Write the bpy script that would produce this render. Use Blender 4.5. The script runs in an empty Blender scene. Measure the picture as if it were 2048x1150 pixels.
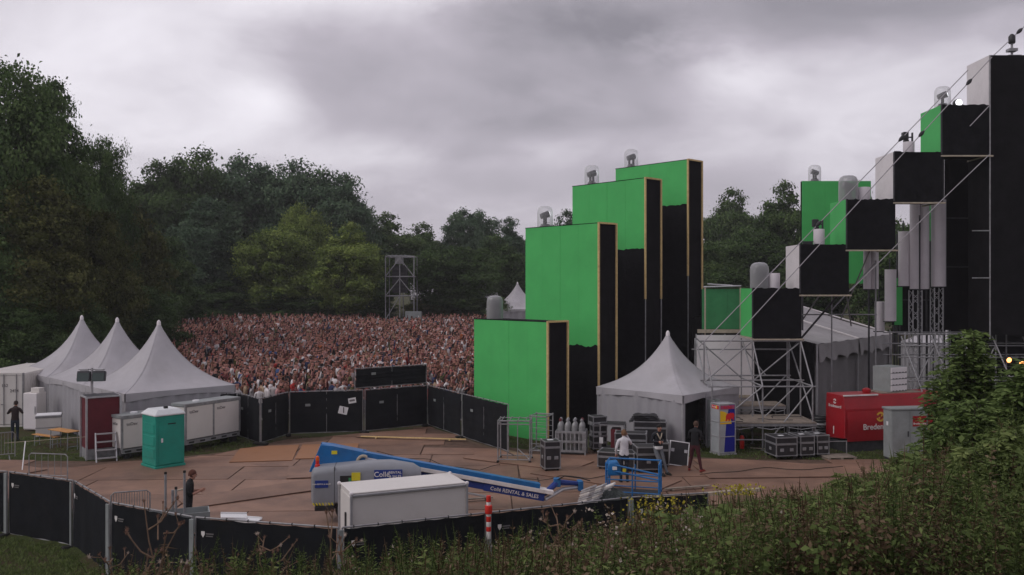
import bpy, math, random
import numpy as np
from mathutils import Vector, Matrix
random.seed(7)
S = bpy.context.scene
COL = S.collection
R = math.radians
# ------------------------------------------------------------------ camera
F, CH = 1750.0, 6.6                 # focal length in photo pixels, eye height above the yard
cam = bpy.data.objects.new('camera', bpy.data.cameras.new('camera'))
COL.objects.link(cam)
cam.location = (0, 0, CH)
cam.rotation_euler = (R(90), 0, 0)
cam.data.sensor_width = 36
cam.data.lens = 36 * F / 2048
cam.data.clip_end = 3000
S.camera = cam
# ------------------------------------------------------------------ sky
SUN_EL, SUN_AZ = R(42), R(245)       # azimuth clockwise from +Y (north)
world = bpy.data.worlds.new('World')
S.world = world
world.use_nodes = True
wn, wl = world.node_tree.nodes, world.node_tree.links
wn.clear()
wo = wn.new('ShaderNodeOutputWorld')
bg = wn.new('ShaderNodeBackground')
bg.inputs[1].default_value = 0.1
wl.new(bg.outputs[0], wo.inputs[0])
sky = wn.new('ShaderNodeTexSky')
sky.sky_type = 'NISHITA'
sky.sun_disc = False
sky.sun_elevation = SUN_EL
sky.sun_rotation = SUN_AZ


def wmath(op, a, b=None, c=None):
    n = wn.new('ShaderNodeMath')
    n.operation = op
    for i, q in enumerate((a, b, c)):
        if q is None:
            continue
        if isinstance(q, (int, float)):
            n.inputs[i].default_value = q
        else:
            wl.new(q, n.inputs[i])
    return n.outputs[0]


wtc = wn.new('ShaderNodeTexCoord')
wsep = wn.new('ShaderNodeSeparateXYZ')
wl.new(wtc.outputs['Generated'], wsep.inputs[0])
wx, wy, wz = wsep.outputs
up = wmath('MAXIMUM', wz, 0.0)
den = wmath('ADD', up, 0.30)
wcmb = wn.new('ShaderNodeCombineXYZ')
wl.new(wmath('DIVIDE', wx, den), wcmb.inputs[0])
wl.new(wmath('DIVIDE', wy, den), wcmb.inputs[1])
wcmb.inputs[2].default_value = 3.7


def wnoise(scale, detail, rough, dist):
    n = wn.new('ShaderNodeTexNoise')
    n.inputs['Scale'].default_value = scale
    n.inputs['Detail'].default_value = detail
    n.inputs['Roughness'].default_value = rough
    n.inputs['Distortion'].default_value = dist
    wl.new(wcmb.outputs[0], n.inputs['Vector'])
    return n.outputs[0]


az = wmath('ARCTAN2', wx, wy)
warp = wmath('SUBTRACT', wnoise(4.2, 6, 0.55, 0.2), 0.5)


def cloud(a0, e0, ra, re, soft=0.5):
    """a cloud bank: 1 in its heart, 0 outside, with a torn edge"""
    da = wmath('DIVIDE', wmath('SUBTRACT', az, a0), ra)
    de = wmath('DIVIDE', wmath('SUBTRACT', wz, e0), re)
    d = wmath('SQRT', wmath('ADD', wmath('MULTIPLY', da, da), wmath('MULTIPLY', de, de)))
    d = wmath('ADD', d, wmath('MULTIPLY', warp, 1.5))
    m = wn.new('ShaderNodeMapRange')
    m.interpolation_type = 'SMOOTHSTEP'
    m.inputs[1].default_value = 1 + soft
    m.inputs[2].default_value = 1 - soft
    wl.new(d, m.inputs[0])
    return m.outputs[0]


n1 = wnoise(2.3, 8, 0.55, 0.5)
base = wmath('ADD', 0.43, wmath('MULTIPLY', wmath('SUBTRACT', n1, 0.5), 0.46))
v = base
for a0, e0, ra, re, k, soft in [(-0.03, 0.235, 0.26, 0.080, -0.20, 0.40), (0.36, 0.33, 0.40, 0.085, -0.22, 0.35),
                                (-0.02, 0.09, 0.30, 0.05, -0.09, 0.7), (-0.52, 0.30, 0.46, 0.30, 0.17, 0.9),
                                (0.245, 0.215, 0.055, 0.035, 0.12, 0.8), (-0.275, 0.205, 0.035, 0.03, 0.14, 0.8),
                                (-0.16, 0.33, 0.15, 0.03, 0.12, 0.8),
                                (0.36, 0.20, 0.24, 0.06, 0.10, 0.9), (0.0, 0.155, 0.30, 0.018, 0.07, 0.8)]:
    v = wmath('ADD', v, wmath('MULTIPLY', cloud(a0, e0, ra, re, soft), k))
wr = wn.new('ShaderNodeValToRGB')
wl.new(v, wr.inputs[0])
wr.color_ramp.elements[0].position = 0.12
wr.color_ramp.elements[0].color = (0.285, 0.268, 0.305, 1)
wr.color_ramp.elements[1].position = 0.72
wr.color_ramp.elements[1].color = (1.0, 0.96, 1.03, 1)
e = wr.color_ramp.elements.new(0.42)
e.color = (0.55, 0.508, 0.572, 1)
wsc = wn.new('ShaderNodeVectorMath')
wsc.operation = 'SCALE'
wl.new(wr.outputs[0], wsc.inputs[0])
wsc.inputs['Scale'].default_value = 10.0
wmix = wn.new('ShaderNodeMix')
wmix.data_type = 'RGBA'
wmix.inputs[0].default_value = 0.95
wl.new(sky.outputs[0], wmix.inputs[6])
wl.new(wsc.outputs[0], wmix.inputs[7])
wl.new(wmix.outputs[2], bg.inputs[0])
# ------------------------------------------------------------------ sun behind the cloud
sun = bpy.data.objects.new('sun', bpy.data.lights.new('sun', 'SUN'))
COL.objects.link(sun)
sun.data.energy = 1.0
sun.data.angle = R(32)
sun.data.color = (1.0, 0.965, 0.93)
sd = Vector((math.sin(SUN_AZ) * math.cos(SUN_EL), math.cos(SUN_AZ) * math.cos(SUN_EL), math.sin(SUN_EL)))
sun.rotation_euler = sd.to_track_quat('Z', 'Y').to_euler()
sun.location = (-30, -20, 60)
# ------------------------------------------------------------------ exposure
S.view_settings.view_transform = 'Standard'
S.view_settings.look = 'None'
S.view_settings.exposure = 0.0
S.view_settings.gamma = 1.0
S.render.engine = 'CYCLES'
S.cycles.use_denoising = True
S.cycles.max_bounces = 6
S.cycles.transparent_max_bounces = 12


# ------------------------------------------------------------------ helpers
def P(px, py, D):
    return Vector(((px - 1024) / F * D, D, CH - (py - 575) / F * D))


def G(px, py, z=0.0):
    D = (CH - z) * F / (py - 575)
    return Vector(((px - 1024) / F * D, D, z))


def X(px, D):
    return (px - 1024) / F * D


def Zy(py, D):
    return CH - (py - 575) / F * D


def L(r, g, b):
    def f(c):
        c /= 255
        return c / 12.92 if c <= 0.04045 else ((c + 0.055) / 1.055) ** 2.4
    return (f(r), f(g), f(b))


def new_mat(name):
    m = bpy.data.materials.new(name)
    m.use_nodes = True
    nt = m.node_tree
    return m, nt, nt.nodes['Principled BSDF']


def mat(name, col, rough=0.75, metal=0.0, var=0.18, scale=2.5, bump=0.0, bscale=30.0, spec=0.3, grime=0.0, gcol=(0.05, 0.045, 0.035),
        gscale=1.2, rnd=0.0):
    m, nt, b = new_mat(name)
    n, l = nt.nodes, nt.links
    geo = n.new('ShaderNodeNewGeometry')
    no = n.new('ShaderNodeTexNoise')
    no.inputs['Scale'].default_value = scale
    no.inputs['Detail'].default_value = 6
    no.inputs['Roughness'].default_value = 0.62
    l.new(geo.outputs['Position'], no.inputs['Vector'])
    mr = n.new('ShaderNodeMapRange')
    mr.inputs[1].default_value, mr.inputs[2].default_value = 0.28, 0.72
    mr.inputs[3].default_value, mr.inputs[4].default_value = 1 - var, 1 + var
    l.new(no.outputs[0], mr.inputs[0])
    mul = n.new('ShaderNodeVectorMath')
    mul.operation = 'SCALE'
    mul.inputs[0].default_value = col
    val = mr.outputs[0]
    if rnd:
        oi = n.new('ShaderNodeObjectInfo')
        m2 = n.new('ShaderNodeMapRange')
        m2.inputs[3].default_value, m2.inputs[4].default_value = 1 - rnd, 1 + rnd
        l.new(oi.outputs['Random'], m2.inputs[0])
        mm = n.new('ShaderNodeMath')
        mm.operation = 'MULTIPLY'
        l.new(val, mm.inputs[0])
        l.new(m2.outputs[0], mm.inputs[1])
        val = mm.outputs[0]
    l.new(val, mul.inputs['Scale'])
    out = mul.outputs[0]
    if grime:
        g = n.new('ShaderNodeTexNoise')
        g.inputs['Scale'].default_value = gscale
        g.inputs['Detail'].default_value = 8
        g.inputs['Roughness'].default_value = 0.7
        l.new(geo.outputs['Position'], g.inputs['Vector'])
        gr = n.new('ShaderNodeMapRange')
        gr.inputs[1].default_value, gr.inputs[2].default_value = 0.48, 0.72
        gr.inputs[3].default_value, gr.inputs[4].default_value = 0, grime
        l.new(g.outputs[0], gr.inputs[0])
        mx = n.new('ShaderNodeMix')
        mx.data_type = 'RGBA'
        l.new(gr.outputs[0], mx.inputs[0])
        l.new(out, mx.inputs[6])
        mx.inputs[7].default_value = (*gcol, 1)
        out = mx.outputs[2]
    l.new(out, b.inputs['Base Color'])
    b.inputs['Roughness'].default_value = rough
    b.inputs['Metallic'].default_value = metal
    b.inputs['Specular IOR Level'].default_value = spec
    if bump:
        bn = n.new('ShaderNodeTexNoise')
        bn.inputs['Scale'].default_value = bscale
        bn.inputs['Detail'].default_value = 5
        l.new(geo.outputs['Position'], bn.inputs['Vector'])
        bp = n.new('ShaderNodeBump')
        bp.inputs['Strength'].default_value = bump
        bp.inputs['Distance'].default_value = 0.05
        l.new(bn.outputs[0], bp.inputs['Height'])
        l.new(bp.outputs[0], b.inputs['Normal'])
    return m


def emit_mat(name, col, strength):
    m, nt, b = new_mat(name)
    b.inputs['Base Color'].default_value = (*col, 1)
    b.inputs['Emission Color'].default_value = (*col, 1)
    b.inputs['Emission Strength'].default_value = strength
    return m


class MB:
    def __init__(s):
        s.v, s.f, s.m = [], [], []

    def add(s, verts, faces, mi=0):
        o = len(s.v)
        s.v += [tuple(p) for p in verts]
        s.f += [tuple(i + o for i in f) for f in faces]
        s.m += [mi] * len(faces)
        return s

    def box(s, c, d, M=None, mi=0):
        c, h = Vector(c), Vector(d) / 2
        vs = [Vector((sx * h.x, sy * h.y, sz * h.z)) for sz in (-1, 1) for sy in (-1, 1) for sx in (-1, 1)]
        vs = [(M @ q if M else q) + c for q in vs]
        return s.add(vs, [(0, 2, 3, 1), (4, 5, 7, 6), (0, 1, 5, 4), (2, 6, 7, 3), (0, 4, 6, 2), (1, 3, 7, 5)], mi)

    def b2(s, a, b, mi=0):
        return s.box([(a[i] + b[i]) / 2 for i in range(3)], [abs(b[i] - a[i]) for i in range(3)], None, mi)

    def path(s, pts, r, n=8, mi=0, cap=True):
        pts = [Vector(p) for p in pts]
        rr = r if isinstance(r, (list, tuple)) else [r] * len(pts)
        o = len(s.v)
        prev = None
        for i, p in enumerate(pts):
            t = (pts[min(i + 1, len(pts) - 1)] - pts[max(i - 1, 0)]).normalized()
            a = Vector((0, 0, 1)) if abs(t.z) < 0.9 else Vector((1, 0, 0))
            u = t.cross(a).normalized()
            if prev is not None:
                u = (prev - t * prev.dot(t)).normalized()
            prev = u
            w = t.cross(u)
            for k in range(n):
                q = 2 * math.pi * k / n
                s.v.append(tuple(p + (u * math.cos(q) + w * math.sin(q)) * rr[i]))
        nf = 0
        for i in range(len(pts) - 1):
            for k in range(n):
                a0, b0 = o + i * n + k, o + i * n + (k + 1) % n
                s.f.append((a0, b0, b0 + n, a0 + n))
                nf += 1
        if cap:
            s.f.append(tuple(o + k for k in range(n))[::-1])
            s.f.append(tuple(o + (len(pts) - 1) * n + k for k in range(n)))
            nf += 2
        s.m += [mi] * nf
        return s

    def tube(s, a, b, r, n=8, r1=None, mi=0):
        return s.path([a, b], [r, r if r1 is None else r1], n, mi)

    def lathe(s, prof, n=20, c=(0, 0, 0), mi=0, M=None):
        c = Vector(c)
        o = len(s.v)
        for r, z in prof:
            for k in range(n):
                q = 2 * math.pi * k / n
                p = Vector((r * math.cos(q), r * math.sin(q), z))
                s.v.append(tuple((M @ p if M else p) + c))
        nf = 0
        for i in range(len(prof) - 1):
            for k in range(n):
                a0, b0 = o + i * n + k, o + i * n + (k + 1) % n
                s.f.append((a0, b0, b0 + n, a0 + n))
                nf += 1
        s.f.append(tuple(o + k for k in range(n))[::-1])
        s.f.append(tuple(o + (len(prof) - 1) * n + k for k in range(n)))
        s.m += [mi] * (nf + 2)
        return s

    def prism(s, poly, d, M, mi=0):
        """poly in local xy, extruded d along local z, mapped with M"""
        n = len(poly)
        vs = [M @ Vector((x, y, 0)) for x, y in poly] + [M @ Vector((x, y, d)) for x, y in poly]
        fs = [tuple(range(n))[::-1], tuple(range(n, 2 * n))]
        fs += [(i, (i + 1) % n, n + (i + 1) % n, n + i) for i in range(n)]
        return s.add(vs, fs, mi)

    def grid(s, fn, nu, nv, mi=0):
        o = len(s.v)
        for j in range(nv + 1):
            for i in range(nu + 1):
                s.v.append(tuple(fn(i / nu, j / nv)))
        for j in range(nv):
            for i in range(nu):
                a = o + j * (nu + 1) + i
                s.f.append((a, a + 1, a + nu + 2, a + nu + 1))
                s.m.append(mi)
        return s

    def mesh(s, name, mats, smooth=False, ang=40):
        me = bpy.data.meshes.new(name)
        me.from_pydata(s.v, [], s.f)
        for m in (mats if isinstance(mats, (list, tuple)) else [mats]):
            me.materials.append(m)
        me.polygons.foreach_set('material_index', s.m)
        if smooth:
            me.polygons.foreach_set('use_smooth', [True] * len(s.f))
            me.set_sharp_from_angle(angle=R(ang))
        me.update()
        return me

    def obj(s, name, mats, parent=None, smooth=False, bevel=0.0, ang=40, loc=None):
        return put(name, s.mesh(name, mats, smooth, ang), parent, loc, bevel)


def put(name, me, parent=None, loc=None, bevel=0.0):
    o = bpy.data.objects.new(name, me)
    COL.objects.link(o)
    if parent is not None:
        o.parent = parent
    if loc is not None:
        o.location = loc
    if bevel:
        bm = o.modifiers.new('bevel', 'BEVEL')
        bm.width = bevel
        bm.segments = 2
        bm.limit_method = 'ANGLE'
    return o


def tag(o, label, cat, group=None):
    o['label'] = label
    o['category'] = cat
    if group:
        o['group'] = group
    return o


def thing(name, label, cat, loc=(0, 0, 0), rz=0.0, group=None):
    o = bpy.data.objects.new(name, None)
    COL.objects.link(o)
    o.location = loc
    o.rotation_euler = (0, 0, rz)
    o.empty_display_size = 0.2
    return tag(o, label, cat, group)


def kind(o, k):
    o['kind'] = k
    return o


_unit = {}


def unit(shape, m):
    key = (shape, m.name)
    if key not in _unit:
        mb = MB()
        if shape == 'cyl':
            mb.tube((0, 0, 0), (0, 0, 1), 1.0, 10)
            _unit[key] = mb.mesh('rod', m, True)
        else:
            mb.box((0, 0, 0), (1, 1, 1))
            _unit[key] = mb.mesh('bar', m)
    return _unit[key]


def rod(parent, name, a, b, r, m):
    a, b = Vector(a), Vector(b)
    o = put(name, unit('cyl', m), parent)
    d = b - a
    o.rotation_mode = 'QUATERNION'
    o.rotation_quaternion = d.to_track_quat('Z', 'Y')
    o.location = a
    o.scale = (r, r, d.length)
    return o


def bar(parent, name, c, d, m, rz=0.0):
    o = put(name, unit('box', m), parent)
    o.location = c
    o.scale = d
    o.rotation_euler = (0, 0, rz)
    return o


def beam(parent, name, a, b, w, h, m):
    """square-section batten from a to b"""
    a, b = Vector(a), Vector(b)
    o = put(name, unit('box', m), parent)
    d = b - a
    o.rotation_mode = 'QUATERNION'
    o.rotation_quaternion = d.to_track_quat('Y', 'Z') if abs(d.normalized().z) < 0.95 else d.to_track_quat('Z', 'Y')
    o.location = (a + b) / 2
    o.scale = (w, d.length, h) if abs(d.normalized().z) < 0.95 else (w, h, d.length)
    return o


_txt = {}


def text_mesh(s):
    if s not in _txt:
        cu = bpy.data.curves.new('lettering', 'FONT')
        cu.body = s
        cu.align_x = 'CENTER'
        cu.align_y = 'CENTER'
        cu.extrude = 0.004
        cu.resolution_u = 3
        cu.offset = 0.008
        ob = bpy.data.objects.new('lettering', cu)
        COL.objects.link(ob)
        dg = bpy.context.evaluated_depsgraph_get()
        me = bpy.data.meshes.new_from_object(ob.evaluated_get(dg))
        bpy.data.objects.remove(ob)
        _txt[s] = me
    return _txt[s]


def text(parent, name, s, size, m, loc, rot):
    me = text_mesh(s).copy()
    me.materials.clear()
    me.materials.append(m)
    o = put(name, me, parent, loc)
    o.rotation_euler = rot
    o.scale = (size, size, 1)
    return o


def copy_tree(o, parent=None):
    c = o.copy()
    COL.objects.link(c)
    c.parent = parent
    for ch in list(o.children):
        copy_tree(ch, c)
    return c


for _s in ('4333', 'Bredenoord', 'Collé', 'RENTAL', '& SALES', 'Collé RENTAL & SALES', 'toDev', '1', '162', '2454', 'Red Bull'):
    text_mesh(_s)

# ------------------------------------------------------------------ materials
M = {}
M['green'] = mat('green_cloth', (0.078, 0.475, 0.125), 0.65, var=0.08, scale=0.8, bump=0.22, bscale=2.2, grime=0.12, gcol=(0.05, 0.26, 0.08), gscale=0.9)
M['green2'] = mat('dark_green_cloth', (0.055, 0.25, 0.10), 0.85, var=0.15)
M['black'] = mat('black_cloth', (0.0065, 0.006, 0.007), 0.95, var=0.5, scale=1.6, bump=0.25, bscale=3, spec=0.15)
M['black2'] = mat('black_mesh_cloth', (0.0075, 0.0075, 0.009), 0.9, var=0.4, scale=3, bump=0.2, bscale=6, spec=0.12)
M['fencecloth'] = mat('fence_cloth', (0.0095, 0.011, 0.0135), 0.85, var=0.35, scale=2, bump=0.2, bscale=5, spec=0.15, grime=0.4, gcol=(0.02, 0.019, 0.018))
M['wood'] = mat('batten_pine', (0.66, 0.48, 0.22), 0.8, var=0.22, scale=9, grime=0.4, gcol=(0.30, 0.20, 0.09))
M['palewood'] = mat('pale_batten', (0.42, 0.36, 0.28), 0.8, var=0.25, scale=9)
M['greywood'] = mat('grey_deck', (0.27, 0.225, 0.185), 0.85, var=0.25, scale=5, grime=0.6)
M['white'] = mat('white_panel', (0.74, 0.70, 0.71), 0.6, var=0.05, scale=1.5, grime=0.18, gcol=(0.4, 0.36, 0.34), bump=0.05, bscale=2)
M['whitebox'] = mat('white_sandwich_panel', (0.66, 0.63, 0.60), 0.5, var=0.05, scale=1, grime=0.22, gcol=(0.42, 0.37, 0.32), gscale=0.9)
M['tent'] = mat('tent_pvc', (0.42, 0.405, 0.425), 0.6, var=0.10, scale=0.9, grime=0.45, gcol=(0.30, 0.28, 0.28), gscale=0.7, bump=0.08, bscale=2)
M['tentwall'] = mat('tent_wall_pvc', (0.34, 0.33, 0.35), 0.65, var=0.1, scale=1.2, grime=0.3, gcol=(0.2, 0.185, 0.18), bump=0.08, bscale=3)
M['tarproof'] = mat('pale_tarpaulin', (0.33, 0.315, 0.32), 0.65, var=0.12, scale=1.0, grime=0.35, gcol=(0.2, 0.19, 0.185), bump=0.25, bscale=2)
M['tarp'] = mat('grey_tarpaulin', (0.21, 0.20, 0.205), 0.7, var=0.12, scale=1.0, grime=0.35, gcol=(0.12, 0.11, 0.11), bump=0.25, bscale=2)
M['steel'] = mat('galvanised_steel', (0.27, 0.265, 0.275), 0.5, 0.35, var=0.25, scale=6, grime=0.4, gcol=(0.2, 0.18, 0.16))
M['dullsteel'] = mat('dull_steel', (0.30, 0.30, 0.31), 0.55, 0.3, var=0.25, scale=6, grime=0.5, gcol=(0.12, 0.1, 0.09))
M['alu'] = mat('aluminium', (0.48, 0.475, 0.49), 0.45, 0.5, var=0.15, scale=5)
M['trim'] = mat('case_trim', (0.27, 0.27, 0.28), 0.45, 0.4, var=0.2, scale=5)
M['darksteel'] = mat('dark_steel', (0.05, 0.05, 0.055), 0.5, 0.3, var=0.3, scale=6)
M['blackplastic'] = mat('black_plastic', (0.02, 0.02, 0.022), 0.45, var=0.3, scale=5, spec=0.4)
M['caseblack'] = mat('case_laminate', (0.022, 0.021, 0.024), 0.45, var=0.3, scale=4, spec=0.4, grime=0.35, gcol=(0.07, 0.06, 0.055))
M['rubber'] = mat('rubber', (0.02, 0.019, 0.018), 0.85, var=0.3)
M['blue'] = mat('lift_blue', (0.012, 0.14, 0.38), 0.4, var=0.16, scale=2, spec=0.5, grime=0.35, gcol=(0.04, 0.06, 0.09))
M['navy'] = mat('decal_navy', (0.02, 0.045, 0.22), 0.5, var=0.1)
M['liftgrey'] = mat('lift_grey', (0.24, 0.25, 0.275), 0.45, var=0.08, scale=1.5, spec=0.4, grime=0.3, gcol=(0.17, 0.16, 0.15))
M['teal'] = mat('toilet_teal', (0.012, 0.27, 0.20), 0.5, var=0.12, scale=1.5, spec=0.4, grime=0.4, gcol=(0.03, 0.16, 0.13))
M['maroon'] = mat('kiosk_maroon', (0.115, 0.014, 0.022), 0.6, var=0.2, scale=2)
M['red'] = mat('generator_red', (0.33, 0.007, 0.014), 0.4, var=0.12, scale=1.5, spec=0.5, grime=0.3, gcol=(0.2, 0.012, 0.015))
M['safetyred'] = mat('safety_red', (0.62, 0.03, 0.02), 0.5, var=0.1)
M['yellow'] = mat('warning_yellow', (0.65, 0.55, 0.03), 0.6, var=0.1)
M['orange'] = mat('beacon_orange', (0.75, 0.13, 0.02), 0.4, var=0.1)
M['paper'] = mat('paper_white', (0.72, 0.72, 0.73), 0.7, var=0.05)
M['inkblack'] = mat('ink_black', (0.02, 0.02, 0.02), 0.7)
M['inkgrey'] = mat('ink_grey', (0.16, 0.15, 0.15), 0.7)
M['inkwhite'] = mat('ink_white', (0.72, 0.68, 0.66), 0.6)
M['inkyellow'] = mat('ink_yellow', (0.70, 0.42, 0.06), 0.6)
M['cabgrey'] = mat('cabinet_grey', (0.26, 0.28, 0.28), 0.5, var=0.15, scale=2, grime=0.4, gcol=(0.14, 0.14, 0.12))
M['rope'] = mat('rope_grey', (0.36, 0.34, 0.36), 0.8)
M['bench'] = mat('bench_pine', (0.50, 0.25, 0.085), 0.6, var=0.2, scale=7)
M['bark'] = mat('bark', (0.055, 0.045, 0.035), 0.95, var=0.4, scale=6, bump=0.5, bscale=10)
M['cylgrey'] = mat('cylinder_grey', (0.27, 0.27, 0.27), 0.4, 0.2, var=0.2, scale=5)
M['dullwhite'] = mat('dull_white_column', (0.66, 0.62, 0.65), 0.6, var=0.06, scale=2)
M['lens'] = emit_mat('lit_lens', (0.95, 0.97, 1.0), 2.2)
M['warmlens'] = emit_mat('lit_warm_lens', (1.0, 0.36, 0.10), 5.0)


def dome_mat(name, clear, col=0.75):
    m, nt, b = new_mat(name)
    n, l = nt.nodes, nt.links
    b.inputs['Base Color'].default_value = (col, col * 1.01, col * 1.03, 1)
    b.inputs['Roughness'].default_value = 0.15
    tr = n.new('ShaderNodeBsdfTransparent')
    mx = n.new('ShaderNodeMixShader')
    lw = n.new('ShaderNodeLayerWeight')
    lw.inputs[0].default_value = 0.45
    ad = n.new('ShaderNodeMapRange')
    ad.inputs[3].default_value, ad.inputs[4].default_value = 1 - clear, min(1, 1.5 - clear)
    l.new(lw.outputs['Facing'], ad.inputs[0])
    l.new(ad.outputs[0], mx.inputs[0])
    l.new(tr.outputs[0], mx.inputs[1])
    l.new(b.outputs[0], mx.inputs[2])
    l.new(mx.outputs[0], n['Material Output'].inputs[0])
    return m


M['dome'] = dome_mat('clear_dome', 0.80)
M['frosted'] = dome_mat('misted_dome', 0.50, 0.36)

# ================================================================== the ground
FENCE = [(-22.0, 27.2), (-18.6, 26.3), (-14.5, 25.2), (-12.0, 24.0), (-9.9, 21.6), (-7.34, 20.2), (-3.79, 19.3), (-0.577, 20.6), (2.98, 22.1), (5.1, 22.6)]
_fx, _fy = [p[0] for p in FENCE], [p[1] for p in FENCE]
FZ = -0.55


def fence_y(x):
    return np.interp(x, _fx + [10, 16], _fy + [26.6, 28.0])


def ground(x, y):
    x, y = np.asarray(x, float), np.asarray(y, float)
    rise = np.interp(y, [46, 95, 140, 400], [0, 2.0, 3.2, 6.0])
    d = y - fence_y(x)
    dip = np.interp(d, [-0.2, 1.2], [FZ, 0.0])
    right = np.clip((x - 4.0) / 4.0, 0, 1)
    base = rise + dip * (1 - right)
    e = y - 0.7 * np.maximum(x + 2, 0) * np.clip(y / 10, 0, 1) + 0.35 * np.maximum(-2 - x, 0)
    e = np.maximum(e, 0.25 * y)
    bank = np.interp(e, [-200, 0, 5, 9, 13, 18.5, 22], [5.2, 5.0, 4.1, 2.75, 1.05, -0.62, -1.5])
    lump = 0.12 * np.sin(x * 1.7 + y * 0.6) * np.sin(y * 1.3 - x * 0.4)
    far = np.interp(y, [26, 30], [1, 0])
    return np.maximum(base, bank * far - 3 * (1 - far) + lump * np.clip(bank, 0, 1))


def gz(x, y):
    return float(ground(x, y))


def axis(lo, hi, fine_lo, fine_hi, step, grow=1.25):
    a = list(np.arange(fine_lo, fine_hi + 1e-6, step))
    s, q = step, fine_hi
    while q < hi:
        s *= grow
        q += s
        a.append(q)
    s, q = step, fine_lo
    while q > lo:
        s *= grow
        q -= s
        a.insert(0, q)
    return np.array(a)


gx, gy = axis(-900, 900, -26, 22, 0.5), axis(-60, 1500, -2, 50, 0.5)
GX, GY = np.meshgrid(gx, gy)
GZ = ground(GX, GY)
nx, ny = len(gx), len(gy)
idx = np.arange(nx * ny).reshape(ny, nx)
quads = np.stack([idx[:-1, :-1], idx[:-1, 1:], idx[1:, 1:], idx[1:, :-1]], -1).reshape(-1, 4)
me = bpy.data.meshes.new('ground')
me.from_pydata(np.stack([GX.ravel(), GY.ravel(), GZ.ravel()], -1).tolist(), [], quads.tolist())
me.polygons.foreach_set('use_smooth', [True] * len(quads))
mg, nt, b = new_mat('grass_and_soil')
n, l = nt.nodes, nt.links
geo = n.new('ShaderNodeNewGeometry')


def tnoise(scale, detail=6, rough=0.6):
    t = n.new('ShaderNodeTexNoise')
    t.inputs['Scale'].default_value = scale
    t.inputs['Detail'].default_value = detail
    t.inputs['Roughness'].default_value = rough
    l.new(geo.outputs['Position'], t.inputs['Vector'])
    return t.outputs[0]


r1 = n.new('ShaderNodeValToRGB')
l.new(tnoise(14, 8, 0.7), r1.inputs[0])
r1.color_ramp.elements[0].position, r1.color_ramp.elements[0].color = 0.3, (0.018, 0.026, 0.008, 1)
r1.color_ramp.elements[1].position, r1.color_ramp.elements[1].color = 0.72, (0.075, 0.092, 0.030, 1)
r2 = n.new('ShaderNodeValToRGB')
l.new(tnoise(22, 8, 0.7), r2.inputs[0])
r2.color_ramp.elements[0].position, r2.color_ramp.elements[0].color = 0.3, (0.040, 0.026, 0.017, 1)
r2.color_ramp.elements[1].position, r2.color_ramp.elements[1].color = 0.7, (0.115, 0.080, 0.055, 1)
mr = n.new('ShaderNodeMapRange')
mr.inputs[1].default_value, mr.inputs[2].default_value = 0.47, 0.63
l.new(tnoise(0.55, 6, 0.65), mr.inputs[0])
mx = n.new('ShaderNodeMix')
mx.data_type = 'RGBA'
l.new(mr.outputs[0], mx.inputs[0])
l.new(r1.outputs[0], mx.inputs[6])
l.new(r2.outputs[0], mx.inputs[7])
l.new(mx.outputs[2], b.inputs['Base Color'])
b.inputs['Roughness'].default_value = 0.95
b.inputs['Specular IOR Level'].default_value = 0.1
bp = n.new('ShaderNodeBump')
bp.inputs['Strength'].default_value = 0.6
bp.inputs['Distance'].default_value = 0.08
l.new(tnoise(30, 8, 0.7), bp.inputs['Height'])
l.new(bp.outputs[0], b.inputs['Normal'])
me.materials.append(mg)
kind(put('ground', me), 'structure')

# ------------------------------------------------------------------ the yard of road plates
M['dirt'] = mat('trodden_soil', (0.115, 0.072, 0.052), 0.95, var=0.4, scale=3, bump=0.5, bscale=12)
M['plate'] = mat('road_plate_brown', (0.225, 0.132, 0.092), 0.6, var=0.20, scale=0.9, grime=0.75, gcol=(0.10, 0.058, 0.045), gscale=0.42, rnd=0.17, bump=0.15, bscale=18)
M['ply'] = mat('new_plywood', (0.31, 0.15, 0.075), 0.65, var=0.18, scale=1.2, grime=0.6, gcol=(0.20, 0.105, 0.065), rnd=0.12)
YARD = [(-26.0, 28.6), (-19, 27.7), (-14.5, 26.7), (-11.6, 25.4), (-9.4, 22.9), (-7.2, 21.5), (-3.8, 20.6), (-0.5, 21.9), (3.0, 23.5), (6.5, 25.6), (10.5, 27.4), (16.0, 28.6),
        (16.0, 33.4), (8.6, 33.5), (6.7, 34.2), (3.4, 35.4), (0.6, 35.6), (-1.0, 36.8), (-3.9, 41.3), (-6.8, 39.4), (-9.8, 38.0), (-10.6, 36.4), (-11.6, 35.0), (-13.9, 33.4), (-15.6, 33.2), (-26, 33.6)]


def inside(x, y, poly=YARD):
    c = False
    for i in range(len(poly)):
        (x0, y0), (x1, y1) = poly[i - 1], poly[i]
        if (y0 > y) != (y1 > y) and x < (x1 - x0) * (y - y0) / (y1 - y0) + x0:
            c = not c
    return c


mb = MB()
mb.add([(x, y, 0.006) for x, y in YARD], [tuple(range(len(YARD)))])
yard = kind(mb.obj('yard_floor', M['dirt']), 'structure')


def clip_poly(poly, clip):
    """Sutherland-Hodgman; clip is convex and counter-clockwise"""
    out = poly
    for i in range(len(clip)):
        a, bb = clip[i - 1], clip[i]
        inp, out = out, []
        for j in range(len(inp)):
            p, q = inp[j - 1], inp[j]
            sp = (bb[0] - a[0]) * (p[1] - a[1]) - (bb[1] - a[1]) * (p[0] - a[0])
            sq = (bb[0] - a[0]) * (q[1] - a[1]) - (bb[1] - a[1]) * (q[0] - a[0])
            if (sp >= 0) != (sq >= 0):
                t = sp / (sp - sq)
                out.append((p[0] + t * (q[0] - p[0]), p[1] + t * (q[1] - p[1])))
            if sq >= 0:
                out.append(q)
        if not out:
            return []
    return out


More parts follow.
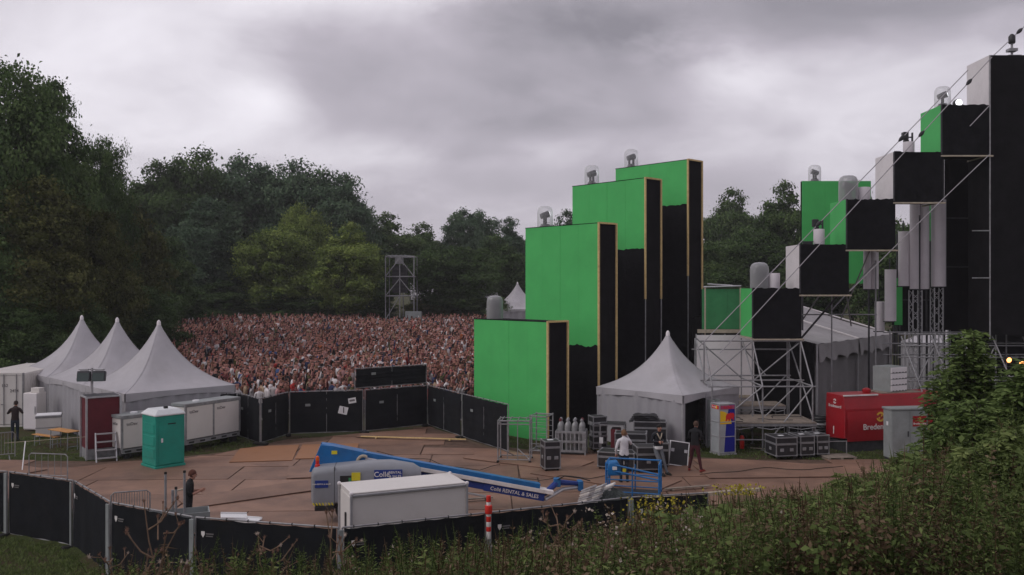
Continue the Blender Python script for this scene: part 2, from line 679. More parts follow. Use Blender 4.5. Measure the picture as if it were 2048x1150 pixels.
def plate(x, y, lx, ly, a, m, z0):
    """one road plate, cut to the yard's outline"""
    ca, sa = math.cos(a), math.sin(a)
    cs = [(x + ca * u * lx / 2 - sa * w * ly / 2, y + sa * u * lx / 2 + ca * w * ly / 2) for u, w in ((-1, -1), (1, -1), (1, 1), (-1, 1))]
    hits = sum(inside(*c) for c in cs) + sum(inside((cs[i][0] + cs[i - 1][0]) / 2, (cs[i][1] + cs[i - 1][1]) / 2) for i in range(4))
    if hits < 8:
        if hits == 0:
            return
        # shrink towards the inside point by cutting with the crossed outline edges
        pl = cs
        for i in range(len(YARD)):
            A, B = YARD[i - 1], YARD[i]
            dx, dy = B[0] - A[0], B[1] - A[1]
            ln = math.hypot(dx, dy)
            mid = ((A[0] + B[0]) / 2, (A[1] + B[1]) / 2)
            if (mid[0] - x) ** 2 + (mid[1] - y) ** 2 < (ln / 2 + 3.2) ** 2:
                new = []
                for j in range(len(pl)):
                    p, q = pl[j - 1], pl[j]
                    sp = dx * (p[1] - A[1]) - dy * (p[0] - A[0]) + 0.0
                    sq = dx * (q[1] - A[1]) - dy * (q[0] - A[0])
                    if (sp >= 0) != (sq >= 0):
                        t = sp / (sp - sq)
                        new.append((p[0] + t * (q[0] - p[0]), p[1] + t * (q[1] - p[1])))
                    if sq >= 0:
                        new.append(q)
                pl = new
                if len(pl) < 3:
                    return
        cs = pl
    cx = sum(c[0] for c in cs) / len(cs)
    cy = sum(c[1] for c in cs) / len(cs)
    mm = MB()
    mm.prism([(c[0] - cx, c[1] - cy) for c in cs], 0.022, Matrix.Identity(4))
    o = mm.obj('road_plate', m, yard, loc=(cx, cy, z0))
    o.rotation_euler = (random.uniform(-1, 1) * 0.003, random.uniform(-1, 1) * 0.002, 0)


rp = random.Random(3)
row_w, tilt = 2.15, R(1.5)
for r in range(-3, 12):
    off = rp.uniform(0, 5)
    for k in range(-8, 8):
        lx = 4.9
        u, w = k * 5.0 + off, 20.5 + r * row_w
        x = u * math.cos(tilt) - (w - 30) * math.sin(tilt)
        y = 30 + u * math.sin(tilt) + (w - 30) * math.cos(tilt)
        plate(x, y, lx + 0.08 - rp.uniform(0.0, 0.06), row_w - rp.uniform(0.02, 0.07), tilt + rp.uniform(-0.012, 0.012), M['plate'], 0.012 + rp.uniform(0, 0.014))
for x, y, a, lx, ly, m in [(-9.7, 34.5, 0.16, 2.3, 3.2, 'ply'), (-7.35, 35.0, 0.14, 2.3, 3.0, 'ply'), (-8.2, 27.8, 0.62, 4.4, 1.5, 'plate'), (-5.5, 31.5, 0.22, 5, 2.1, 'plate'),
                           (-4.5, 38.6, -0.04, 4.6, 1.0, 'plate'), (0.6, 33.2, -0.55, 4.6, 2.0, 'plate'), (3.2, 30.2, -0.62, 4.8, 2.1, 'plate'), (9.2, 31.2, 0.05, 5.0, 2.2, 'plate'), (-19.2, 31.6, -0.5, 4.6, 2.1, 'plate')]:
    plate(x, y, lx, ly, a, M[m], 0.058)

# ================================================================== trees
def leaf_mat(name, c0, c1, c2, trans=0.25):
    m, nt, b = new_mat(name)
    n, l = nt.nodes, nt.links
    at = n.new('ShaderNodeAttribute')
    at.attribute_name = 'tint'
    oi = n.new('ShaderNodeObjectInfo')
    ad = n.new('ShaderNodeMath')
    ad.operation = 'MULTIPLY_ADD'
    l.new(oi.outputs['Random'], ad.inputs[0])
    ad.inputs[1].default_value = 0.16
    l.new(at.outputs['Fac'], ad.inputs[2])
    rp_ = n.new('ShaderNodeValToRGB')
    rp_.color_ramp.elements[0].position, rp_.color_ramp.elements[0].color = 0.1, (*c0, 1)
    rp_.color_ramp.elements[1].position, rp_.color_ramp.elements[1].color = 1.0, (*c2, 1)
    e = rp_.color_ramp.elements.new(0.55)
    e.color = (*c1, 1)
    l.new(ad.outputs[0], rp_.inputs[0])
    l.new(rp_.outputs[0], b.inputs['Base Color'])
    b.inputs['Roughness'].default_value = 0.7
    b.inputs['Specular IOR Level'].default_value = 0.06
    tr = n.new('ShaderNodeBsdfTranslucent')
    l.new(rp_.outputs[0], tr.inputs[0])
    mx = n.new('ShaderNodeMixShader')
    mx.inputs[0].default_value = trans
    l.new(b.outputs[0], mx.inputs[1])
    l.new(tr.outputs[0], mx.inputs[2])
    l.new(mx.outputs[0], n['Material Output'].inputs[0])
    return m


M['leaf_dark'] = leaf_mat('leaves_dark', (0.0211, 0.0383, 0.0132), (0.0686, 0.1162, 0.0396), (0.1518, 0.2178, 0.0766))
M['leaf_blue'] = leaf_mat('leaves_bluegreen', (0.0264, 0.0456, 0.0264), (0.0792, 0.1296, 0.0744), (0.162, 0.228, 0.126))
M['leaf_olive'] = leaf_mat('leaves_olive', (0.025, 0.0325, 0.0112), (0.0825, 0.095, 0.03), (0.175, 0.1775, 0.0625))
M['leaf_yellow'] = leaf_mat('leaves_yellowgreen', (0.046, 0.07, 0.018), (0.17, 0.235, 0.06), (0.34, 0.40, 0.115))
M['leaf_shrub'] = leaf_mat('leaves_shrub', (0.029, 0.0493, 0.0159), (0.0957, 0.1421, 0.0435), (0.2175, 0.29, 0.0957))
M['leaf_weed'] = leaf_mat('leaves_weed', (0.0367, 0.054, 0.0173), (0.1102, 0.1512, 0.0475), (0.2268, 0.27, 0.0972))
M['leaf_brown'] = leaf_mat('dried_weed', (0.042, 0.027, 0.015), (0.125, 0.085, 0.050), (0.25, 0.185, 0.12))
M['flower_yellow'] = leaf_mat('yellow_flower', (0.24, 0.20, 0.02), (0.38, 0.32, 0.035), (0.52, 0.45, 0.07))


def quads_mesh(name, c, ax, ay, an, tint, m, fold=0.25):
    """one four-cornered folded leaf per row: centre c, half axes ax (length) and ay (width), lifted along an"""
    n_ = len(c)
    v = np.empty((n_, 4, 3), np.float32)
    v[:, 0] = c - ax
    v[:, 1] = c + ay + an * fold
    v[:, 2] = c + ax
    v[:, 3] = c - ay + an * fold
    me = bpy.data.meshes.new(name)
    me.vertices.add(n_ * 4)
    me.vertices.foreach_set('co', v.ravel())
    me.loops.add(n_ * 4)
    me.loops.foreach_set('vertex_index', np.arange(n_ * 4, dtype=np.int32))
    me.polygons.add(n_)
    me.polygons.foreach_set('loop_start', np.arange(0, n_ * 4, 4, dtype=np.int32))
    me.update(calc_edges=True)
    at = me.attributes.new('tint', 'FLOAT', 'POINT')
    at.data.foreach_set('value', np.repeat(tint, 4).astype(np.float32))
    me.materials.append(m)
    return me


def unitv(a):
    return a / (np.linalg.norm(a, axis=-1, keepdims=True) + 1e-9)


def leaves_at(name, c, out, size, rg, m, tint, spread=0.62, aspect=0.62):
    n_ = len(c)
    nrm = unitv(out + spread * rg.normal(size=(n_, 3)))
    t = unitv(np.cross(nrm, rg.normal(size=(n_, 3))))
    w = np.cross(nrm, t)
    s = (size * rg.uniform(0.55, 1.3, n_))[:, None]
    return quads_mesh(name, c, t * s, w * s * aspect, nrm * s, tint, m)


def crown_mesh(name, height, rad, base, lobes, per, leaf, seed, m, cone=0.0, squash=0.65):
    rg = np.random.default_rng(seed)
    cz, hz = (height + base) / 2, (height - base) / 2
    cen = []
    rr = []
    for i in range(lobes):                               # lobes spread over an egg-shaped envelope
        u = (i + 0.5) / lobes
        th = math.acos(1 - 2 * u) if True else 0
        ph = i * 2.399963 + rg.uniform(-0.5, 0.5)
        k = rg.uniform(0.42, 0.78)
        zz = math.cos(th) * hz * k * 1.1
        wid = 1 - cone * (zz / hz + 0.2)
        cen.append((math.sin(th) * math.cos(ph) * rad * k * wid, math.sin(th) * math.sin(ph) * rad * k * wid, cz + zz))
        rr.append(rad * rg.uniform(0.30, 0.46))
    cen, rr = np.array(cen), np.array(rr)
    cc, oo, tt = [], [], []
    for i in range(lobes):
        ncl = max(6, int(22 * (rr[i] / (rad * 0.38)) ** 2))
        d = unitv(rg.normal(size=(ncl, 3)))
        q = cen[i] + d * rr[i] * np.array([1, 1, 0.85]) * rg.uniform(0.72, 1.08, (ncl, 1))
        for j in range(ncl):
            dist = np.linalg.norm((q[j] - cen) / rr[:, None], axis=1)
            dist[i] = 9
            if dist.min() < 0.55:
                continue
            k = int(per * rg.uniform(0.6, 1.4))
            sig = rr[i] * rg.uniform(0.16, 0.30)
            p = q[j] + rg.normal(size=(k, 3)) * sig * np.array([1, 1, squash])
            cc.append(p)
            oo.append(unitv((p - cen[i]) * 0.5 + d[j] * rr[i] * 0.5 + np.array([0, 0, 0.25 * rr[i]])))
            tt.append(np.clip(rg.normal(rg.uniform(0.22, 0.68), 0.09, k), 0, 1))
    c, o, t = np.concatenate(cc), np.concatenate(oo), np.concatenate(tt)
    return leaves_at(name, c, o, leaf, rg, m, t), cen, rr


def trunk_mesh(name, cen, rr, height, r0, seed):
    rg = random.Random(seed)
    mb = MB()
    top = height * 0.72
    pts = [(0, 0, -0.4)] + [(rg.uniform(-0.25, 0.25) * i, rg.uniform(-0.25, 0.25) * i, top * i / 4) for i in range(1, 5)]
    mb.path(pts, [r0 * 1.25, r0, r0 * 0.75, r0 * 0.5, r0 * 0.22], 9)
    for i in range(len(cen)):
        c = Vector(cen[i])
        z = min(top * 0.9, max(height * 0.16, c.z - Vector((c.x, c.y)).length * 0.9))
        k = z / top * 4
        a = Vector(pts[min(4, int(k) + 1)])
        s = Vector((a.x * 0.6, a.y * 0.6, z))
        mid = s.lerp(c, 0.5) + Vector((rg.uniform(-0.4, 0.4), rg.uniform(-0.4, 0.4), 0.3))
        mb.path([s, mid, c], [r0 * 0.32, r0 * 0.2, r0 * 0.06], 5)
    return mb.mesh(name, M['bark'], True)


TREEKINDS = {}


def tree_kind(key, height, rad, base, lobes, per, leaf, seed, cone=0.0):
    cm, cen, rr = crown_mesh('crown', height, rad, base, lobes, per, leaf, seed, M['leaf_dark'], cone)
    tm = trunk_mesh('trunk', cen, rr, height, height * 0.017, seed)
    TREEKINDS[key] = (cm, tm, height, rad)


tree_kind('broad', 20, 7.2, 2.5, 26, 95, 0.23, 11)
tree_kind('round', 20, 6.2, 3.0, 22, 95, 0.23, 12, 0.1)
tree_kind('oval', 20, 5.2, 1.5, 22, 95, 0.21, 13, 0.2)
tree_kind('fine', 20, 7.0, 1.0, 34, 120, 0.155, 14, 0.1)
tree_kind('fine2', 20, 5.6, 0.5, 30, 120, 0.155, 15, 0.3)
tree_kind('open', 20, 6.8, 4.5, 18, 95, 0.23, 16)


def tree(px, top, wpx, D, key, lm, label, rz=0.0, group='trees around the field', sink=0.0, name='broadleaf_tree'):
    cm, tm, h, r = TREEKINDS[key]
    x = X(px, D)
    z0 = gz(x, D) - sink
    H = Zy(top, D) - z0
    W = wpx / F * D
    t = thing(name, label, 'tree', (x, D, z0), rz, group)
    k, kw = H / (h + 0.6), W / (2 * r * 1.1)
    tr = put('trunk', tm, t)
    tr.scale = (kw, kw, k)
    cr = put('crown', cm, t)
    cr.scale = (kw, kw, k)
    cr.material_slots[0].link = 'OBJECT'
    cr.material_slots[0].material = M[lm]
    return t


TREES = [
    # px, top, width, D, kind, leaves, label
    (20, 78, 330, 57, 'fine', 'leaf_dark', 'tallest dark tree at the left edge rising above all the white tents'),
    (100, 118, 200, 62, 'fine2', 'leaf_dark', 'tall feathery dark tree just right of the tallest tree at the left'),
    (-120, 60, 300, 60, 'fine', 'leaf_dark', 'dark tree cut by the left edge of the view, behind the shipping container'),
    (205, 240, 150, 70, 'fine', 'leaf_dark', 'dark tree whose crown tip stands against the sky right of the tall left trees'),
    (60, 330, 260, 53, 'fine2', 'leaf_olive', 'olive green tree directly behind the leftmost white tent'),
    (190, 400, 190, 58, 'fine2', 'leaf_olive', 'low olive tree behind the gap between the two left tent peaks'),
    (-40, 400, 220, 50, 'fine2', 'leaf_dark', 'low dark tree behind the white shipping container'),
    (265, 395, 170, 72, 'round', 'leaf_olive', 'brownish olive tree at the left end of the crowd'),
    (330, 470, 140, 84, 'oval', 'leaf_dark', 'low dark tree filling the left corner behind the crowd'),
    (380, 278, 210, 112, 'broad', 'leaf_dark', 'dark tree with the left rounded top in the far tree line'),
    (300, 320, 170, 108, 'round', 'leaf_dark', 'dark far tree in the dip right of the tall left trees'),
    (500, 290, 230, 116, 'broad', 'leaf_blue', 'broad blue-green tree in the middle of the far tree line'),
    (615, 304, 220, 114, 'broad', 'leaf_blue', 'broad dark tree behind the two yellow-green trees'),
    (690, 350, 170, 112, 'round', 'leaf_blue', 'sloping right shoulder tree of the far tree line'),
    (408, 388, 165, 101, 'oval', 'leaf_blue', 'egg-shaped green tree standing in front of the far tree line'),
    (770, 425, 170, 116, 'round', 'leaf_dark', 'dark tree behind the scaffold loudspeaker tower'),
    (470, 470, 150, 106, 'oval', 'leaf_dark', 'dark tree between the egg-shaped tree and the yellow-green trees'),
    (604, 394, 120, 106, 'broad', 'leaf_yellow', 'yellowish tree peeping up behind the left yellow-green tree'),
    (556, 436, 186, 100, 'broad', 'leaf_yellow', 'left and broader of the two yellow-green trees behind the crowd'),
    (692, 445, 150, 93, 'round', 'leaf_yellow', 'right and brighter of the two yellow-green trees behind the crowd'),
    (850, 445, 140, 128, 'round', 'leaf_dark', 'low dark far tree right of the scaffold loudspeaker tower'),
    (940, 402, 125, 128, 'open', 'leaf_blue', 'rounded free-standing crown against the sky left of the green towers'),
    (1018, 436, 110, 122, 'round', 'leaf_blue', 'tree touching the left edge of the second green tower'),
    (1125, 420, 120, 120, 'round', 'leaf_blue', 'tree peeping out between the second and third green towers'),
    (905, 478, 200, 98.5, 'open', 'leaf_dark', 'wide dark tree overhanging the far white marquee'),
    (1000, 470, 150, 108, 'round', 'leaf_dark', 'dark tree behind the far white pagoda tent'),
    (1240, 470, 200, 110, 'round', 'leaf_dark', 'dark tree hidden for the most part by the tallest green tower'),
    (1455, 378, 150, 118, 'round', 'leaf_dark', 'rounded grey-green far tree right of the tallest green tower'),
    (1560, 362, 150, 96, 'round', 'leaf_dark', 'taller grey-green tree behind the green slab right of the towers'),
    (1500, 440, 190, 92, 'broad', 'leaf_dark', 'dark tree above the low green stage wall'),
    (1420, 480, 130, 88, 'oval', 'leaf_dark', 'dark low tree beside the black end of the tallest green tower'),
    (1705, 345, 140, 84, 'open', 'leaf_dark', 'tree whose sparse top shows above the stage steps'),
    (1640, 440, 170, 82, 'round', 'leaf_dark', 'dark tree behind the middle of the stage steps'),
    (1790, 420, 220, 74, 'broad', 'leaf_dark', 'dark tree behind the white stage columns'),
    (1930, 400, 240, 70, 'broad', 'leaf_dark', 'dark tree behind the tall black stage wall'),
    (2080, 380, 260, 72, 'broad', 'leaf_dark', 'dark tree at the right edge behind the tall black stage wall'),
]
for i, (px, top, w, D, key, lm, lab) in enumerate(TREES):
    tree(px, top, w, D, key, lm, lab, rz=i * 1.37)
# undergrowth closing the foot of the tree line
for i, (px, top, w, D, lm, lab) in enumerate([
        (40, 560, 220, 50.5, 'leaf_dark', 'dark shrub behind the white container and cabinets'), (160, 580, 170, 54, 'leaf_dark', 'dark shrub between the two left tent peaks'),
        (290, 560, 170, 66, 'leaf_dark', 'dark shrub behind the nearest white tent peak'), (350, 545, 150, 90, 'leaf_dark', 'dark shrub at the left end of the far crowd edge'),
        (450, 560, 150, 99, 'leaf_dark', 'dark shrub at the crowd edge left of the yellow-green trees'), (560, 575, 160, 99.5, 'leaf_dark', 'dark shrub under the left yellow-green tree'),
        (660, 575, 150, 100, 'leaf_dark', 'dark shrub between the two yellow-green trees'), (745, 555, 120, 100, 'leaf_dark', 'dark shrub left of the scaffold loudspeaker tower'),
        (850, 590, 110, 98, 'leaf_olive', 'shrub in front of the far marquee roof'), (920, 575, 160, 99, 'leaf_dark', 'dark shrub under the wide overhanging tree'),
        (1000, 590, 70, 90, 'leaf_dark', 'small dark shrub in front of the far pagoda tent'), (1450, 540, 180, 84, 'leaf_dark', 'dark shrub behind the low green stage wall'),
        (1580, 530, 180, 80, 'leaf_dark', 'dark shrub behind the second stage step box')]):
    tree(px, top, w, D, 'fine2' if D < 70 else 'oval', lm, lab, rz=i * 0.9 + 0.4, group='shrubs at the foot of the trees', sink=0.6, name='shrub')

# ================================================================== the green stepped towers
def wrinkled(mb, a, b, z0, z1, nrm, amp=0.02, seed=0, ragged=0.0, nu=14, nv=14):
    """a hanging cloth between a and b (xy), with folds along nrm and an uneven top"""
    a, b, nrm = Vector((*a, 0)), Vector((*b, 0)), Vector((*nrm, 0))
    rg = random.Random(seed)
    top = [rg.uniform(-1, 0.5) * ragged for _ in range(nu + 1)]
    ph = [rg.uniform(0, 6.28) for _ in range(6)]

    def fn(u, w):
        p = a.lerp(b, u)
        t = top[int(round(u * nu))]
        z = z0 + (z1 + t - z0) * w
        f = math.sin(u * 9 + ph[0] + w * 2) * 0.5 + math.sin(u * 5 - w * 7 + ph[1]) * 0.6 + math.sin((u + w) * 13 + ph[2]) * 0.35
        edge = min(1, 8 * min(u, 1 - u)) * min(1, 8 * min(w, 1 - w) + 0.3)
        return p + nrm * (amp * f * edge + amp) + Vector((0, 0, z))
    return mb.grid(fn, nu, nv)


def moving_light(loc, label, lit=True, frosted=False, k=1.0, turn=0.0, group='moving-head lights in plastic domes'):
    t = thing('moving_head_light', label, 'stage light', loc, turn, group)
    MB().lathe([(0.30 * k, 0), (0.30 * k, 0.05), (0.24 * k, 0.09), (0.2 * k, 0.17)], 16).obj('base', M['blackplastic'], t, True)
    mb = MB()
    for s in (-1, 1):
        mb.box((0.0, s * 0.2 * k, 0.42 * k), (0.12 * k, 0.06 * k, 0.42 * k))
    mb.box((0, 0, 0.22 * k), (0.14 * k, 0.46 * k, 0.07 * k))
    mb.obj('yoke', M['blackplastic'], t, bevel=0.01)
    tilt = Matrix.Rotation(R(-72), 3, 'Y')
    MB().lathe([(0.06 * k, -0.26 * k), (0.13 * k, -0.24 * k), (0.155 * k, -0.05 * k), (0.165 * k, 0.2 * k), (0.15 * k, 0.22 * k)], 16, (0, 0, 0.62 * k), M=tilt).obj('lamp_head', M['darksteel'], t, True)
    MB().lathe([(0.13 * k, 0.221 * k), (0.12 * k, 0.24 * k)], 16, (0, 0, 0.62 * k), M=tilt).obj('lens', M['lens'] if lit else M['alu'], t, True)
    MB().lathe([(0.385 * k, 0.0), (0.385 * k, 0.72 * k), (0.37 * k, 0.88 * k), (0.31 * k, 1.0 * k), (0.2 * k, 1.06 * k), (0.02, 1.08 * k)], 24).obj('dome', M['frosted' if frosted else 'dome'], t, True, ang=60)
    return t


TA = -R(47.8)
tx, ty = Vector((math.cos(TA), math.sin(TA), 0)), Vector((-math.sin(TA), math.cos(TA), 0))
TW, TD = 4.85, 1.22


def green_tower(near, h, cloth, label, batten_drop, light_u, light_label, seed, frosted=False):
    o = Vector((near[0], near[1], 0)) - tx * TW
    t = thing('green_stage_tower', label, 'stage tower', o, TA, 'green stepped towers')
    nP = 4
    for i in range(nP):                                   # the green face is hung as upright strips
        x0, x1 = TW * i / nP, TW * (i + 1) / nP
        z0 = max(0.0, cloth - 0.25)
        off = 0.004 * (i % 2)
        MB().b2((x0 + 0.004, -0.03 - off, z0), (x1 - 0.004, 0.0 - off, h)).obj('green_panel', M['green'], t)
    MB().b2((0.02, 0.03, 0.0), (TW - 0.02, TD - 0.02, h - 0.03)).obj('core', M['black'], t)
    if cloth:
        wrinkled(MB(), (0, -0.045), (TW, -0.045), 0, cloth, (0, -1), 0.02, seed, 0.10 if seed == 2 else 0.05, 34, 16).obj('black_skirt', M['black2'], t, True)
    wrinkled(MB(), (TW + 0.0, 0.07), (TW + 0.0, TD - 0.07), 0, h - 0.08, (1, 0), 0.012, seed + 5, 0, 6, 20).obj('end_cloth', M['black'], t, True)
    MB().b2((-0.02, -0.04, h - 0.03), (TW - 0.0, TD, h)).obj('top_board', M['black2'], t)
    z_y = max(0.0, h - batten_drop[0])
    for k, (y0, zy) in enumerate(((0.0, max(0.0, h - batten_drop[0])), (TD, max(0.0, h - batten_drop[1])))):
        beam(t, 'corner_batten', (TW + 0.03, y0 - 0.01, zy), (TW + 0.03, y0 - 0.01, h + 0.02), 0.075, 0.085, M['wood'])
        if zy > 0:
            rod(t, 'corner_tube', (TW + 0.03, y0, 0), (TW + 0.03, y0, zy), 0.03, M['dullsteel'])
    beam(t, 'top_batten', (TW + 0.035, 0.035, h - 0.01), (TW + 0.035, TD - 0.055, h - 0.01), 0.07, 0.08, M['wood'])
    p = o + tx * light_u + ty * 0.6
    moving_light((p.x, p.y, h + 0.003), light_label, not frosted, frosted, 1.0, R(170 + seed * 9))
    return t


green_tower((1.51, 37.3), 5.15, 0.0, 'lowest and nearest green tower, standing in front of the yard fence', (9, 9), 0.75, 'misted light dome on the lowest green tower', 1, True)
green_tower((3.95, 40.0), 9.57, 3.94, 'second green tower from the left with full-height yellow battens', (7.6, 7.4), 0.75, 'domed light on the second green tower', 2)
green_tower((6.46, 42.5), 11.94, 8.5, 'third green tower from the left with black cloth below its green top', (5.9, 5.9), 0.8, 'domed light on the third green tower', 3)
green_tower((9.03, 45.0), 13.2, 10.9, 'tallest green tower, rightmost of the four stepped towers', (6.0, 9.6), 0.6, 'domed light on the tallest green tower', 4)

# ================================================================== the stage steps on the right
D0, DD, BS = 37.0, 1.85, 2.07


def step_box(px, top, side, label, seed):
    x0 = X(px, D0)
    z1 = Zy(top, D0)
    z0 = z1 - BS
    t = thing('stage_step_box', label, 'stage box', (x0, D0, z0), 0, 'boxes of the stage steps')
    MB().b2((0.03, 0.04, 0.03), (BS - 0.03, DD - 0.03, BS - 0.03)).obj('core', M['black'], t)
    wrinkled(MB(), (0.0, 0.03), (BS, 0.03), -0.04, BS + 0.02, (0, -1), 0.03, seed, 0.05, 16, 16).obj('front_cloth', M['black2'], t, True)
    MB().b2((-0.02, 0.05, 0.0), (0.02, DD, BS)).obj('side_panel', M['green'] if side == 'g' else M['white'], t)
    MB().b2((0.021, 0.0, BS - 0.025), (BS, DD, BS)).obj('top_panel', M['black2'], t)
    beam(t, 'edge_batten', (0.0, 0.0, 0.0), (0.0, 0.0, BS), 0.05, 0.06, M['darksteel'])
    beam(t, 'bottom_batten', (-0.03, -0.02, -0.085), (BS + 0.1, -0.02, -0.085), 0.07, 0.06, M['palewood'])
    beam(t, 'bottom_batten', (0.0, 0.05, -0.05), (0.0, DD, -0.05), 0.06, 0.06, M['palewood'])
    beam(t, 'bottom_batten', (BS, 0.05, -0.05), (BS, DD, -0.05), 0.06, 0.06, M['palewood'])
    return t, x0, z1


STEPS = [(1505, 577, 'g', 'lowest stage step box with green side, above the scaffold'),
         (1600, 489, 'w', 'second stage step box from the bottom, with white side'),
         (1693, 399, 'g', 'middle stage step box with green side'),
         (1788, 304, 'w', 'fourth stage step box from the bottom, with white side'),
         (1883, 210, 'g', 'highest stage step box with green side, against the tall black wall')]
SB = []
for i, (px, top, s, lab) in enumerate(STEPS):
    SB.append(step_box(px, top, s, lab, 20 + i))
# the tall black wall
wx0, wz1 = X(1980, D0), Zy(110, D0)
wz0 = Zy(665, D0)
t = thing('black_stage_screen', 'tall black cloth wall at the right edge, top of the stage steps', 'stage screen', (wx0, D0, 0))
MB().b2((0.03, 0.05, wz0), (7.0, DD - 0.02, wz1 - 0.02)).obj('core', M['black'], t)
wrinkled(MB(), (0, 0.04), (7.0, 0.04), wz0 - 0.1, wz1, (0, -1), 0.02, 41, 0, 30, 40).obj('front_cloth', M['black'], t, True)
MB().b2((-0.02, 0.06, Zy(209, D0)), (0.025, DD, wz1)).obj('white_side_panel', M['white'], t)
rod(t, 'edge_tube', (0.0, 0.0, wz0 - 0.3), (0.0, 0.0, wz1), 0.028, M['dullsteel'])
for i, zz in enumerate((10.2, 8.2)):
    rod(t, 'stub_tube', (-0.75, 0.0, zz - 1.2), (-0.02, 0.0, zz - 1.2), 0.026, M['dullsteel'])
# black backdrop panels left of the wall
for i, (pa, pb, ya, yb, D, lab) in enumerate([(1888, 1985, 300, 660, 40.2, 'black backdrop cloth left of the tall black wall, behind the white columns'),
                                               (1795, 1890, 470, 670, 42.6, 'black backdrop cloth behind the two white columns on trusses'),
                                               (1900, 2190, 655, 860, 43.5, 'low black sheet added for the darkness below the tall black wall, behind the scaffold')]):  # last sheet is added only to darken the space under the wall
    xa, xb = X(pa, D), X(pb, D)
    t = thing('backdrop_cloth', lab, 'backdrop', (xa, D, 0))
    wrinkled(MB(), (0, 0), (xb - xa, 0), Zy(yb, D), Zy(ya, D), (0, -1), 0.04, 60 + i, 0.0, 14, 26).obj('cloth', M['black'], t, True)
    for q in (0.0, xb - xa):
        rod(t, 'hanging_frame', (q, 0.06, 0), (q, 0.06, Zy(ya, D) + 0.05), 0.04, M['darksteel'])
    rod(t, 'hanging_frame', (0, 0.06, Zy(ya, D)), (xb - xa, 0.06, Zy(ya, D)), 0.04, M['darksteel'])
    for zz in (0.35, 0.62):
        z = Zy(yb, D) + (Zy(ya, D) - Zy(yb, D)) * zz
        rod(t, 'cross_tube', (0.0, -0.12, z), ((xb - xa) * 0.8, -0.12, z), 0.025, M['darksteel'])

# lights, canisters and devices standing on the steps
def on_step(i, u, v=0.7):
    t, x0, z1 = SB[i]
    return (x0 + u, D0 + v, z1 + 0.003)


moving_light(on_step(0, 0.55, 0.9), 'misted light dome on the lowest stage step box', False, True, 1.05)
moving_light(on_step(2, 0.42, 0.9), 'misted light dome on the middle stage step box', False, True, 1.05)
moving_light(on_step(4, 0.34, 0.6), 'domed light on the highest stage step box', True, False, 0.85, R(150))


def canister(loc, r, h, label, device):
    t = thing('stage_canister', label, 'canister', loc, 0, 'white canisters on the stage steps')
    MB().lathe([(r * 0.97, 0), (r, 0.02), (r, h - 0.02), (r * 0.97, h)], 20).obj('drum', M['dullwhite'], t, True)
    if device:
        MB().b2((-r * 0.9, -0.1, h), (-r * 0.1, 0.1, h + 0.1)).b2((-r * 1.2, -0.12, h + 0.1), (-r * 0.2, 0.12, h + 0.42)).obj('spotlight', M['blackplastic'], t, bevel=0.02)
        MB().b2((r * 0.55, -0.05, h), (r * 0.75, 0.05, h + 0.4)).b2((-r * 0.2, -0.03, h + 0.18), (r * 0.55, 0.03, h + 0.23)).obj('bracket', M['darksteel'], t)
    return t


canister(on_step(0, 1.15, 0.75), 0.23, 0.66, 'white canister behind the dome on the lowest stage step box', False)
canister(on_step(1, 0.98, 0.5), 0.23, 0.68, 'white canister with black spotlight on the second stage step box', True)
canister(on_step(2, 1.1, 1.0), 0.3, 0.62, 'white canister beside the dome on the middle stage step box', False)
canister(on_step(3, 0.85, 0.5), 0.23, 0.5, 'white canister with black spotlight on the fourth stage step box', True)
t = thing('work_light', 'small bright white spotlight beside the highest domed light', 'stage light', on_step(4, 0.98, 0.5))
MB().b2((-0.06, -0.06, 0), (0.06, 0.06, 0.06)).b2((-0.02, -0.02, 0.06), (0.02, 0.02, 0.14)).obj('foot', M['blackplastic'], t)
MB().lathe([(0.15, -0.02), (0.17, 0.0), (0.17, 0.2), (0.1, 0.3)], 16, (0, 0, 0.2), M=Matrix.Rotation(R(-90), 3, 'X')).obj('housing', M['blackplastic'], t, True)
MB().lathe([(0.145, -0.03), (0.13, -0.045)], 16, (0, 0, 0.2), M=Matrix.Rotation(R(-90), 3, 'X')).obj('lens', M['lens'], t, True)
t = thing('cable_box', 'small black control box on the second stage step box', 'control box', on_step(1, 0.45, 0.4))
MB().b2((-0.2, -0.1, 0.0), (0.2, 0.1, 0.12)).b2((-0.26, -0.03, 0.12), (0.26, 0.03, 0.16)).obj('box', M['blackplastic'], t, bevel=0.01)
t = thing('mast_device', 'small mast device standing on top of the tall black wall', 'stage device', (X(2040, D0), D0 + 0.6, wz1 + 0.003))
MB().b2((-0.25, -0.2, 0.0), (0.3, 0.2, 0.12)).tube((0, 0, 0.1), (0, 0, 0.7), 0.05).b2((-0.18, -0.15, 0.3), (0.18, 0.15, 0.42)).obj('stand', M['dullsteel'], t)
MB().lathe([(0.12, 0.65), (0.14, 0.7), (0.14, 0.95), (0.06, 1.05)], 14).obj('head', M['blackplastic'], t, True)

# hanging white columns
def column(pa, pb, ya, yb, D, label, flutes=1):
    xa, xb = X(pa, D), X(pb, D)
    t = thing('white_stage_tube', label, 'stage column', ((xa + xb) / 2, D, Zy(yb, D)), 0, 'white half-round stage columns')
    h = Zy(ya, D) - Zy(yb, D)
    w = (xb - xa) / flutes
    for k in range(flutes):
        cx = -(xb - xa) / 2 + w * (k + 0.5)
        MB().lathe([(w / 2 * 0.99, 0.0), (w / 2 * 0.99, h)], 24, (cx, 0, 0)).obj('half_round', M['dullwhite'], t, True)
    MB().b2((-0.05 - (xb - xa) / 2 * 0.8, -0.05, -0.05), ((xb - xa) / 2 * 0.8, 0.2, -0.002)).obj('carrier', M['darksteel'], t)
    rod(t, 'hanger', (0, 0.1, h), (0, 0.1, h + 0.5), 0.03, M['darksteel'])
    return t


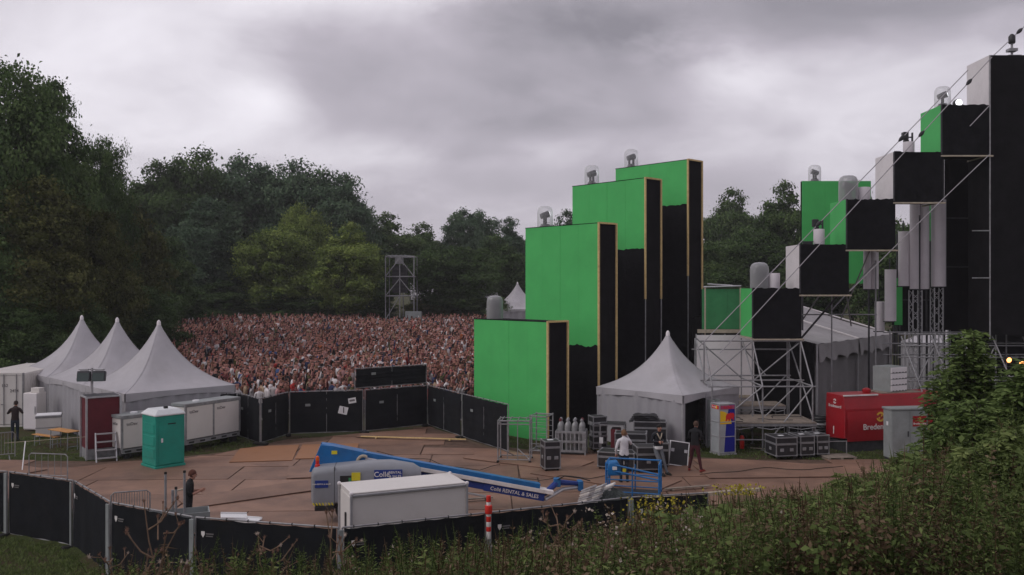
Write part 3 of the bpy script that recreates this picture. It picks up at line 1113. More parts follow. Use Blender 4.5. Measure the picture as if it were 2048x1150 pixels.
column(1727, 1757, 480, 578, 39.2, 'fluted white column under the middle stage step box', 2)
column(1770, 1792, 539, 642, 40.0, 'plain white column hanging lowest between the step boxes')
column(1797, 1820, 463, 572, 39.8, 'plain white column left of the fluted column on the truss')
column(1820, 1858, 400, 578, 39.5, 'broad fluted white column on the left truss', 2)
column(1863, 1891, 400, 573, 39.5, 'tall white column on the right truss, nearest the black wall')
column(1750, 1769, 603, 662, 41.0, 'short white column behind the lowest hanging column')


def truss(pa, pb, ya, D, label):
    xa, xb = X(pa, D), X(pb, D)
    w = xb - xa
    ztop = Zy(ya, D) - 0.06
    t = thing('lattice_truss', label, 'truss', (xa, D, 0), 0, 'lattice trusses under the white columns')
    cs = [(0, 0), (w, 0), (w, w), (0, w)]
    for c in cs:
        rod(t, 'chord', (*c, 0), (*c, ztop), 0.026, M['alu'])
    nb = int(ztop / (w * 0.9))
    for i in range(nb):
        z0, z1 = ztop * i / nb, ztop * (i + 1) / nb
        for k in range(4):
            a, b_ = cs[k], cs[(k + 1) % 4]
            if i % 2:
                a, b_ = b_, a
            rod(t, 'lacing', (*a, z0), (*b_, z1), 0.014, M['alu'])
    return t


truss(1826, 1844, 578, 39.4, 'left lattice truss under the broad fluted column')
truss(1869, 1886, 573, 39.4, 'right lattice truss under the column nearest the black wall')

# green slabs behind the steps
def slab(pa, pb, ya, yb, D, th, m, label, cat='stage panel', name='green_stage_screen'):
    xa, xb, z0, z1 = X(pa, D), X(pb, D), Zy(yb, D), Zy(ya, D)
    t = thing(name, label, cat, (xa, D, 0))
    n_ = max(1, int(round((xb - xa) / 1.25)))
    for i in range(n_):
        a, b_ = (xb - xa) * i / n_, (xb - xa) * (i + 1) / n_
        MB().b2((a + 0.003, -0.002 * (i % 2), z0), (b_ - 0.003, 0.03, z1)).obj('green_panel', m, t)
    MB().b2((0.0, 0.035, z0), (xb - xa, th, z1 - 0.01)).obj('core', M['black'], t)
    for q in (0.06, xb - xa - 0.06):
        beam(t, 'leg', (q, th / 2, 0.0), (q, th / 2, z0), 0.07, 0.07, M['darksteel'])
    return t


slab(1604, 1742, 362, 567, 43.0, 0.22, M['green'], 'large green slab behind the stage steps, right of the far trees')
bar(None, 'light_shelf', (X(1632, 43.5), 43.55, Zy(362, 43.0) - 0.03), (1.0, 0.7, 0.05), M['darksteel'])
tag(bpy.data.objects['light_shelf'], 'small dark shelf carrying the domed light on the green screen behind the steps', 'shelf')
moving_light((X(1630, 43.5), 43.55, Zy(362, 43.0) + 0.003), 'domed light on the green slab behind the stage steps', False, False, 0.8)
slab(1854, 1873, 402, 482, 40.6, 0.3, M['green'], 'narrow green strip between the two tall white columns')
slab(1789, 1805, 556, 650, 41.2, 0.3, M['green'], 'narrow green strip right of the lowest hanging column')
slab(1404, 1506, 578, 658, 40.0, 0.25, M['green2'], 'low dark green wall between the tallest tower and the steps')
t = thing('wall_top_rail', 'pale rail along the top of the low dark green wall', 'rail', (X(1407, 39.9), 39.9, 0))
wl_ = X(1482, 39.9) - X(1407, 39.9)
rod(t, 'rail_tube', (0, 0, Zy(574, 39.9)), (wl_, 0, Zy(572, 39.9)), 0.04, M['alu'])
rod(t, 'rail_tube', (0.2, 0.1, Zy(568, 39.9)), (wl_ * 0.8, 0.1, Zy(571, 39.9)), 0.03, M['alu'])
beam(t, 'ledge_beam', (-0.3, -0.15, Zy(662, 39.9)), (wl_ + 0.1, -0.15, Zy(662, 39.9)), 0.1, 0.16, M['palewood'])
for q in (0.05, wl_ - 0.05):
    beam(t, 'post', (q, -0.1, 0), (q, -0.1, Zy(575, 39.9)), 0.06, 0.06, M['palewood'])
t = thing('cloth_screen', 'off-white cloth wall below the low green wall, behind the scaffold', 'cloth screen', (X(1393, 39.6), 39.6, 0))
wrinkled(MB(), (0, 0), (X(1508, 39.6) - X(1393, 39.6), 0), 0.3, Zy(670, 39.6), (0, -1), 0.02, 77, 0, 18, 14).obj('cloth', M['white'], t, True)
for q in (0.0, 1.3, 2.55):
    rod(t, 'post', (q, 0.08, 0), (q, 0.08, Zy(668, 39.6)), 0.03, M['steel'])
beam(t, 'foot_beam', (0, -0.1, Zy(792, 39.6)), (2.4, -0.1, Zy(792, 39.6)), 0.1, 0.12, M['palewood'])

# ------------------------------------------------------------------ scaffold under the lowest box
t = thing('scaffold', 'tubular steel scaffold carrying the lowest stage step box', 'scaffold', (X(1505, D0), D0, 0))
ST = M['steel']
xs = [-2.05, 0.0, 2.03]
zb = Zy(681, D0)
fz = 2.6
for x in xs:
    rod(t, 'upright', (x, 0.0, 0), (x, 0.0, zb), 0.032, ST)
    rod(t, 'upright', (x, 1.8, 0), (x, 1.8, zb), 0.032, M['dullsteel'])
    rod(t, 'upright', (x, -1.5, 0), (x, -1.5, fz), 0.032, ST)
    rod(t, 'raking_brace', (x, -0.04, zb - 0.05), (x, -1.5, fz), 0.032, ST)
    rod(t, 'raking_brace', (x + 0.04, 0.04, fz + 0.1), (x + 0.04, -1.46, 1.25), 0.03, ST)
    rod(t, 'raking_brace', (x + 0.04, 1.76, zb - 0.1), (x + 0.04, 0.05, fz + 0.1), 0.03, M['dullsteel'])
    for zz in (fz, 1.0):
        rod(t, 'ledger', (x, -1.5, zz), (x, 1.8, zz), 0.03, M['dullsteel'])
for y, zz, m in ((-1.5, fz - 0.02, ST), (0.0, fz + 0.08, ST), (1.8, fz + 0.1, M['dullsteel']), (-1.5, 0.42, ST), (0.0, zb - 0.02, ST), (1.8, zb - 0.5, M['dullsteel'])):
    rod(t, 'ledger', (xs[0] - 0.15, y, zz), (xs[2] + 0.15, y, zz), 0.032, m)
for a, b_, m in (((-2.05, -0.05, fz), (0.0, -0.05, zb), ST), ((0.1, 0.06, fz + 0.1), (2.0, 0.06, zb - 0.1), ST), ((-2.05, -1.54, 0.9), (0.0, -1.54, fz), ST), ((0.1, -1.54, 0.2), (2.03, -1.54, fz), ST),
                 ((0.0, 1.85, 0.6), (2.0, 1.85, fz + 0.1), M['dullsteel']), ((-2.0, 1.85, zb), (0.0, 1.85, fz), M['dullsteel']), ((0.0, 1.85, zb - 0.3), (1.1, 1.85, fz + 0.1), M['dullsteel']), ((0.0, 0.05, 0.6), (2.03, 0.05, fz), ST)):
    rod(t, 'diagonal_brace', a, b_, 0.03, m)
for x in xs:
    for y in (-1.5, 0.0, 1.8):
        MB().lathe([(0.09, 0.0), (0.09, 0.012), (0.03, 0.02), (0.03, 0.12)], 8, (x, y, 0.0)).obj('base_plate', M['dullsteel'], t)
# decks
def deck(x0, x1, y0, y1, z, label, grp='stage decks in the scaffold'):
    t = thing('stage_platform', label, 'stage deck', ((x0 + x1) / 2, (y0 + y1) / 2, 0), 0, grp)
    w, d = x1 - x0, y1 - y0
    n_ = max(2, int(w / 1.0))
    for i in range(n_):
        MB().b2((-w / 2 + w * i / n_ + 0.006, -d / 2, z - 0.05), (-w / 2 + w * (i + 1) / n_ - 0.006, d / 2, z)).obj('deck_board', M['greywood'], t)
    for yy in (-d / 2 + 0.04, d / 2 - 0.04):
        beam(t, 'frame_rail', (-w / 2, yy, z - 0.11), (w / 2, yy, z - 0.11), 0.05, 0.11, M['steel'])
    for xx in (-w / 2 + 0.05, w / 2 - 0.05):
        for yy in (-d / 2 + 0.05, d / 2 - 0.05):
            rod(t, 'leg', (xx, yy, 0), (xx, yy, z - 0.11), 0.028, M['steel'])
    for i in range(3):
        cx = -w / 2 + w * (i + 0.5) / 3
        MB().path([(cx - w / 7, -d / 2 - 0.03, z - 0.2), (cx, -d / 2 - 0.03, z - 0.28), (cx + w / 7, -d / 2 - 0.03, z - 0.2)], 0.018, 6).obj('hanging_cable', M['dullsteel'], t)
    return t


x0 = X(1505, D0)
deck(x0 - 1.6, x0 + 2.15, 35.35, 37.6, 1.15, 'front stage deck inside the scaffold, littered with cables')
deck(x0 - 0.6, x0 + 1.7, 37.9, 39.3, 1.5, 'rear raised stage deck inside the scaffold')
deck(x0 - 2.2, x0 - 0.7, 38.0, 39.2, 1.75, 'small pale stage deck at the left rear of the scaffold')
for i in range(5):
    rc = random.Random(i)
    pts, q = [], Vector((x0 - 1.4 + i * 0.7, 35.6 + i * 0.3, 1.165))
    a = rc.uniform(0, 6)
    for k in range(9):
        pts.append(q.copy())
        a += rc.uniform(-0.9, 0.9)
        q = q + Vector((math.cos(a), math.sin(a) * 0.6, 0)) * 0.2
        q.x = min(max(q.x, x0 - 1.5), x0 + 2.0)
        q.y = min(max(q.y, 35.5), 37.4)
    tag(MB().path(pts, 0.015, 5).obj('cable', M['blackplastic'], None, True), ('leftmost', 'second', 'middle', 'fourth', 'rightmost')[i] + ' loose black cable lying on the front stage deck', 'cable', 'cables on the front stage deck')
# junk between scaffold and generator
t = thing('cable_stack', 'stack of coiled dark cables beside the scaffold and the red generator', 'cable stack', (X(1640, 37.2), 37.2, 0))
for k in range(9):
    rc = random.Random(k + 50)
    MB().path([(0.36 * math.cos(q * 0.52) + rc.uniform(-.03, .03), 0.36 * math.sin(q * 0.52), 0.05 + 0.13 * k + rc.uniform(-.02, .02)) for q in range(13)], 0.06, 6).obj('cable_coil', M['blackplastic' if k % 3 else 'dullsteel'], t, True)
# ------------------------------------------------------------------ ropes across the steps
def rope(a, b, sag, knots, label):
    a, b = Vector(a), Vector(b)
    t = thing('guy_rope', label, 'rope', a, 0, 'guy ropes across the stage steps')
    pts = [(a.lerp(b, k / 12) - Vector((0, 0, sag * 4 * (k / 12) * (1 - k / 12)))) - a for k in range(13)]
    MB().path(pts, 0.02, 6).obj('line', M['rope'], t, True)
    for k in knots:
        p = a.lerp(b, k) - Vector((0, 0, sag * 4 * k * (1 - k))) - a
        dr = (b - a).normalized()
        MB().path([p - dr * 0.16, p - dr * 0.06, p + dr * 0.06, p + dr * 0.18], [0.03, 0.075, 0.085, 0.03], 8).obj('ratchet', M['blackplastic'], t, True)
    return t


RD = 36.75
rope(P(1392, 700, RD), P(1936, 140, RD), 0.0, (0.45, 0.755), 'upper guy rope running up to the top of the white wall side')
rope(P(1440, 706, RD), P(1984, 114, RD), 0.0, (0.74, 0.915), 'lower guy rope running up to the top corner of the black wall')
rope(P(1700, 582, RD), P(1886, 398, RD), 0.0, (), 'short guy rope below the middle stage step box')
rope(P(1886, 398, RD), P(1979, 309, RD), 0.0, (), 'short guy rope under the highest stage step box')
rope(P(1940, 252, RD), P(1980, 210, RD), 0.0, (), 'short guy rope across the highest stage step box cloth')
rope(P(1984, 114, 37.6), P(2075, 28, 37.6), 0.0, (0.6,), 'thin guy rope rising above the tall black wall at the right edge')
# props below the second and third box
t = thing('steel_scaffold', 'steel prop frame under the second stage step box, in front of the grey marquee', 'scaffold', (X(1600, D0), D0, 0))
zq = Zy(588, D0)
for a, b_, r, m in (((0.1, 0.1, zq), (0.65, 1.9, 4.6), 0.03, 'steel'), ((2.0, 0.1, zq), (2.9, 1.9, 4.9), 0.03, 'steel'), ((0.9, 0.1, zq), (0.1, 1.6, 4.4), 0.03, 'dullsteel'), ((2.0, 0.9, zq), (0.3, 1.9, 3.9), 0.045, 'darksteel'),
                    ((0.1, 1.8, 0.0), (0.1, 1.8, zq), 0.035, 'dullsteel'), ((2.0, 1.8, 0.0), (2.0, 1.8, zq), 0.03, 'dullsteel'), ((0.0, 1.8, 5.4), (4.0, 1.8, 5.4), 0.03, 'steel'), ((3.0, 0.1, Zy(500, D0)), (2.4, 1.8, 5.2), 0.03, 'steel'),
                    ((3.95, 1.8, 0.0), (3.95, 1.8, 7.8), 0.035, 'dullsteel'), ((5.9, 1.8, 0), (5.9, 1.8, 9.8), 0.035, 'darksteel'), ((2.0, 1.8, 5.6), (3.95, 1.8, 7.7), 0.03, 'dullsteel')):
    rod(t, 'prop_tube', a, b_, r, M[m])
# right-hand scaffold seen through the shrub
t = thing('side_scaffold', 'tubular scaffold right of the grey marquee, below the lattice trusses', 'scaffold', (X(1810, 37.6), 37.6, 0))
for i, x in enumerate((0.0, 1.3, 2.6, 3.9, 5.2, 6.6)):
    for y in (0.0, 1.5):
        rod(t, 'upright', (x, y, 0), (x, y, 4.7 if i < 4 else 4.5), 0.03, M['dullsteel'])
    rod(t, 'raking_brace', (x - 0.2, -0.1, 4.5), (x + 0.3, -1.5, 1.6), 0.032, M['steel'] if i % 2 else M['dullsteel'])
for zz in (1.4, 2.6, 3.6, 4.1, 4.6):
    for y in (0.0, 1.5):
        rod(t, 'ledger', (-0.3, y, zz), (8.0, y, zz), 0.028, M['dullsteel'])
for i in range(5):
    rod(t, 'diagonal_brace', (1.3 * i, 0.04, 1.4 + 1.2 * (i % 2)), (1.3 * i + 1.3, 0.04, 4.1 - 1.2 * (i % 2)), 0.028, M['dullsteel'])
rod(t, 'white_strut', (5.05, -0.5, Zy(585, 37.2)), (6.1, -1.0, Zy(675, 36.5)), 0.045, M['alu'])
for i, (px, py) in enumerate(((2018, 720), (2043, 727))):
    D = 37.0
    p = P(px, py, D)
    q = thing('par_lamp', ('left' if i == 0 else 'right') + ' one of the two lit orange lamps on the scaffold at the right edge', 'stage light', p, 0, 'lit lamps at the right edge')
    MB().lathe([(0.10, 0.0), (0.12, 0.02), (0.12, 0.2), (0.07, 0.34)], 14, M=Matrix.Rotation(R(-80), 3, 'X')).obj('housing', M['blackplastic'], q, True)
    MB().lathe([(0.105, -0.012), (0.09, -0.02)], 14, M=Matrix.Rotation(R(-80), 3, 'X')).obj('lens', M['warmlens'], q, True)
    MB().path([(-0.14, 0.1, 0), (-0.14, 0.1, 0.2), (0, 0.1, 0.27), (0.14, 0.1, 0.2), (0.14, 0.1, 0)], 0.014, 5).tube((0, 0.1, 0.27), (0, 0.45, 0.30), 0.016).obj('bracket', M['darksteel'], q)

# ------------------------------------------------------------------ grey marquee
A, Bv = Vector((13.7, 39.3, 0)), Vector((20.8, 48, 0))
ux = (Bv - A).normalized()
uy = Vector((-ux.y, ux.x, 0))
ml = (Bv - A).length
t = thing('grey_marquee', 'grey tarpaulin marquee with scalloped valance behind the red generator', 'marquee', A, math.atan2(ux.y, ux.x))
EZ, RZ, HW = 4.05, 5.5, 5.0
nb = 2
for k in range(nb):
    a, b_ = ml * k / nb, ml * (k + 1) / nb - 0.08
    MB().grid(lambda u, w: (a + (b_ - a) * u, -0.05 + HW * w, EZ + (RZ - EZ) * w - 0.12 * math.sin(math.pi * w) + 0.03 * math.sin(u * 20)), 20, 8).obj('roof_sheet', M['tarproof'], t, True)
    MB().grid(lambda u, w: (a + (b_ - a) * u, -0.06 - 0.06 * (1 - w) * (1 + math.sin(u * 23 + k)), EZ - (1 - w) * (0.72 + 0.1 * math.cos(u * 6 * math.pi))), 40, 6).obj('valance', M['tarproof'], t, True)
    MB().path([(b_, -0.07, EZ + 0.02), (b_, HW, RZ + 0.02)], 0.045, 6).obj('roof_seam', M['white'], t, True)
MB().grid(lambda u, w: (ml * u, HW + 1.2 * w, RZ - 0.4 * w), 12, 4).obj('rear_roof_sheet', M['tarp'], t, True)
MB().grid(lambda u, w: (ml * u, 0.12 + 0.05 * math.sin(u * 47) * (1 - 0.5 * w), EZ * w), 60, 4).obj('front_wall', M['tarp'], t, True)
for xx, mm_ in ((0.0, 'black'), (ml, 'tarp')):  # left gable coloured black in place of the dark open interior
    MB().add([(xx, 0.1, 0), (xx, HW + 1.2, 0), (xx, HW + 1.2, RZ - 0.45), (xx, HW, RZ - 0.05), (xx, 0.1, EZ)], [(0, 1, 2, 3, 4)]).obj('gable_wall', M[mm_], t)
MB().b2((0.1, HW + 1.1, 0), (ml - 0.1, HW + 1.15, RZ - 0.5)).obj('rear_wall', M['tarp'], t)
for xx in (0.0, ml / 2, ml):
    rod(t, 'pole', (xx, 0.0, 0), (xx, 0.0, EZ), 0.05, M['alu'])

# ------------------------------------------------------------------ red generator
gc = Vector((13.3, 35.0, 0))
ga = math.atan2(1.2, 4.5)
t = thing('generator', 'red Bredenoord container generator beside the stage scaffold'.replace('Bredenoord ', 'long '), 'generator', gc, ga)
GL, GWd, GH = 4.7, 1.25, 2.27
z0 = 0.42
prof = [(0.0, z0 + 0.12), (0.0, 1.72), (0.09, GH), (GWd - 0.05, GH), (GWd, 1.8), (GWd, z0)]
mb = MB()
vs = [(0, y, z) for y, z in prof] + [(GL, y, z) for y, z in prof]
nn = len(prof)
mb.add(vs, [tuple(range(nn)), tuple(range(2 * nn - 1, nn - 1, -1))] + [(i, i + nn, (i + 1) % nn + nn, (i + 1) % nn) for i in range(nn)])
mb.obj('housing', M['red'], t, bevel=0.03)
MB().b2((0.05, 0.05, 0.0), (GL - 0.05, GWd - 0.05, z0)).obj('skid', M['darksteel'], t)
MB().grid(lambda u, w: (0.1 + (GL - 0.6) * u, -0.012 - 0.05 * math.sin(w * math.pi), z0 + (1.2) * w), 12, 6).obj('side_door', M['red'], t, True)
MB().b2((0.0, 0.03, GH - 0.035), (1.6, 0.10, GH + 0.012)).obj('roof_gutter', M['inkwhite'], t)
MB().b2((1.9, 0.15, GH + 0.002), (3.8, 1.2, GH + 0.04)).obj('roof_hatch', M['greywood'], t)
MB().lathe([(0.14, 0), (0.17, 0.05), (0.17, 0.14), (0.05, 0.2)], 12, (1.55, 0.7, GH)).obj('exhaust_cap', M['red'], t, True)
text(t, 'lettering', '4333', 0.20, M['inkwhite'], (0.42, 0.035, 1.86), (R(84), 0, 0))
text(t, 'lettering', 'Bredenoord', 0.33, M['inkwhite'], (1.62, -0.075, 0.98), (R(90), 0, 0))
text(t, 'end_lettering', 'Bredenoord', 0.17, M['inkwhite'], (-0.008, 0.62, 1.78), (R(90), 0, R(-90)))
text(t, 'end_lettering', '1', 0.45, M['inkwhite'], (-0.008, 0.7, 0.78), (R(90), 0, R(-90)))


def swirl(parent, c, r, m, rot):
    """ring of two half arcs with a lightning gap"""
    mb = MB()
    for s in (0, math.pi):
        pts = []
        for k in range(10):
            q = s + 0.35 + 2.35 * k / 9
            pts.append((math.cos(q) * r, math.sin(q) * r))
        for k in range(9, -1, -1):
            q = s + 0.35 + 2.35 * k / 9
            pts.append((math.cos(q) * r * 0.62, math.sin(q) * r * 0.62))
        Mx = Matrix.Translation(c) @ rot
        for k in range(9):
            mb.prism([pts[k], pts[k + 1], pts[18 - k], pts[19 - k]], 0.004, Mx)
        mb.prism([(0.05 * r * math.cos(s), 0.0), (r * 0.55 * math.cos(s + 0.3), r * 0.55 * math.sin(s + 0.3)), (r * 0.18 * math.cos(s), r * 0.5 * math.cos(s))], 0.005, Mx)
    return mb.obj('emblem', m, parent)


RX = Matrix.Rotation(R(90), 4, 'X')
swirl(t, Vector((1.62, -0.078, 1.38)), 0.2, M['inkyellow'], RX)
swirl(t, Vector((-0.01, 0.62, 1.98)), 0.1, M['inkwhite'], Matrix.Rotation(R(-90), 4, 'Z') @ RX)
# drawers on the generator
p = gc + Vector((math.cos(ga), math.sin(ga), 0)) * 2.75 + Vector((-math.sin(ga), math.cos(ga), 0)) * 0.65
t = thing('drawer_cabinet', 'pale drawer cabinet standing on the roof of the red generator', 'cabinet', (p.x, p.y, GH + 0.045), R(28))
MB().b2((-0.5, -0.3, 0), (0.5, 0.55, 1.02)).obj('carcass', M['cabgrey'], t)
for i in range(4):
    MB().b2((-0.48, -0.335, 0.02 + 0.25 * i), (0.48, -0.301, 0.245 + 0.25 * i)).obj('drawer', M['white'], t, bevel=0.01)
    for k in range(5):
        MB().b2((-0.40 + 0.19 * k, -0.345, 0.03 + 0.25 * i), (-0.30 + 0.19 * k, -0.336, 0.055 + 0.25 * i)).obj('handle_slot', M['inkblack'], t)
# grey cabinet
t = thing('switch_cabinet', 'grey steel switch cabinet in front of the red generator', 'cabinet', (14.35, 33.1, 0), R(8))
MB().b2((0, 0, 0.12), (1.5, 0.55, 1.95)).obj('housing', M['cabgrey'], t, bevel=0.02)
MB().b2((-0.04, -0.05, 1.951), (1.54, 0.6, 2.03)).obj('rain_roof', M['cabgrey'], t, bevel=0.02)
MB().b2((0.02, 0.02, 0), (1.48, 0.5, 0.12)).obj('plinth', M['darksteel'], t)
for x in (0.03, 0.76):
    d_ = MB().b2((x, -0.022, 0.18), (x + 0.71, -0.001, 1.92)).obj('door', M['cabgrey'], t, bevel=0.008)
    MB().b2((x + 0.62, -0.045, 0.95), (x + 0.66, -0.023, 1.15)).obj('handle', M['darksteel'], d_)
MB().b2((0.86, -0.03, 1.33), (1.42, -0.0225, 1.72)).obj('sign_plate', M['red'], t)
text(t, 'sign_lettering', 'Bredenoord', 0.105, M['inkwhite'], (1.14, -0.033, 1.43), (R(90), 0, 0))
swirl(t, Vector((1.14, -0.033, 1.59)), 0.08, M['inkyellow'], RX)
MB().b2((-0.02, 0.2, 1.35), (-0.001, 0.3, 1.5)).obj('warning_label', M['paper'], t)
# pallet
t = thing('pallet', 'grey wooden pallet with a tube frame beside the row of black flight cases', 'pallet', (12.55, 33.75, 0), R(6))
for k in range(6):
    MB().b2((-0.6, -0.4 + 0.14 * k, 0.10), (0.6, -0.4 + 0.14 * k + 0.10, 0.122)).obj('board', M['greywood'], t)
for x in (-0.52, 0, 0.52):
    MB().b2((x - 0.05, -0.4, 0.0), (x + 0.05, 0.42, 0.099)).obj('bearer', M['greywood'], t)
for x in (-0.55, 0.55):
    rod(t, 'frame_post', (x, 0.35, 0.122), (x, 0.35, 0.62), 0.025, M['steel'])
rod(t, 'frame_rail', (-0.55, 0.35, 0.6), (0.55, 0.35, 0.6), 0.02, M['steel'])

# ================================================================== pagoda tents
def pagoda(c, s, eave, peak, rz, label, door=None, val=0.34, name='pagoda_tent', group='white pagoda tents'):
    t = thing(name, label, 'tent', c, rz, group)
    h = s / 2

    def ring(u):
        k = u ** 2 if u < 0.3 else u
        return k
    nseg, nr = 40, 16

    def fn(u, w):
        # w 0 at the eave, 1 at the peak; square at the foot, round at the top
        r = (1 - w) ** 1.0 * (h + 0.04) + 0.035 * w
        a = 2 * math.pi * u
        ca, sa = math.cos(a), math.sin(a)
        sq = 1 / max(abs(ca), abs(sa))
        k = 1 + (sq - 1) * (1 - w) ** 0.55
        z = eave + (peak - eave) * (0.42 * w + 0.58 * w ** 2.6)
        # sheet sags between the hips
        hip = (abs(abs(ca) - abs(sa))) 
        z -= 0.10 * math.sin(math.pi * w) * hip * s / 4.7
        return (r * k * ca, r * k * sa, z)
    # sample angles so that corners land on vertices
    MB().grid(fn, nseg, nr).obj('roof', M['tent'], t, True, ang=60)
    MB().lathe([(0.09, peak - 0.12), (0.085, peak + 0.02), (0.05, peak + 0.09), (0.012, peak + 0.12)], 12).obj('finial', M['white'], t, True)
    mb = MB()
    for k in (1, 3, 5, 7):                                # welded seams running up the hips
        mb.path([Vector(fn(k / 8, w / 12)) + Vector((0, 0, 0.004)) for w in range(12)], 0.008, 5)
    mb.obj('seam', M['tent'], t, True)
    cs = [(-h, -h), (h, -h), (h, h), (-h, h)]
    for k in range(4):
        a, b_ = Vector((*cs[k], 0)), Vector((*cs[(k + 1) % 4], 0))
        d = (b_ - a).normalized()
        nrm = Vector((d.y, -d.x, 0))
        MB().grid(lambda u, w: a.lerp(b_, u) + nrm * (0.045 + 0.02 * math.sin(u * 16 + k) * (1 - w)) + Vector((0, 0, eave + 0.01 - (1 - w) * (val - 0.12 * math.sin(math.pi * u)))), 24, 3).obj('valance', M['tent'], t, True)
        u0, u1 = (0.0, 1.0)
        if door and door[0] == k:
            u0, u1 = door[1]
            for ua, ub in ((0.0, u0), (u1, 1.0)):
                MB().grid(lambda u, w: a.lerp(b_, ua + (ub - ua) * u) + nrm * (0.02 * math.sin((ua + (ub - ua) * u) * 40)) + Vector((0, 0, 0.02 + (eave - 0.03) * w)), 24, 3).obj('side_wall', M['tentwall'], t, True)
            MB().grid(lambda u, w: a.lerp(b_, u1 - 0.05 * u) + nrm * (0.03 + 0.03 * math.sin(u * 14)) + Vector((0, 0, 0.1 + (eave - 0.15) * w)), 10, 3).obj('door_flap', M['tentwall'], t, True)
        else:
            MB().grid(lambda u, w: a.lerp(b_, u) + nrm * (0.042 * math.sin(u * 52 + k + 1.5 * math.sin(u * 9)) + 0.02 * math.sin(u * 17)) * (1.0 - 0.3 * w) + Vector((0, 0, 0.02 + (eave - 0.03) * w)), 70, 3).obj('side_wall', M['tentwall'], t, True)
        rod(t, 'corner_pole', (a.x * 0.985, a.y * 0.985, 0), (a.x * 0.985, a.y * 0.985, eave), 0.045, M['alu'])
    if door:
        MB().b2((-h * 0.97, -h + 0.55, 0.02), (-h * 0.05, -h + 0.6, eave - 0.05)).obj('doorway_shade_sheet', M['black'], t)  # black sheet added behind the door, standing in for the unlit tent interior
    return t


pagoda((-15.6, 38.65, 0), 4.72, 2.3, 5.05, R(45), 'nearest of the three white pagoda tents on the left')
pagoda((-18.95, 42.0, 0), 4.72, 2.3, 5.05, R(45), 'middle of the three white pagoda tents on the left')
pagoda((-22.3, 45.35, 0), 4.72, 2.3, 5.05, R(45), 'farthest of the three white pagoda tents on the left, against the dark trees')
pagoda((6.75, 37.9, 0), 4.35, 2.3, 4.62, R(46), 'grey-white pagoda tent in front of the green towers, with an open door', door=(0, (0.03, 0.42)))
pagoda((X(1885, 53), 53, gz(X(1885, 53), 53)), 3.3, 3.0, 5.2, R(30), 'white pagoda tent behind the lattice trusses at the right')
xx = X(1035, 92)
pagoda((xx, 92, gz(xx, 92)), 5.2, 2.5, 5.2, R(20), 'far white pagoda tent left of the second green tower')
# things in the tent door
t = thing('crate_tower', 'tower of small grey crates in the door of the central tent', 'crate tower', (8.3, 36.15, 0), R(46))
for k in range(6):
    MB().b2((-0.22, -0.2, 0.33 * k), (0.22, 0.2, 0.33 * k + 0.05)).b2((-0.22, -0.2, 0.33 * k + 0.05), (-0.19, 0.2, 0.33 * k + 0.33)).b2((0.19, -0.2, 0.33 * k + 0.05), (0.22, 0.2, 0.33 * k + 0.33)).b2((-0.19, 0.17, 0.33 * k + 0.05), (0.19, 0.2, 0.33 * k + 0.33)).obj('crate', M['cabgrey'], t)
# far marquee
xm = X(822, 101)
t = thing('far_marquee', 'long white marquee roof half hidden by trees behind the crowd', 'marquee', (xm, 101, gz(xm, 101)), R(8))
ml2 = X(930, 101) - xm + 4
MB().add([(0, 0, 3.0), (ml2, 0, 3.0), (ml2, 3.5, 5.0), (0, 3.5, 5.0), (0, 7, 3.0), (ml2, 7, 3.0)], [(0, 1, 2, 3), (3, 2, 5, 4)]).obj('roof', M['tent'], t)
MB().b2((0.1, 0.1, 0), (ml2 - 0.1, 0.16, 3.0)).b2((0.1, 6.8, 0), (ml2 - 0.1, 6.86, 3.0)).obj('side_wall', M['tentwall'], t)
# loudspeaker tower
D = 92.0
xa, xb = X(771, D), X(828, D)
W = xb - xa
z0 = gz(xa, D)
t = thing('speaker_tower', 'scaffold tower with hanging black loudspeakers in the middle of the crowd', 'scaffold tower', (xa, D, z0))
lv = [0.0] + [Zy(y, D) - z0 for y in (640, 592, 553, 513)]
for x in (0, W / 2, W):
    for y in (0, W):
        rod(t, 'upright', (x, y, 0), (x, y, lv[4] + 0.1), 0.055, M['dullsteel'])
for z in lv[1:]:
    for y in (0, W):
        rod(t, 'ledger', (0, y, z), (W, y, z), 0.055, M['dullsteel'])
    for x in (0, W):
        rod(t, 'ledger', (x, 0, z), (x, W, z), 0.05, M['dullsteel'])
for k in (2, 3):
    rod(t, 'diagonal_brace', (0, -0.05, lv[k]), (W / 2, -0.05, lv[k + 1] - 0.2), 0.05, M['dullsteel'])
    rod(t, 'diagonal_brace', (W, -0.05, lv[k]), (W / 2, -0.05, lv[k + 1] - 0.2), 0.05, M['dullsteel'])
rod(t, 'diagonal_brace', (0, -0.05, lv[1]), (W / 2, -0.05, lv[2]), 0.045, M['dullsteel'])
for k in range(7):
    zz = lv[4] - 0.9 - 0.42 * k
    MB().b2((W * 0.2, W * 0.25 + 0.03 * k, zz - 0.4), (W * 0.72, W * 0.6, zz)).obj('loudspeaker', M['blackplastic'], t)
MB().b2((W * 0.3, W * 0.2, lv[4] - 0.75), (W * 0.55, W * 0.5, lv[4] - 0.05)).obj('hoist', M['dullsteel'], t)
for k in range(5):
    beam(t, 'roof_beam', (0.2 + W * 0.15 * k, -0.1, lv[4] + 0.12), (0.5 + W * 0.17 * k, W, lv[4] + 0.14), 0.12, 0.1, M['dullsteel'])
MB().b2((-0.2, -0.2, lv[1] - 0.5), (W + 0.3, W, lv[1] - 0.38)).obj('platform', M['darksteel'], t)
MB().b2((W * 0.7, -0.4, lv[1] - 0.2), (W + 0.8, 0.5, lv[1] + 0.9)).obj('control_booth', M['cabgrey'], t, bevel=0.05)

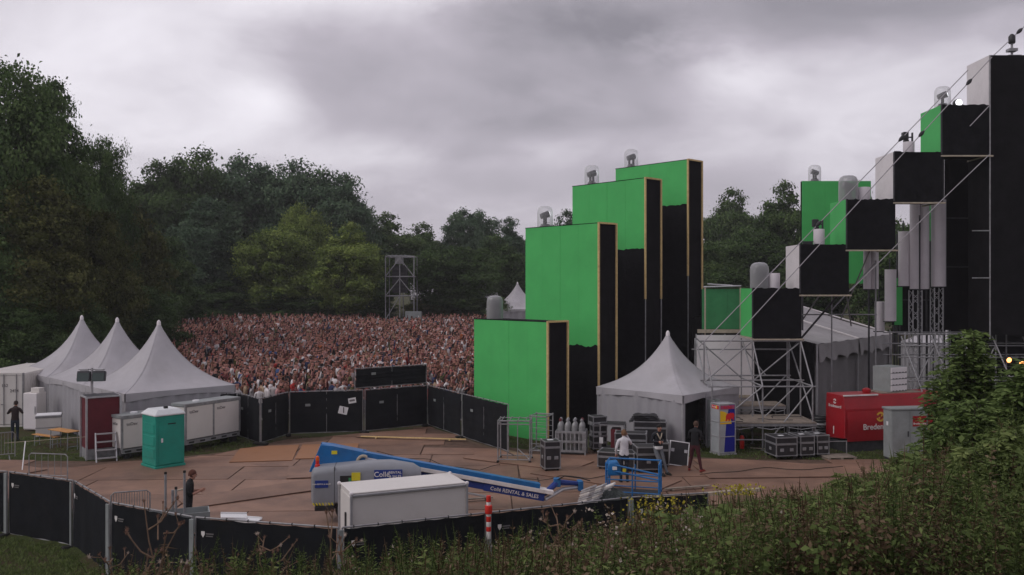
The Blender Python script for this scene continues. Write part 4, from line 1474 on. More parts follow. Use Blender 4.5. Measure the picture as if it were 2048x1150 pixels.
# ================================================================== fences
def fence_panel(a, b_, z, h, label, cloth, group, bands=True, mid=True, logo='label', zb=None, feet=True, posts=True, lean=0.0):
    a, b_ = Vector((a[0], a[1], 0)), Vector((b_[0], b_[1], 0))
    d = b_ - a
    ln = d.length
    za, zb_ = (z, z) if zb is None else (z, zb)
    t = thing('temporary_fence', label, 'fence', (a.x, a.y, za), math.atan2(d.y, d.x), group)
    dz = zb_ - za
    sh = lambda x: dz * x / ln
    r = 0.022
    e0, e1 = 0.05, ln - 0.05
    rod(t, 'top_tube', (e0, 0, h), (e1, 0, h + dz), r, M['steel'])
    rod(t, 'bottom_tube', (e0, 0, 0.08), (e1, 0, 0.08 + dz), r, M['steel'])
    for x in (e0, e1):
        rod(t, 'side_tube', (x, 0, 0.0 + sh(x)), (x, 0, h + sh(x)), r, M['steel'])
    if mid:
        rod(t, 'middle_tube', (ln / 2, -0.035, 0.08 + sh(ln / 2)), (ln / 2, -0.035, h + sh(ln / 2)), 0.013, M['steel'])
    rg = random.Random(hash(label) % 1000)
    ph = rg.uniform(0, 6)
    nu = int(ln * 7)

    def fn(u, w):
        x = e0 + 0.03 + (e1 - e0 - 0.06) * u
        y = -0.03 + 0.016 * math.sin(u * 21 + ph) * (1 - w) + 0.010 * math.sin(u * 7 + w * 5 + ph)
        if bands:
            y -= 0.012 * abs(math.sin(w * math.pi * 5))
        y += -0.012 * abs(math.sin(u * math.pi * 7)) * w
        return (x, y, 0.1 + (h - 0.115 - 0.02 * abs(math.sin(u * math.pi * 7))) * w + sh(x))
    MB().grid(fn, nu, 22).obj('fence_cloth', cloth, t, True)
    if logo == 'label':
        MB().b2((ln * 0.22, -0.078, h * 0.66 + sh(ln * .25)), (ln * 0.22 + 0.22, -0.070, h * 0.66 + 0.11 + sh(ln * .25))).obj('maker_label', M['cabgrey'], t)
    elif logo == 'shield':
        Mx = Matrix.Translation((0.28, -0.068, h - 0.36 + sh(0.3))) @ RX
        MB().prism([(-0.045, 0.07), (0.045, 0.07), (0.045, 0.0), (0.0, -0.075), (-0.045, 0.0)], 0.004, Mx).obj('shield_mark', M['inkwhite'], t)
        MB().b2((0.35, -0.066, h - 0.36 + sh(.4)), (0.55, -0.062, h - 0.33 + sh(.4))).b2((0.35, -0.066, h - 0.41 + sh(.4)), (0.53, -0.062, h - 0.385 + sh(.4))).obj('printed_line', M['inkgrey'], t)
    if feet:
        MB().b2((-0.11, -0.32, -0.01), (0.11, 0.32, 0.1)).obj('foot_block', M['rubber'], t, bevel=0.03)
    for k in range(int(ln / 0.55)):
        x = 0.3 + 0.55 * k
        MB().tube((x - 0.012, 0, h + sh(x)), (x + 0.012, 0, h + sh(x)), 0.032, 8).obj('cable_tie', M['rubber'], t)
    return t


# the yard's rear fence
RF = [(385, 37.7), (476, 38.5), (521, 36.6), (577, 38.9), (728, 39.6), (856, 41.6), (925, 38.2), (1018, 34.7)]
RFL = ['rear fence panel behind the right white toilet trailer', 'rear fence panel left of the folded corner', 'rear fence panel right of the folded corner',
       'rear fence panel carrying the two white paper notices', 'rear fence panel under the raised extra panel', 'rear fence panel right of the raised extra panel', 'rear fence panel meeting the lowest green tower']
pts = [(X(px, D), D) for px, D in RF]
for i in range(7):
    fence_panel(pts[i], pts[i + 1], 0.03, 1.93, RFL[i], M['fencecloth'], 'panels of the rear yard fence')
a, b_ = Vector((*pts[4], 0)), Vector((*pts[5], 0))
a2 = a + (a - b_).normalized() * 0.5
b2 = b_ + (a - b_).normalized() * 0.05
fence_panel(a2[:2], b2[:2], 2.0, 0.95, 'low extra fence panel mounted on top of the rear fence', M['fencecloth'], 'panels of the rear yard fence', feet=False)
p3, p4 = Vector((*pts[3], 0)), Vector((*pts[4], 0))
dn = (p4 - p3).normalized()
for u, zz, w, h, rr, lab, one in ((0.72, 1.05, 0.40, 0.34, 0.25, 'white paper notice with a 1 on the rear fence', True), (0.84, 1.48, 0.34, 0.24, -0.15, 'small tilted white notice above the one with a 1', False)):
    q = p3.lerp(p4, u)
    t = thing('paper_notice', lab, 'notice', (q.x + dn.y * 0.085, q.y - dn.x * 0.085, zz + 0.03), math.atan2(dn.y, dn.x), 'paper notices on the rear fence')
    Mx = Matrix.Rotation(rr, 4, 'Y') @ RX
    MB().prism([(-w / 2, -h / 2), (w / 2, -h / 2), (w / 2, h / 2), (-w / 2, h / 2)], 0.006, Mx).obj('sheet', M['paper'], t)
    if one:
        text(t, 'lettering', '1', 0.36, M['inkblack'], (0.02, -0.012, 0.0), (R(90), 0, 0))
    else:
        MB().prism([(-w / 2 * .7, -h / 2 * .3), (w / 2 * .7, -h / 2 * .3), (w / 2 * .7, h / 2 * .4), (-w / 2 * .7, h / 2 * .4)], 0.003, Mx @ Matrix.Translation((0, 0, 0.0065))).obj('print', M['inkgrey'], t)
# the near fence
NFL = ['near fence panel cut by the left edge of the view', 'second near fence panel from the left edge, above the mown grass', 'third near fence panel from the left, above the mown grass', 'near fence panel at the bend beside the mown grass',
       'near fence panel in front of the man in black', 'near fence panel in front of the loose white boards', 'near fence panel in front of the white box container', 'near fence panel right of the red and white beacon', 'last near fence panel among the yellow flowers']
for i in range(len(FENCE) - 1):
    t = fence_panel(FENCE[i], FENCE[i + 1], FZ, 1.85, NFL[i], M['fencecloth'], 'panels of the near fence', bands=False, mid=False, logo='shield', feet=True)
    MB().b2((-0.06, -0.115, -0.1), (0.06, -0.08, 1.83)).obj('flat_post', M['cabgrey'], t, bevel=0.012)
    MB().tube((0.0, -0.12, 1.4), (0.0, -0.116, 1.4), 0.022, 8).obj('bolt', M['steel'], t)
# beacon
q = FENCE[7]
t = thing('road_beacon', 'red and white reflective beacon on the near fence post', 'beacon', (q[0] + 0.03, q[1] - 0.16, FZ + 1.28))
t.scale = (1, 1, 0.8)
for k, (z0, z1, m, r) in enumerate([(0.0, 0.22, 'inkwhite', 0.05), (0.22, 0.36, 'safetyred', 0.055), (0.36, 0.5, 'inkwhite', 0.055), (0.5, 0.66, 'safetyred', 0.055), (0.66, 0.74, 'inkwhite', 0.055), (0.74, 0.98, 'safetyred', 0.085), (0.98, 1.08, 'inkwhite', 0.05), (1.08, 1.26, 'safetyred', 0.055)]):
    MB().lathe([(r * 0.96, z0), (r, z0 + 0.01), (r, z1 - 0.01), (r * 0.96, z1)], 12).obj('reflective_band', M[m], t, True)

# ================================================================== white box container and boom lift
t = thing('box_container', 'white box container with pale roof standing behind the near fence', 'container', (-3.86, 21.0, 0.03), math.atan2(1.2, 2.72))
BL, BWd, BH = 2.97, 1.28, 1.62
MB().b2((0.03, 0.03, 0.08), (BL - 0.03, BWd - 0.03, BH - 0.03)).obj('body', M['whitebox'], t)
MB().b2((0.01, 0.01, BH - 0.028), (BL - 0.01, BWd - 0.01, BH + 0.012)).obj('roof_panel', M['whitebox'], t, bevel=0.02)
for x in (0.0, BL):
    for y in (0.0, BWd):
        MB().b2((x - 0.03, y - 0.03, 0.0), (x + 0.03, y + 0.03, BH - 0.05)).obj('corner_post', M['alu'], t, bevel=0.015)
        MB().box((x, y, BH - 0.01), (0.09, 0.09, 0.09)).obj('corner_cap', M['white'], t, bevel=0.03)
for y in (0.0, BWd):
    MB().b2((0.04, y - 0.022, BH - 0.09), (BL - 0.04, y + 0.022, BH - 0.032)).obj('top_rail', M['alu'], t, bevel=0.012)
    MB().b2((0.04, y - 0.022, 0.03), (BL - 0.04, y + 0.022, 0.10)).obj('bottom_rail', M['alu'], t, bevel=0.012)
MB().b2((0.005, 0.12, 0.14), (0.028, BWd - 0.12, BH - 0.14)).obj('end_door', M['whitebox'], t)
MB().b2((-0.03, 0.5, 0.55), (0.004, 0.58, 1.05)).obj('door_handle', M['darksteel'], t)
for a, b_ in ((0.1, 0.35), (BL - 0.35, BL - 0.1)):
    MB().b2((a, 0.1, 0.0), (b_, BWd - 0.1, 0.079)).obj('skid', M['greywood'], t)

# boom lift: local x along the chassis
la = R(6)
lo = Vector((-5.55, 24.2, 0.035))
t = thing('boom_lift', 'grey and blue telescopic boom lift parked behind the white box container', 'boom lift', lo, la)
# hood: rounded long body
HL, HWd = 3.05, 0.75


def hood(x, y0, w, z0, z1, rnd):
    """section of the hood at x as a closed loop"""
    h = z1 - z0
    r = min(rnd, h * 0.49, w * 0.49)
    pts = []
    for cx, cz, a0 in ((w - r, z0 + r * 0.4, -90), (w - r, z1 - r, 0), (r, z1 - r, 90), (r, z0 + r * 0.4, 180)):
        rr = r if cz > z0 + h / 2 else r * 0.4
        if cz < z0 + h / 2:
            cx = w - rr if cx > w / 2 else rr
        for k in range(5):
            q = R(a0 + 90 * k / 4)
            pts.append((x, y0 + cx + rr * math.cos(q), cz + rr * math.sin(q)))
    return pts


def loft(secs):
    mb = MB()
    n_ = len(secs[0])
    for s_ in secs:
        mb.v += s_
    for i in range(len(secs) - 1):
        for k in range(n_):
            a0, b0 = i * n_ + k, i * n_ + (k + 1) % n_
            mb.f.append((a0, a0 + n_, b0 + n_, b0))
            mb.m.append(0)
    mb.f.append(tuple(range(n_)))
    mb.f.append(tuple((len(secs) - 1) * n_ + k for k in range(n_))[::-1])
    mb.m += [0, 0]
    return mb


loft([hood(-0.02, 0.12, 0.55, 0.62, 1.44, 0.2), hood(0.05, 0.03, 0.75, 0.52, 1.52, 0.2), hood(0.25, 0, 0.82, 0.50, 1.56, 0.18), hood(0.62, 0, 0.82, 0.50, 1.58, 0.16)]).obj('counterweight', M['liftgrey'], t, True)
loft([hood(0.635, 0, 0.82, 0.56, 1.58, 0.16), hood(1.5, 0, 0.82, 0.58, 1.66, 0.22), hood(2.2, 0.02, 0.8, 0.62, 1.66, 0.26), hood(2.8, 0.06, 0.72, 0.72, 1.56, 0.28), hood(3.02, 0.16, 0.5, 0.85, 1.42, 0.2)]).obj('engine_hood', M['liftgrey'], t, True)
MB().b2((0.62, 0.005, 0.6), (0.634, 0.815, 1.57)).obj('hood_gap', M['inkblack'], t)
MB().b2((0.78, -0.015, 0.82), (1.25, 0.001, 1.34)).obj('control_recess', M['inkblack'], t, bevel=0.01)
MB().b2((0.76, -0.022, 0.74), (1.4, -0.002, 0.80)).obj('recess_sill', M['alu'], t)
MB().b2((1.02, -0.03, 0.95), (1.09, -0.016, 1.28)).obj('green_switch_strip', M['green2'], t)
MB().b2((1.10, -0.03, 1.2), (1.34, -0.006, 1.42)).obj('yellow_plate', M['yellow'], t)
MB().b2((0.86, -0.03, 0.92), (0.94, -0.016, 0.98)).obj('white_label', M['paper'], t)
for x, z, w, h in ((0.10, 1.02, 0.36, 0.2), (1.72, 1.22, 0.78, 0.26)):
    MB().b2((x, -0.012, z), (x + w, -0.001, z + h)).obj('decal', M['navy'], t)
text(t, 'lettering', 'Collé', 0.20, M['inkwhite'], (1.93, -0.018, 1.35), (R(90), 0, 0))
text(t, 'lettering', 'RENTAL', 0.095, M['inkwhite'], (2.30, -0.018, 1.40), (R(90), 0, 0))
text(t, 'lettering', '& SALES', 0.095, M['inkwhite'], (2.30, -0.018, 1.29), (R(90), 0, 0))
text(t, 'lettering', 'Collé RENTAL & SALES', 0.05, M['inkwhite'], (0.28, -0.018, 1.12), (R(90), 0, 0))
mb = MB()
for k in range(7):
    mb.prism([(0.06 + 0.085 * k, 0.0), (0.10 + 0.085 * k, 0.0), (0.065 + 0.085 * k, 0.07), (0.025 + 0.085 * k, 0.07)], 0.004, Matrix.Translation((0.0, -0.004, 0.53)) @ RX)
mb.obj('hazard_stripe', M['yellow'], t)
MB().b2((0.08, 0.03, 0.36), (0.62, 0.8, 0.50)).b2((0.6, 0.1, 0.42), (2.9, 1.6, 0.58)).obj('turntable', M['blackplastic'], t, bevel=0.03)
MB().b2((0.9, 0.5, 0.28), (3.4, 1.9, 0.44)).obj('chassis', M['blue'], t, bevel=0.03)
for x in (1.05, 3.15):
    for y in (0.25, 1.95):
        w = MB().lathe([(0.18, -0.16), (0.36, -0.16), (0.42, -0.11), (0.42, 0.11), (0.36, 0.16), (0.18, 0.16)], 22, (x, y, 0.42), M=Matrix.Rotation(R(90), 3, 'X')).obj('wheel', M['rubber'], t, True)
        MB().lathe([(0.1, -0.175), (0.2, -0.165), (0.2, 0.165), (0.1, 0.175)], 14, (x, y, 0.42), M=Matrix.Rotation(R(90), 3, 'X')).obj('rim', M['blue'], w, True)
# warning beacon on the counterweight
MB().lathe([(0.07, 1.52), (0.07, 1.58), (0.05, 1.6), (0.05, 1.7)], 12, (0.12, 0.4, 0)).obj('beacon_base', M['safetyred'], t, True)
MB().lathe([(0.05, 1.7), (0.055, 1.72), (0.05, 1.80), (0.02, 1.83)], 12, (0.12, 0.4, 0)).obj('beacon', M['orange'], t, True)
# boom geometry in local space
Li = (Matrix.Translation(lo) @ Matrix.Rotation(la, 4, 'Z')).inverted()


def loc_(v):
    return Li @ Vector(v)


b0 = loc_((X(648, 25.2), 25.2, 1.90))
b1 = loc_((X(1090, 26.2), 26.2, 0.52))
bd = (b1 - b0).normalized()
side = Vector((-bd.y, bd.x, 0)).normalized()
upv = bd.cross(side) * -1
if upv.z < 0:
    upv = -upv


def boom_box(u0, u1, w, h, lift, m, name, y=0.0):
    a = b0 + bd * u0 + upv * lift + side * y
    c = b0 + bd * u1 + upv * lift + side * y
    mb = MB()
    vs = []
    for p in (a, c):
        for s_, q in ((-1, -1), (1, -1), (1, 1), (-1, 1)):
            vs.append(p + side * (s_ * w / 2) + upv * (q * h / 2))
    mb.add(vs, [(0, 3, 2, 1), (4, 5, 6, 7), (0, 1, 5, 4), (1, 2, 6, 5), (2, 3, 7, 6), (3, 0, 4, 7)])
    return mb.obj(name, m, t, bevel=0.012)


bl = (b1 - b0).length
boom_box(0.55, bl * 0.97, 0.26, 0.26, 0.06, M['blue'], 'boom_base_section')
boom_box(0.75, bl * 0.99, 0.02, 0.12, 0.0, M['inkwhite'], 'boom_cable_tray', -0.18)
boom_box(0.3, bl * 0.75, 0.20, 0.18, -0.19, M['navy'], 'lift_cylinder_guard')
boom_box(bl * 0.72, bl * 1.0, 0.26, 0.22, -0.19, M['navy'], 'boom_tip_section')
boom_box(bl * 0.2, bl * 0.74, 0.06, 0.06, -0.46, M['alu'], 'hydraulic_pipe', -0.1)
boom_box(bl * 0.97, bl * 1.035, 0.36, 0.12, 0.0, M['inkwhite'], 'boom_end_cap')
# blue tower arm at the rear
prof = [(-0.12, 0.19), (0.2, 0.22), (1.2, 0.20), (1.2, -0.40), (0.3, -0.55), (-0.28, -0.62)]
for y in (-0.24, 0.18):
    vs = [b0 + bd * u + upv * v_ + side * y for u, v_ in prof] + [b0 + bd * u + upv * v_ + side * (y + 0.06) for u, v_ in prof]
    n_ = len(prof)
    MB().add(vs, [tuple(range(n_))[::-1], tuple(range(n_, 2 * n_))] + [(i, (i + 1) % n_, (i + 1) % n_ + n_, i + n_) for i in range(n_)]).obj('pivot_cheek', M['blue'], t, bevel=0.01)
boom_box(-0.1, 1.1, 0.36, 0.04, 0.19, M['blue'], 'pivot_cover')
p = b0 + bd * 0.3 + upv * 0.05 - side * 0.25
MB().box(p, (0.16, 0.012, 0.1)).obj('yellow_sticker', M['yellow'], t)
hp = [b0 + bd * (1.15 + 0.16 * math.cos(q)) + upv * (-0.06 + 0.17 * math.sin(q)) - side * 0.27 for q in [R(60 + 25 * k) for k in range(9)]]
hp.append(b0 + bd * 1.9 + upv * -0.28 - side * 0.27)
MB().path(hp, 0.045, 7).obj('cable_chain_loop', M['palewood'], t, True)
e_ = math.atan2(bd.y, bd.x)
pitch = math.asin(bd.z)
tl = text(t, 'boom_lettering', 'Collé RENTAL & SALES', 0.15, M['inkwhite'], b0 + bd * bl * 0.86 - upv * 0.19 - side * 0.145, (0, 0, 0))
tl.rotation_mode = 'QUATERNION'
tl.rotation_quaternion = Matrix((bd, upv, -side)).transposed().to_quaternion()
# jib
j0, j1 = b1 - upv * 0.1, loc_((X(1160, 27.0), 27.0, 0.55))
kn = j0.lerp(j1, 0.35) + Vector((0, 0, 0.24))
MB().path([j0, kn, j1], [0.085, 0.10, 0.06], 8).obj('jib', M['navy'], t, True)
MB().box(kn, (0.2, 0.2, 0.26)).box(j1 - Vector((0, 0, 0.05)), (0.16, 0.3, 0.3)).obj('jib_knuckle', M['blue'], t, bevel=0.02)
MB().path([kn + Vector((0, -0.12, 0.1)), kn + Vector((0.2, -0.16, 0.22)), j1 + Vector((0, -0.15, 0.2)), j1 + Vector((0.3, -0.1, 0.1))], 0.018, 6).obj('hose', M['rubber'], t, True)
MB().path([j0 - Vector((0, 0.1, 0.15)), j0.lerp(j1, 0.5) - Vector((0, 0, 0.02)), j1 - Vector((0, 0, 0.1))], 0.06, 8).obj('jib_cylinder', M['alu'], t, True)
# basket
bk0 = loc_((X(1212, 27.4), 27.4, 0.10))
bx = (loc_((X(1318, 27.0), 27.0, 0.10)) - bk0)
bx.z = 0
bw = bx.length
bx.normalize()
by = Vector((-bx.y, bx.x, 0))
cb = [bk0, bk0 + bx * bw, bk0 + bx * bw + by * 0.85, bk0 + by * 0.85]
MB().add([c for c in cb] + [c + Vector((0, 0, 0.05)) for c in cb], [(0, 3, 2, 1), (4, 5, 6, 7), (0, 1, 5, 4), (1, 2, 6, 5), (2, 3, 7, 6), (3, 0, 4, 7)]).obj('basket_floor', M['darksteel'], t)
BT = Vector((0, 0, 1.0))
for i in range(4):
    a, c = cb[i], cb[(i + 1) % 4]
    lowr = BT * (0.62 if i == 0 else 1.0)
    rod(t, 'basket_rail', a + (BT if i != 0 else BT), c + (BT if i != 0 else BT * 0.72), 0.028, M['blue'])
    rod(t, 'basket_rail', a + BT * 0.5, c + BT * 0.5, 0.022, M['blue'])
    rod(t, 'basket_post', a, a + BT, 0.026, M['blue'])
    m_ = a.lerp(c, 0.5)
    rod(t, 'basket_post', m_, m_ + BT * 0.84, 0.022, M['blue'])
    rod(t, 'basket_rail', a + Vector((0, 0, 0.12)), c + Vector((0, 0, 0.12)), 0.018, M['blue'])
rod(t, 'basket_brace', cb[0] + BT * 0.8, cb[1] + BT * 0.55, 0.028, M['blue'])
pc = cb[0] + bx * 0.22 + by * 0.12
loft([[(p_[0] + pc.x, p_[1] + pc.y, p_[2] + pc.z) for p_ in hood(xx_, -0.15, 0.34, 0.62, zt, 0.08)] for xx_, zt in ((-0.2, 0.96), (-0.15, 1.06), (0.1, 1.08), (0.2, 0.92))]).obj('control_console', M['blue'], t, True)
MB().box(pc + Vector((0.0, -0.165, 0.86)), (0.14, 0.02, 0.1)).obj('white_label', M['paper'], t)
MB().box(pc + Vector((0.30, -0.2, 0.80)), (0.1, 0.06, 0.08)).obj('yellow_latch', M['yellow'], t)
# stacked aluminium steps next to the jib
rs = random.Random(9)
for j, (px, D, n_, lean, lab) in enumerate(((1164, 25.4, 9, 0.05, 'left stack of pale metal treads beside the lift jib'), (1186, 25.9, 8, 0.03, 'middle stack of pale metal treads beside the lift jib'), (1206, 26.3, 7, 0.04, 'right stack of pale metal treads beside the lift basket'))):
    t = thing('tread_stack', lab, 'metal treads', (X(px, D), D, 0.045), R(-35 + j * 8), 'stacks of metal treads beside the lift')
    for k in range(n_):
        mb = MB()
        Mx = Matrix.Rotation(R(-24 + rs.uniform(-2, 2)), 3, 'Y')
        mb.box((0.03 * k * 1.0 + rs.uniform(-.01, .01), 0, 0.16 + 0.075 * k), (0.36, 0.34, 0.05), Mx)
        mb.obj('tread', M['alu'] if k % 3 else M['whitebox'], t, bevel=0.01)
    MB().b2((-0.25, -0.24, 0.0), (0.3, 0.24, 0.06)).b2((-0.1, -0.1, 0.06), (0.1, 0.1, 0.2)).obj('cradle', M['dullsteel'], t)
t = thing('net_heap', 'heap of dark green netting between the treads and the lift basket', 'netting', (X(1222, 26.2), 26.2, 0.04))
rg = np.random.default_rng(4)


def heap(u, w):
    a = 2 * math.pi * u
    r = (1 - w) * 0.72
    q = math.sin(a * 3 + w * 4) * 0.5 + math.sin(a * 7 - w * 9) * 0.3 + math.sin(a * 13 + w * 17) * 0.2
    return (r * math.cos(a) * 1.25 * (1 + 0.15 * q), r * math.sin(a) * (1 + 0.15 * q), 0.62 * (w ** 0.8) * (1 + 0.16 * q * (1 - w)))


MB().grid(heap, 44, 14).obj('net', mat('dark_net', (0.05, 0.06, 0.058), 0.9, var=0.6, scale=14, bump=0.8, bscale=30), t, True)

# loose white boards on the yard
for j, (px, py, rz, w, d, lab) in enumerate(((468, 1043, 0.35, 0.72, 0.5, 'left loose white board lying on the yard plates'), (497, 1046, -0.25, 0.6, 0.45, 'right loose white board overlapping the other on the yard plates'))):
    q = G(px, py)
    t = thing('white_board', lab, 'board', (q.x, q.y, 0.05 + 0.07 * (1 - j)), rz, 'loose white boards on the yard')
    b_ = MB().b2((-w / 2, -d / 2, 0), (w / 2, d / 2, 0.03)).obj('sheet', M['paper'], t, bevel=0.008)
    MB().b2((-w / 2, -d / 2, 0.03), (w / 2, -d / 2 + 0.03, 0.07)).b2((-w / 2, d / 2 - 0.03, 0.03), (w / 2, d / 2, 0.07)).obj('flange', M['paper'], t)
    t.rotation_euler = (0.06, 0.1 * (1 - j), rz)

# ================================================================== flight cases
def flight_case(loc, w, d, h, rz, label, lid=0.24, casters=True, latches=2, group='black flight cases by the central tent', paper=False):
    t = thing('flight_case', label, 'flight case', loc, rz, group)
    z0 = 0.11 if casters else 0.0
    MB().b2((-w / 2 + 0.012, -d / 2 + 0.012, z0 + 0.012), (w / 2 - 0.012, d / 2 - 0.012, z0 + h - 0.012)).obj('panel_body', M['caseblack'], t)
    e = 0.036
    mb = MB()
    for sx in (-1, 1):
        for sy in (-1, 1):
            mb.box((sx * (w / 2 - e / 2), sy * (d / 2 - e / 2), z0 + h / 2), (e, e, h - 2 * e - 0.002))
    zs = [z0 + e / 2, z0 + h - e / 2] + ([z0 + h - lid, z0 + h - lid - e - 0.004] if lid else [])
    for z in zs:
        k = 0.003 if z in zs[2:] else 0.0
        for sy in (-1, 1):
            mb.box((0, sy * (d / 2 - e / 2 + k), z), (w + 2 * k, e, e))
        for sx in (-1, 1):
            mb.box((sx * (w / 2 - e / 2 + k), 0, z), (e, d - 2 * e - 0.002, e))
    mb.obj('edge_trim', M['trim'], t)
    for sx in (-1, 1):
        for sy in (-1, 1):
            for z in (z0 + 0.02, z0 + h - 0.02):
                MB().box((sx * (w / 2 - 0.025), sy * (d / 2 - 0.025), z), (0.075, 0.075, 0.075)).obj('ball_corner', M['trim'], t, bevel=0.02)
    for i in range(latches):
        x = (-0.5 + (i + 0.5) / latches) * w * 0.9
        zc = z0 + (h - lid) * 0.5
        MB().b2((x - 0.075, -d / 2 - 0.012, zc - 0.06), (x + 0.075, -d / 2 + 0.011, zc + 0.06)).obj('latch', M['dullsteel'], t, bevel=0.01)
        MB().b2((-w / 2 - 0.012, -0.08, zc - 0.06), (-w / 2 + 0.011, 0.08, zc + 0.06)).obj('side_handle', M['dullsteel'], t, bevel=0.01) if i == 0 else None
    if paper:
        MB().b2((-0.12, -0.08, z0 + h + 0.001), (0.1, 0.09, z0 + h + 0.005)).obj('paper_label', M['paper'], t)
    if casters:
        for sx in (-1, 1):
            for sy in (-1, 1):
                MB().lathe([(0.02, -0.02), (0.05, -0.02), (0.05, 0.02), (0.02, 0.02)], 10, (sx * (w / 2 - 0.09), sy * (d / 2 - 0.09), 0.052), M=Matrix.Rotation(R(90), 3, 'X')).box((sx * (w / 2 - 0.09), sy * (d / 2 - 0.09), 0.1), (0.07, 0.07, 0.02)).obj('caster', M['rubber'], t)
    return t


def gcase(px, py, *a, **k):
    q = G(px, py)
    return flight_case((q.x, q.y, 0.045), *a, **k)


gcase(1101, 943, 0.60, 0.62, 0.98, R(12), 'tall single black flight case left of the gas cylinders', latches=2, paper=True, lid=0.2)
gcase(1236, 940, 1.35, 0.8, 0.55, R(-18), 'low wide black flight case with paper on its lid, left of the men', latches=2, paper=True, lid=0.16)
gcase(1293, 944, 0.85, 0.75, 0.80, R(4), 'black flight case the man with the phone leans on', latches=1)
gcase(1322, 935, 0.55, 0.7, 0.80, R(-6), 'narrow black flight case right of the one the man leans on', latches=1)
gcase(1262, 922, 1.2, 0.7, 0.95, R(-10), 'black flight case behind the low wide one', latches=2)
gcase(1300, 906, 1.3, 0.7, 1.15, R(-8), 'tall black flight case against the tent wall', latches=2, paper=True)
gcase(1196, 903, 0.6, 0.5, 0.5, R(15), 'bottom of the dark case pile at the left tent corner', casters=True, latches=1)
q = G(1196, 903)
flight_case((q.x + 0.02, q.y, 0.66), 0.58, 0.5, 0.42, R(10), 'middle case of the pile at the left tent corner', casters=False, latches=1)
flight_case((q.x - 0.02, q.y, 1.085), 0.6, 0.52, 0.36, R(18), 'top case of the pile at the left tent corner', casters=False, latches=1)
gcase(1562, 916, 0.88, 0.95, 0.72, R(10), 'left of three black flight cases in a row before the scaffold', latches=2, group='row of three flight cases', paper=True)
gcase(1603, 914, 0.60, 0.95, 0.74, R(10), 'middle of three black flight cases in a row before the scaffold', latches=2, group='row of three flight cases', paper=True)
gcase(1634, 912, 0.52, 0.95, 0.74, R(10), 'right of three black flight cases in a row before the scaffold', latches=2, group='row of three flight cases', paper=True)
# soft goods on the cases
q = G(1300, 906)
t = thing('folded_cloth', 'folded black cloth heaped on the tall case against the tent', 'cloth', (q.x - 0.2, q.y, 1.31), R(-8))
for k in range(4):
    MB().grid(lambda u, w: ((u - 0.5) * (1.25 - 0.1 * k), (w - 0.5) * (0.62 - 0.05 * k), 0.03 + 0.075 * k + 0.03 * math.sin(u * 9 + k) * math.sin(w * 5) - 0.12 * (abs(2 * u - 1) ** 6 + abs(2 * w - 1) ** 6) * 0.4), 16, 8).obj('fold', M['caseblack'], t, True)
# open rack frame
q = G(1226, 905)
t = thing('rack_trolley', 'open grey metal rack trolley with a black top beside the tent', 'trolley', (q.x, q.y, 0.0), R(-12))
w, d, h = 0.95, 0.75, 1.15
for x in (-w / 2, w / 2):
    for y in (-d / 2, d / 2):
        beam(t, 'post', (x, y, 0.1), (x, y, h), 0.045, 0.045, M['steel'])
        MB().lathe([(0.02, -0.02), (0.05, -0.02), (0.05, 0.02), (0.02, 0.02)], 10, (x, y, 0.05), M=Matrix.Rotation(R(90), 3, 'X')).obj('caster', M['rubber'], t)
for z in (0.15, h):
    for y in (-d / 2, d / 2):
        beam(t, 'rail', (-w / 2, y, z), (w / 2, y, z), 0.045, 0.045, M['steel'])
    for x in (-w / 2, w / 2):
        beam(t, 'rail', (x, -d / 2, z), (x, d / 2, z), 0.04, 0.04, M['steel'])
MB().b2((-w / 2 + 0.03, -d / 2 + 0.03, 0.18), (w / 2 - 0.03, d / 2 - 0.03, 0.24)).obj('shelf', M['darksteel'], t)
MB().b2((-w / 2, -d / 2, h + 0.024), (w / 2, d / 2, h + 0.05)).obj('top', M['caseblack'], t)
MB().b2((-0.06, -d / 2 + 0.05, 0.24), (0.3, d / 2 - 0.08, 0.98)).obj('amplifier', M['maroon'], t, bevel=0.02)
MB().b2((-w / 2 - 0.03, -d / 2 - 0.03, 0.42), (-w / 2 + 0.12, -d / 2 - 0.024, 0.66)).obj('paper_label', M['paper'], t)
# leaning lid
q = G(1356, 934)
t = thing('leaning_board', 'black case lid with pale edge leaning against a flight case', 'case lid', (q.x, q.y, 0.06), R(-8))
t.rotation_euler = (R(-14), R(9), R(4))
MB().b2((-0.34, 0, 0), (0.34, 0.05, 0.86)).obj('panel', M['caseblack'], t)
mb = MB()
for a, b_ in (((-0.37, -0.01, -0.02), (-0.335, 0.06, 0.88)), ((0.335, -0.01, -0.02), (0.37, 0.06, 0.88)), ((-0.333, -0.01, -0.02), (0.333, 0.06, 0.015)), ((-0.333, -0.01, 0.845), (0.333, 0.06, 0.88))):
    mb.b2(a, b_)
mb.obj('edge_trim', M['paper'], t, bevel=0.008)
for x in (-0.25, 0.25):
    MB().b2((x - 0.06, -0.016, 0.48), (x + 0.06, -0.002, 0.6)).obj('latch', M['alu'], t, bevel=0.01)
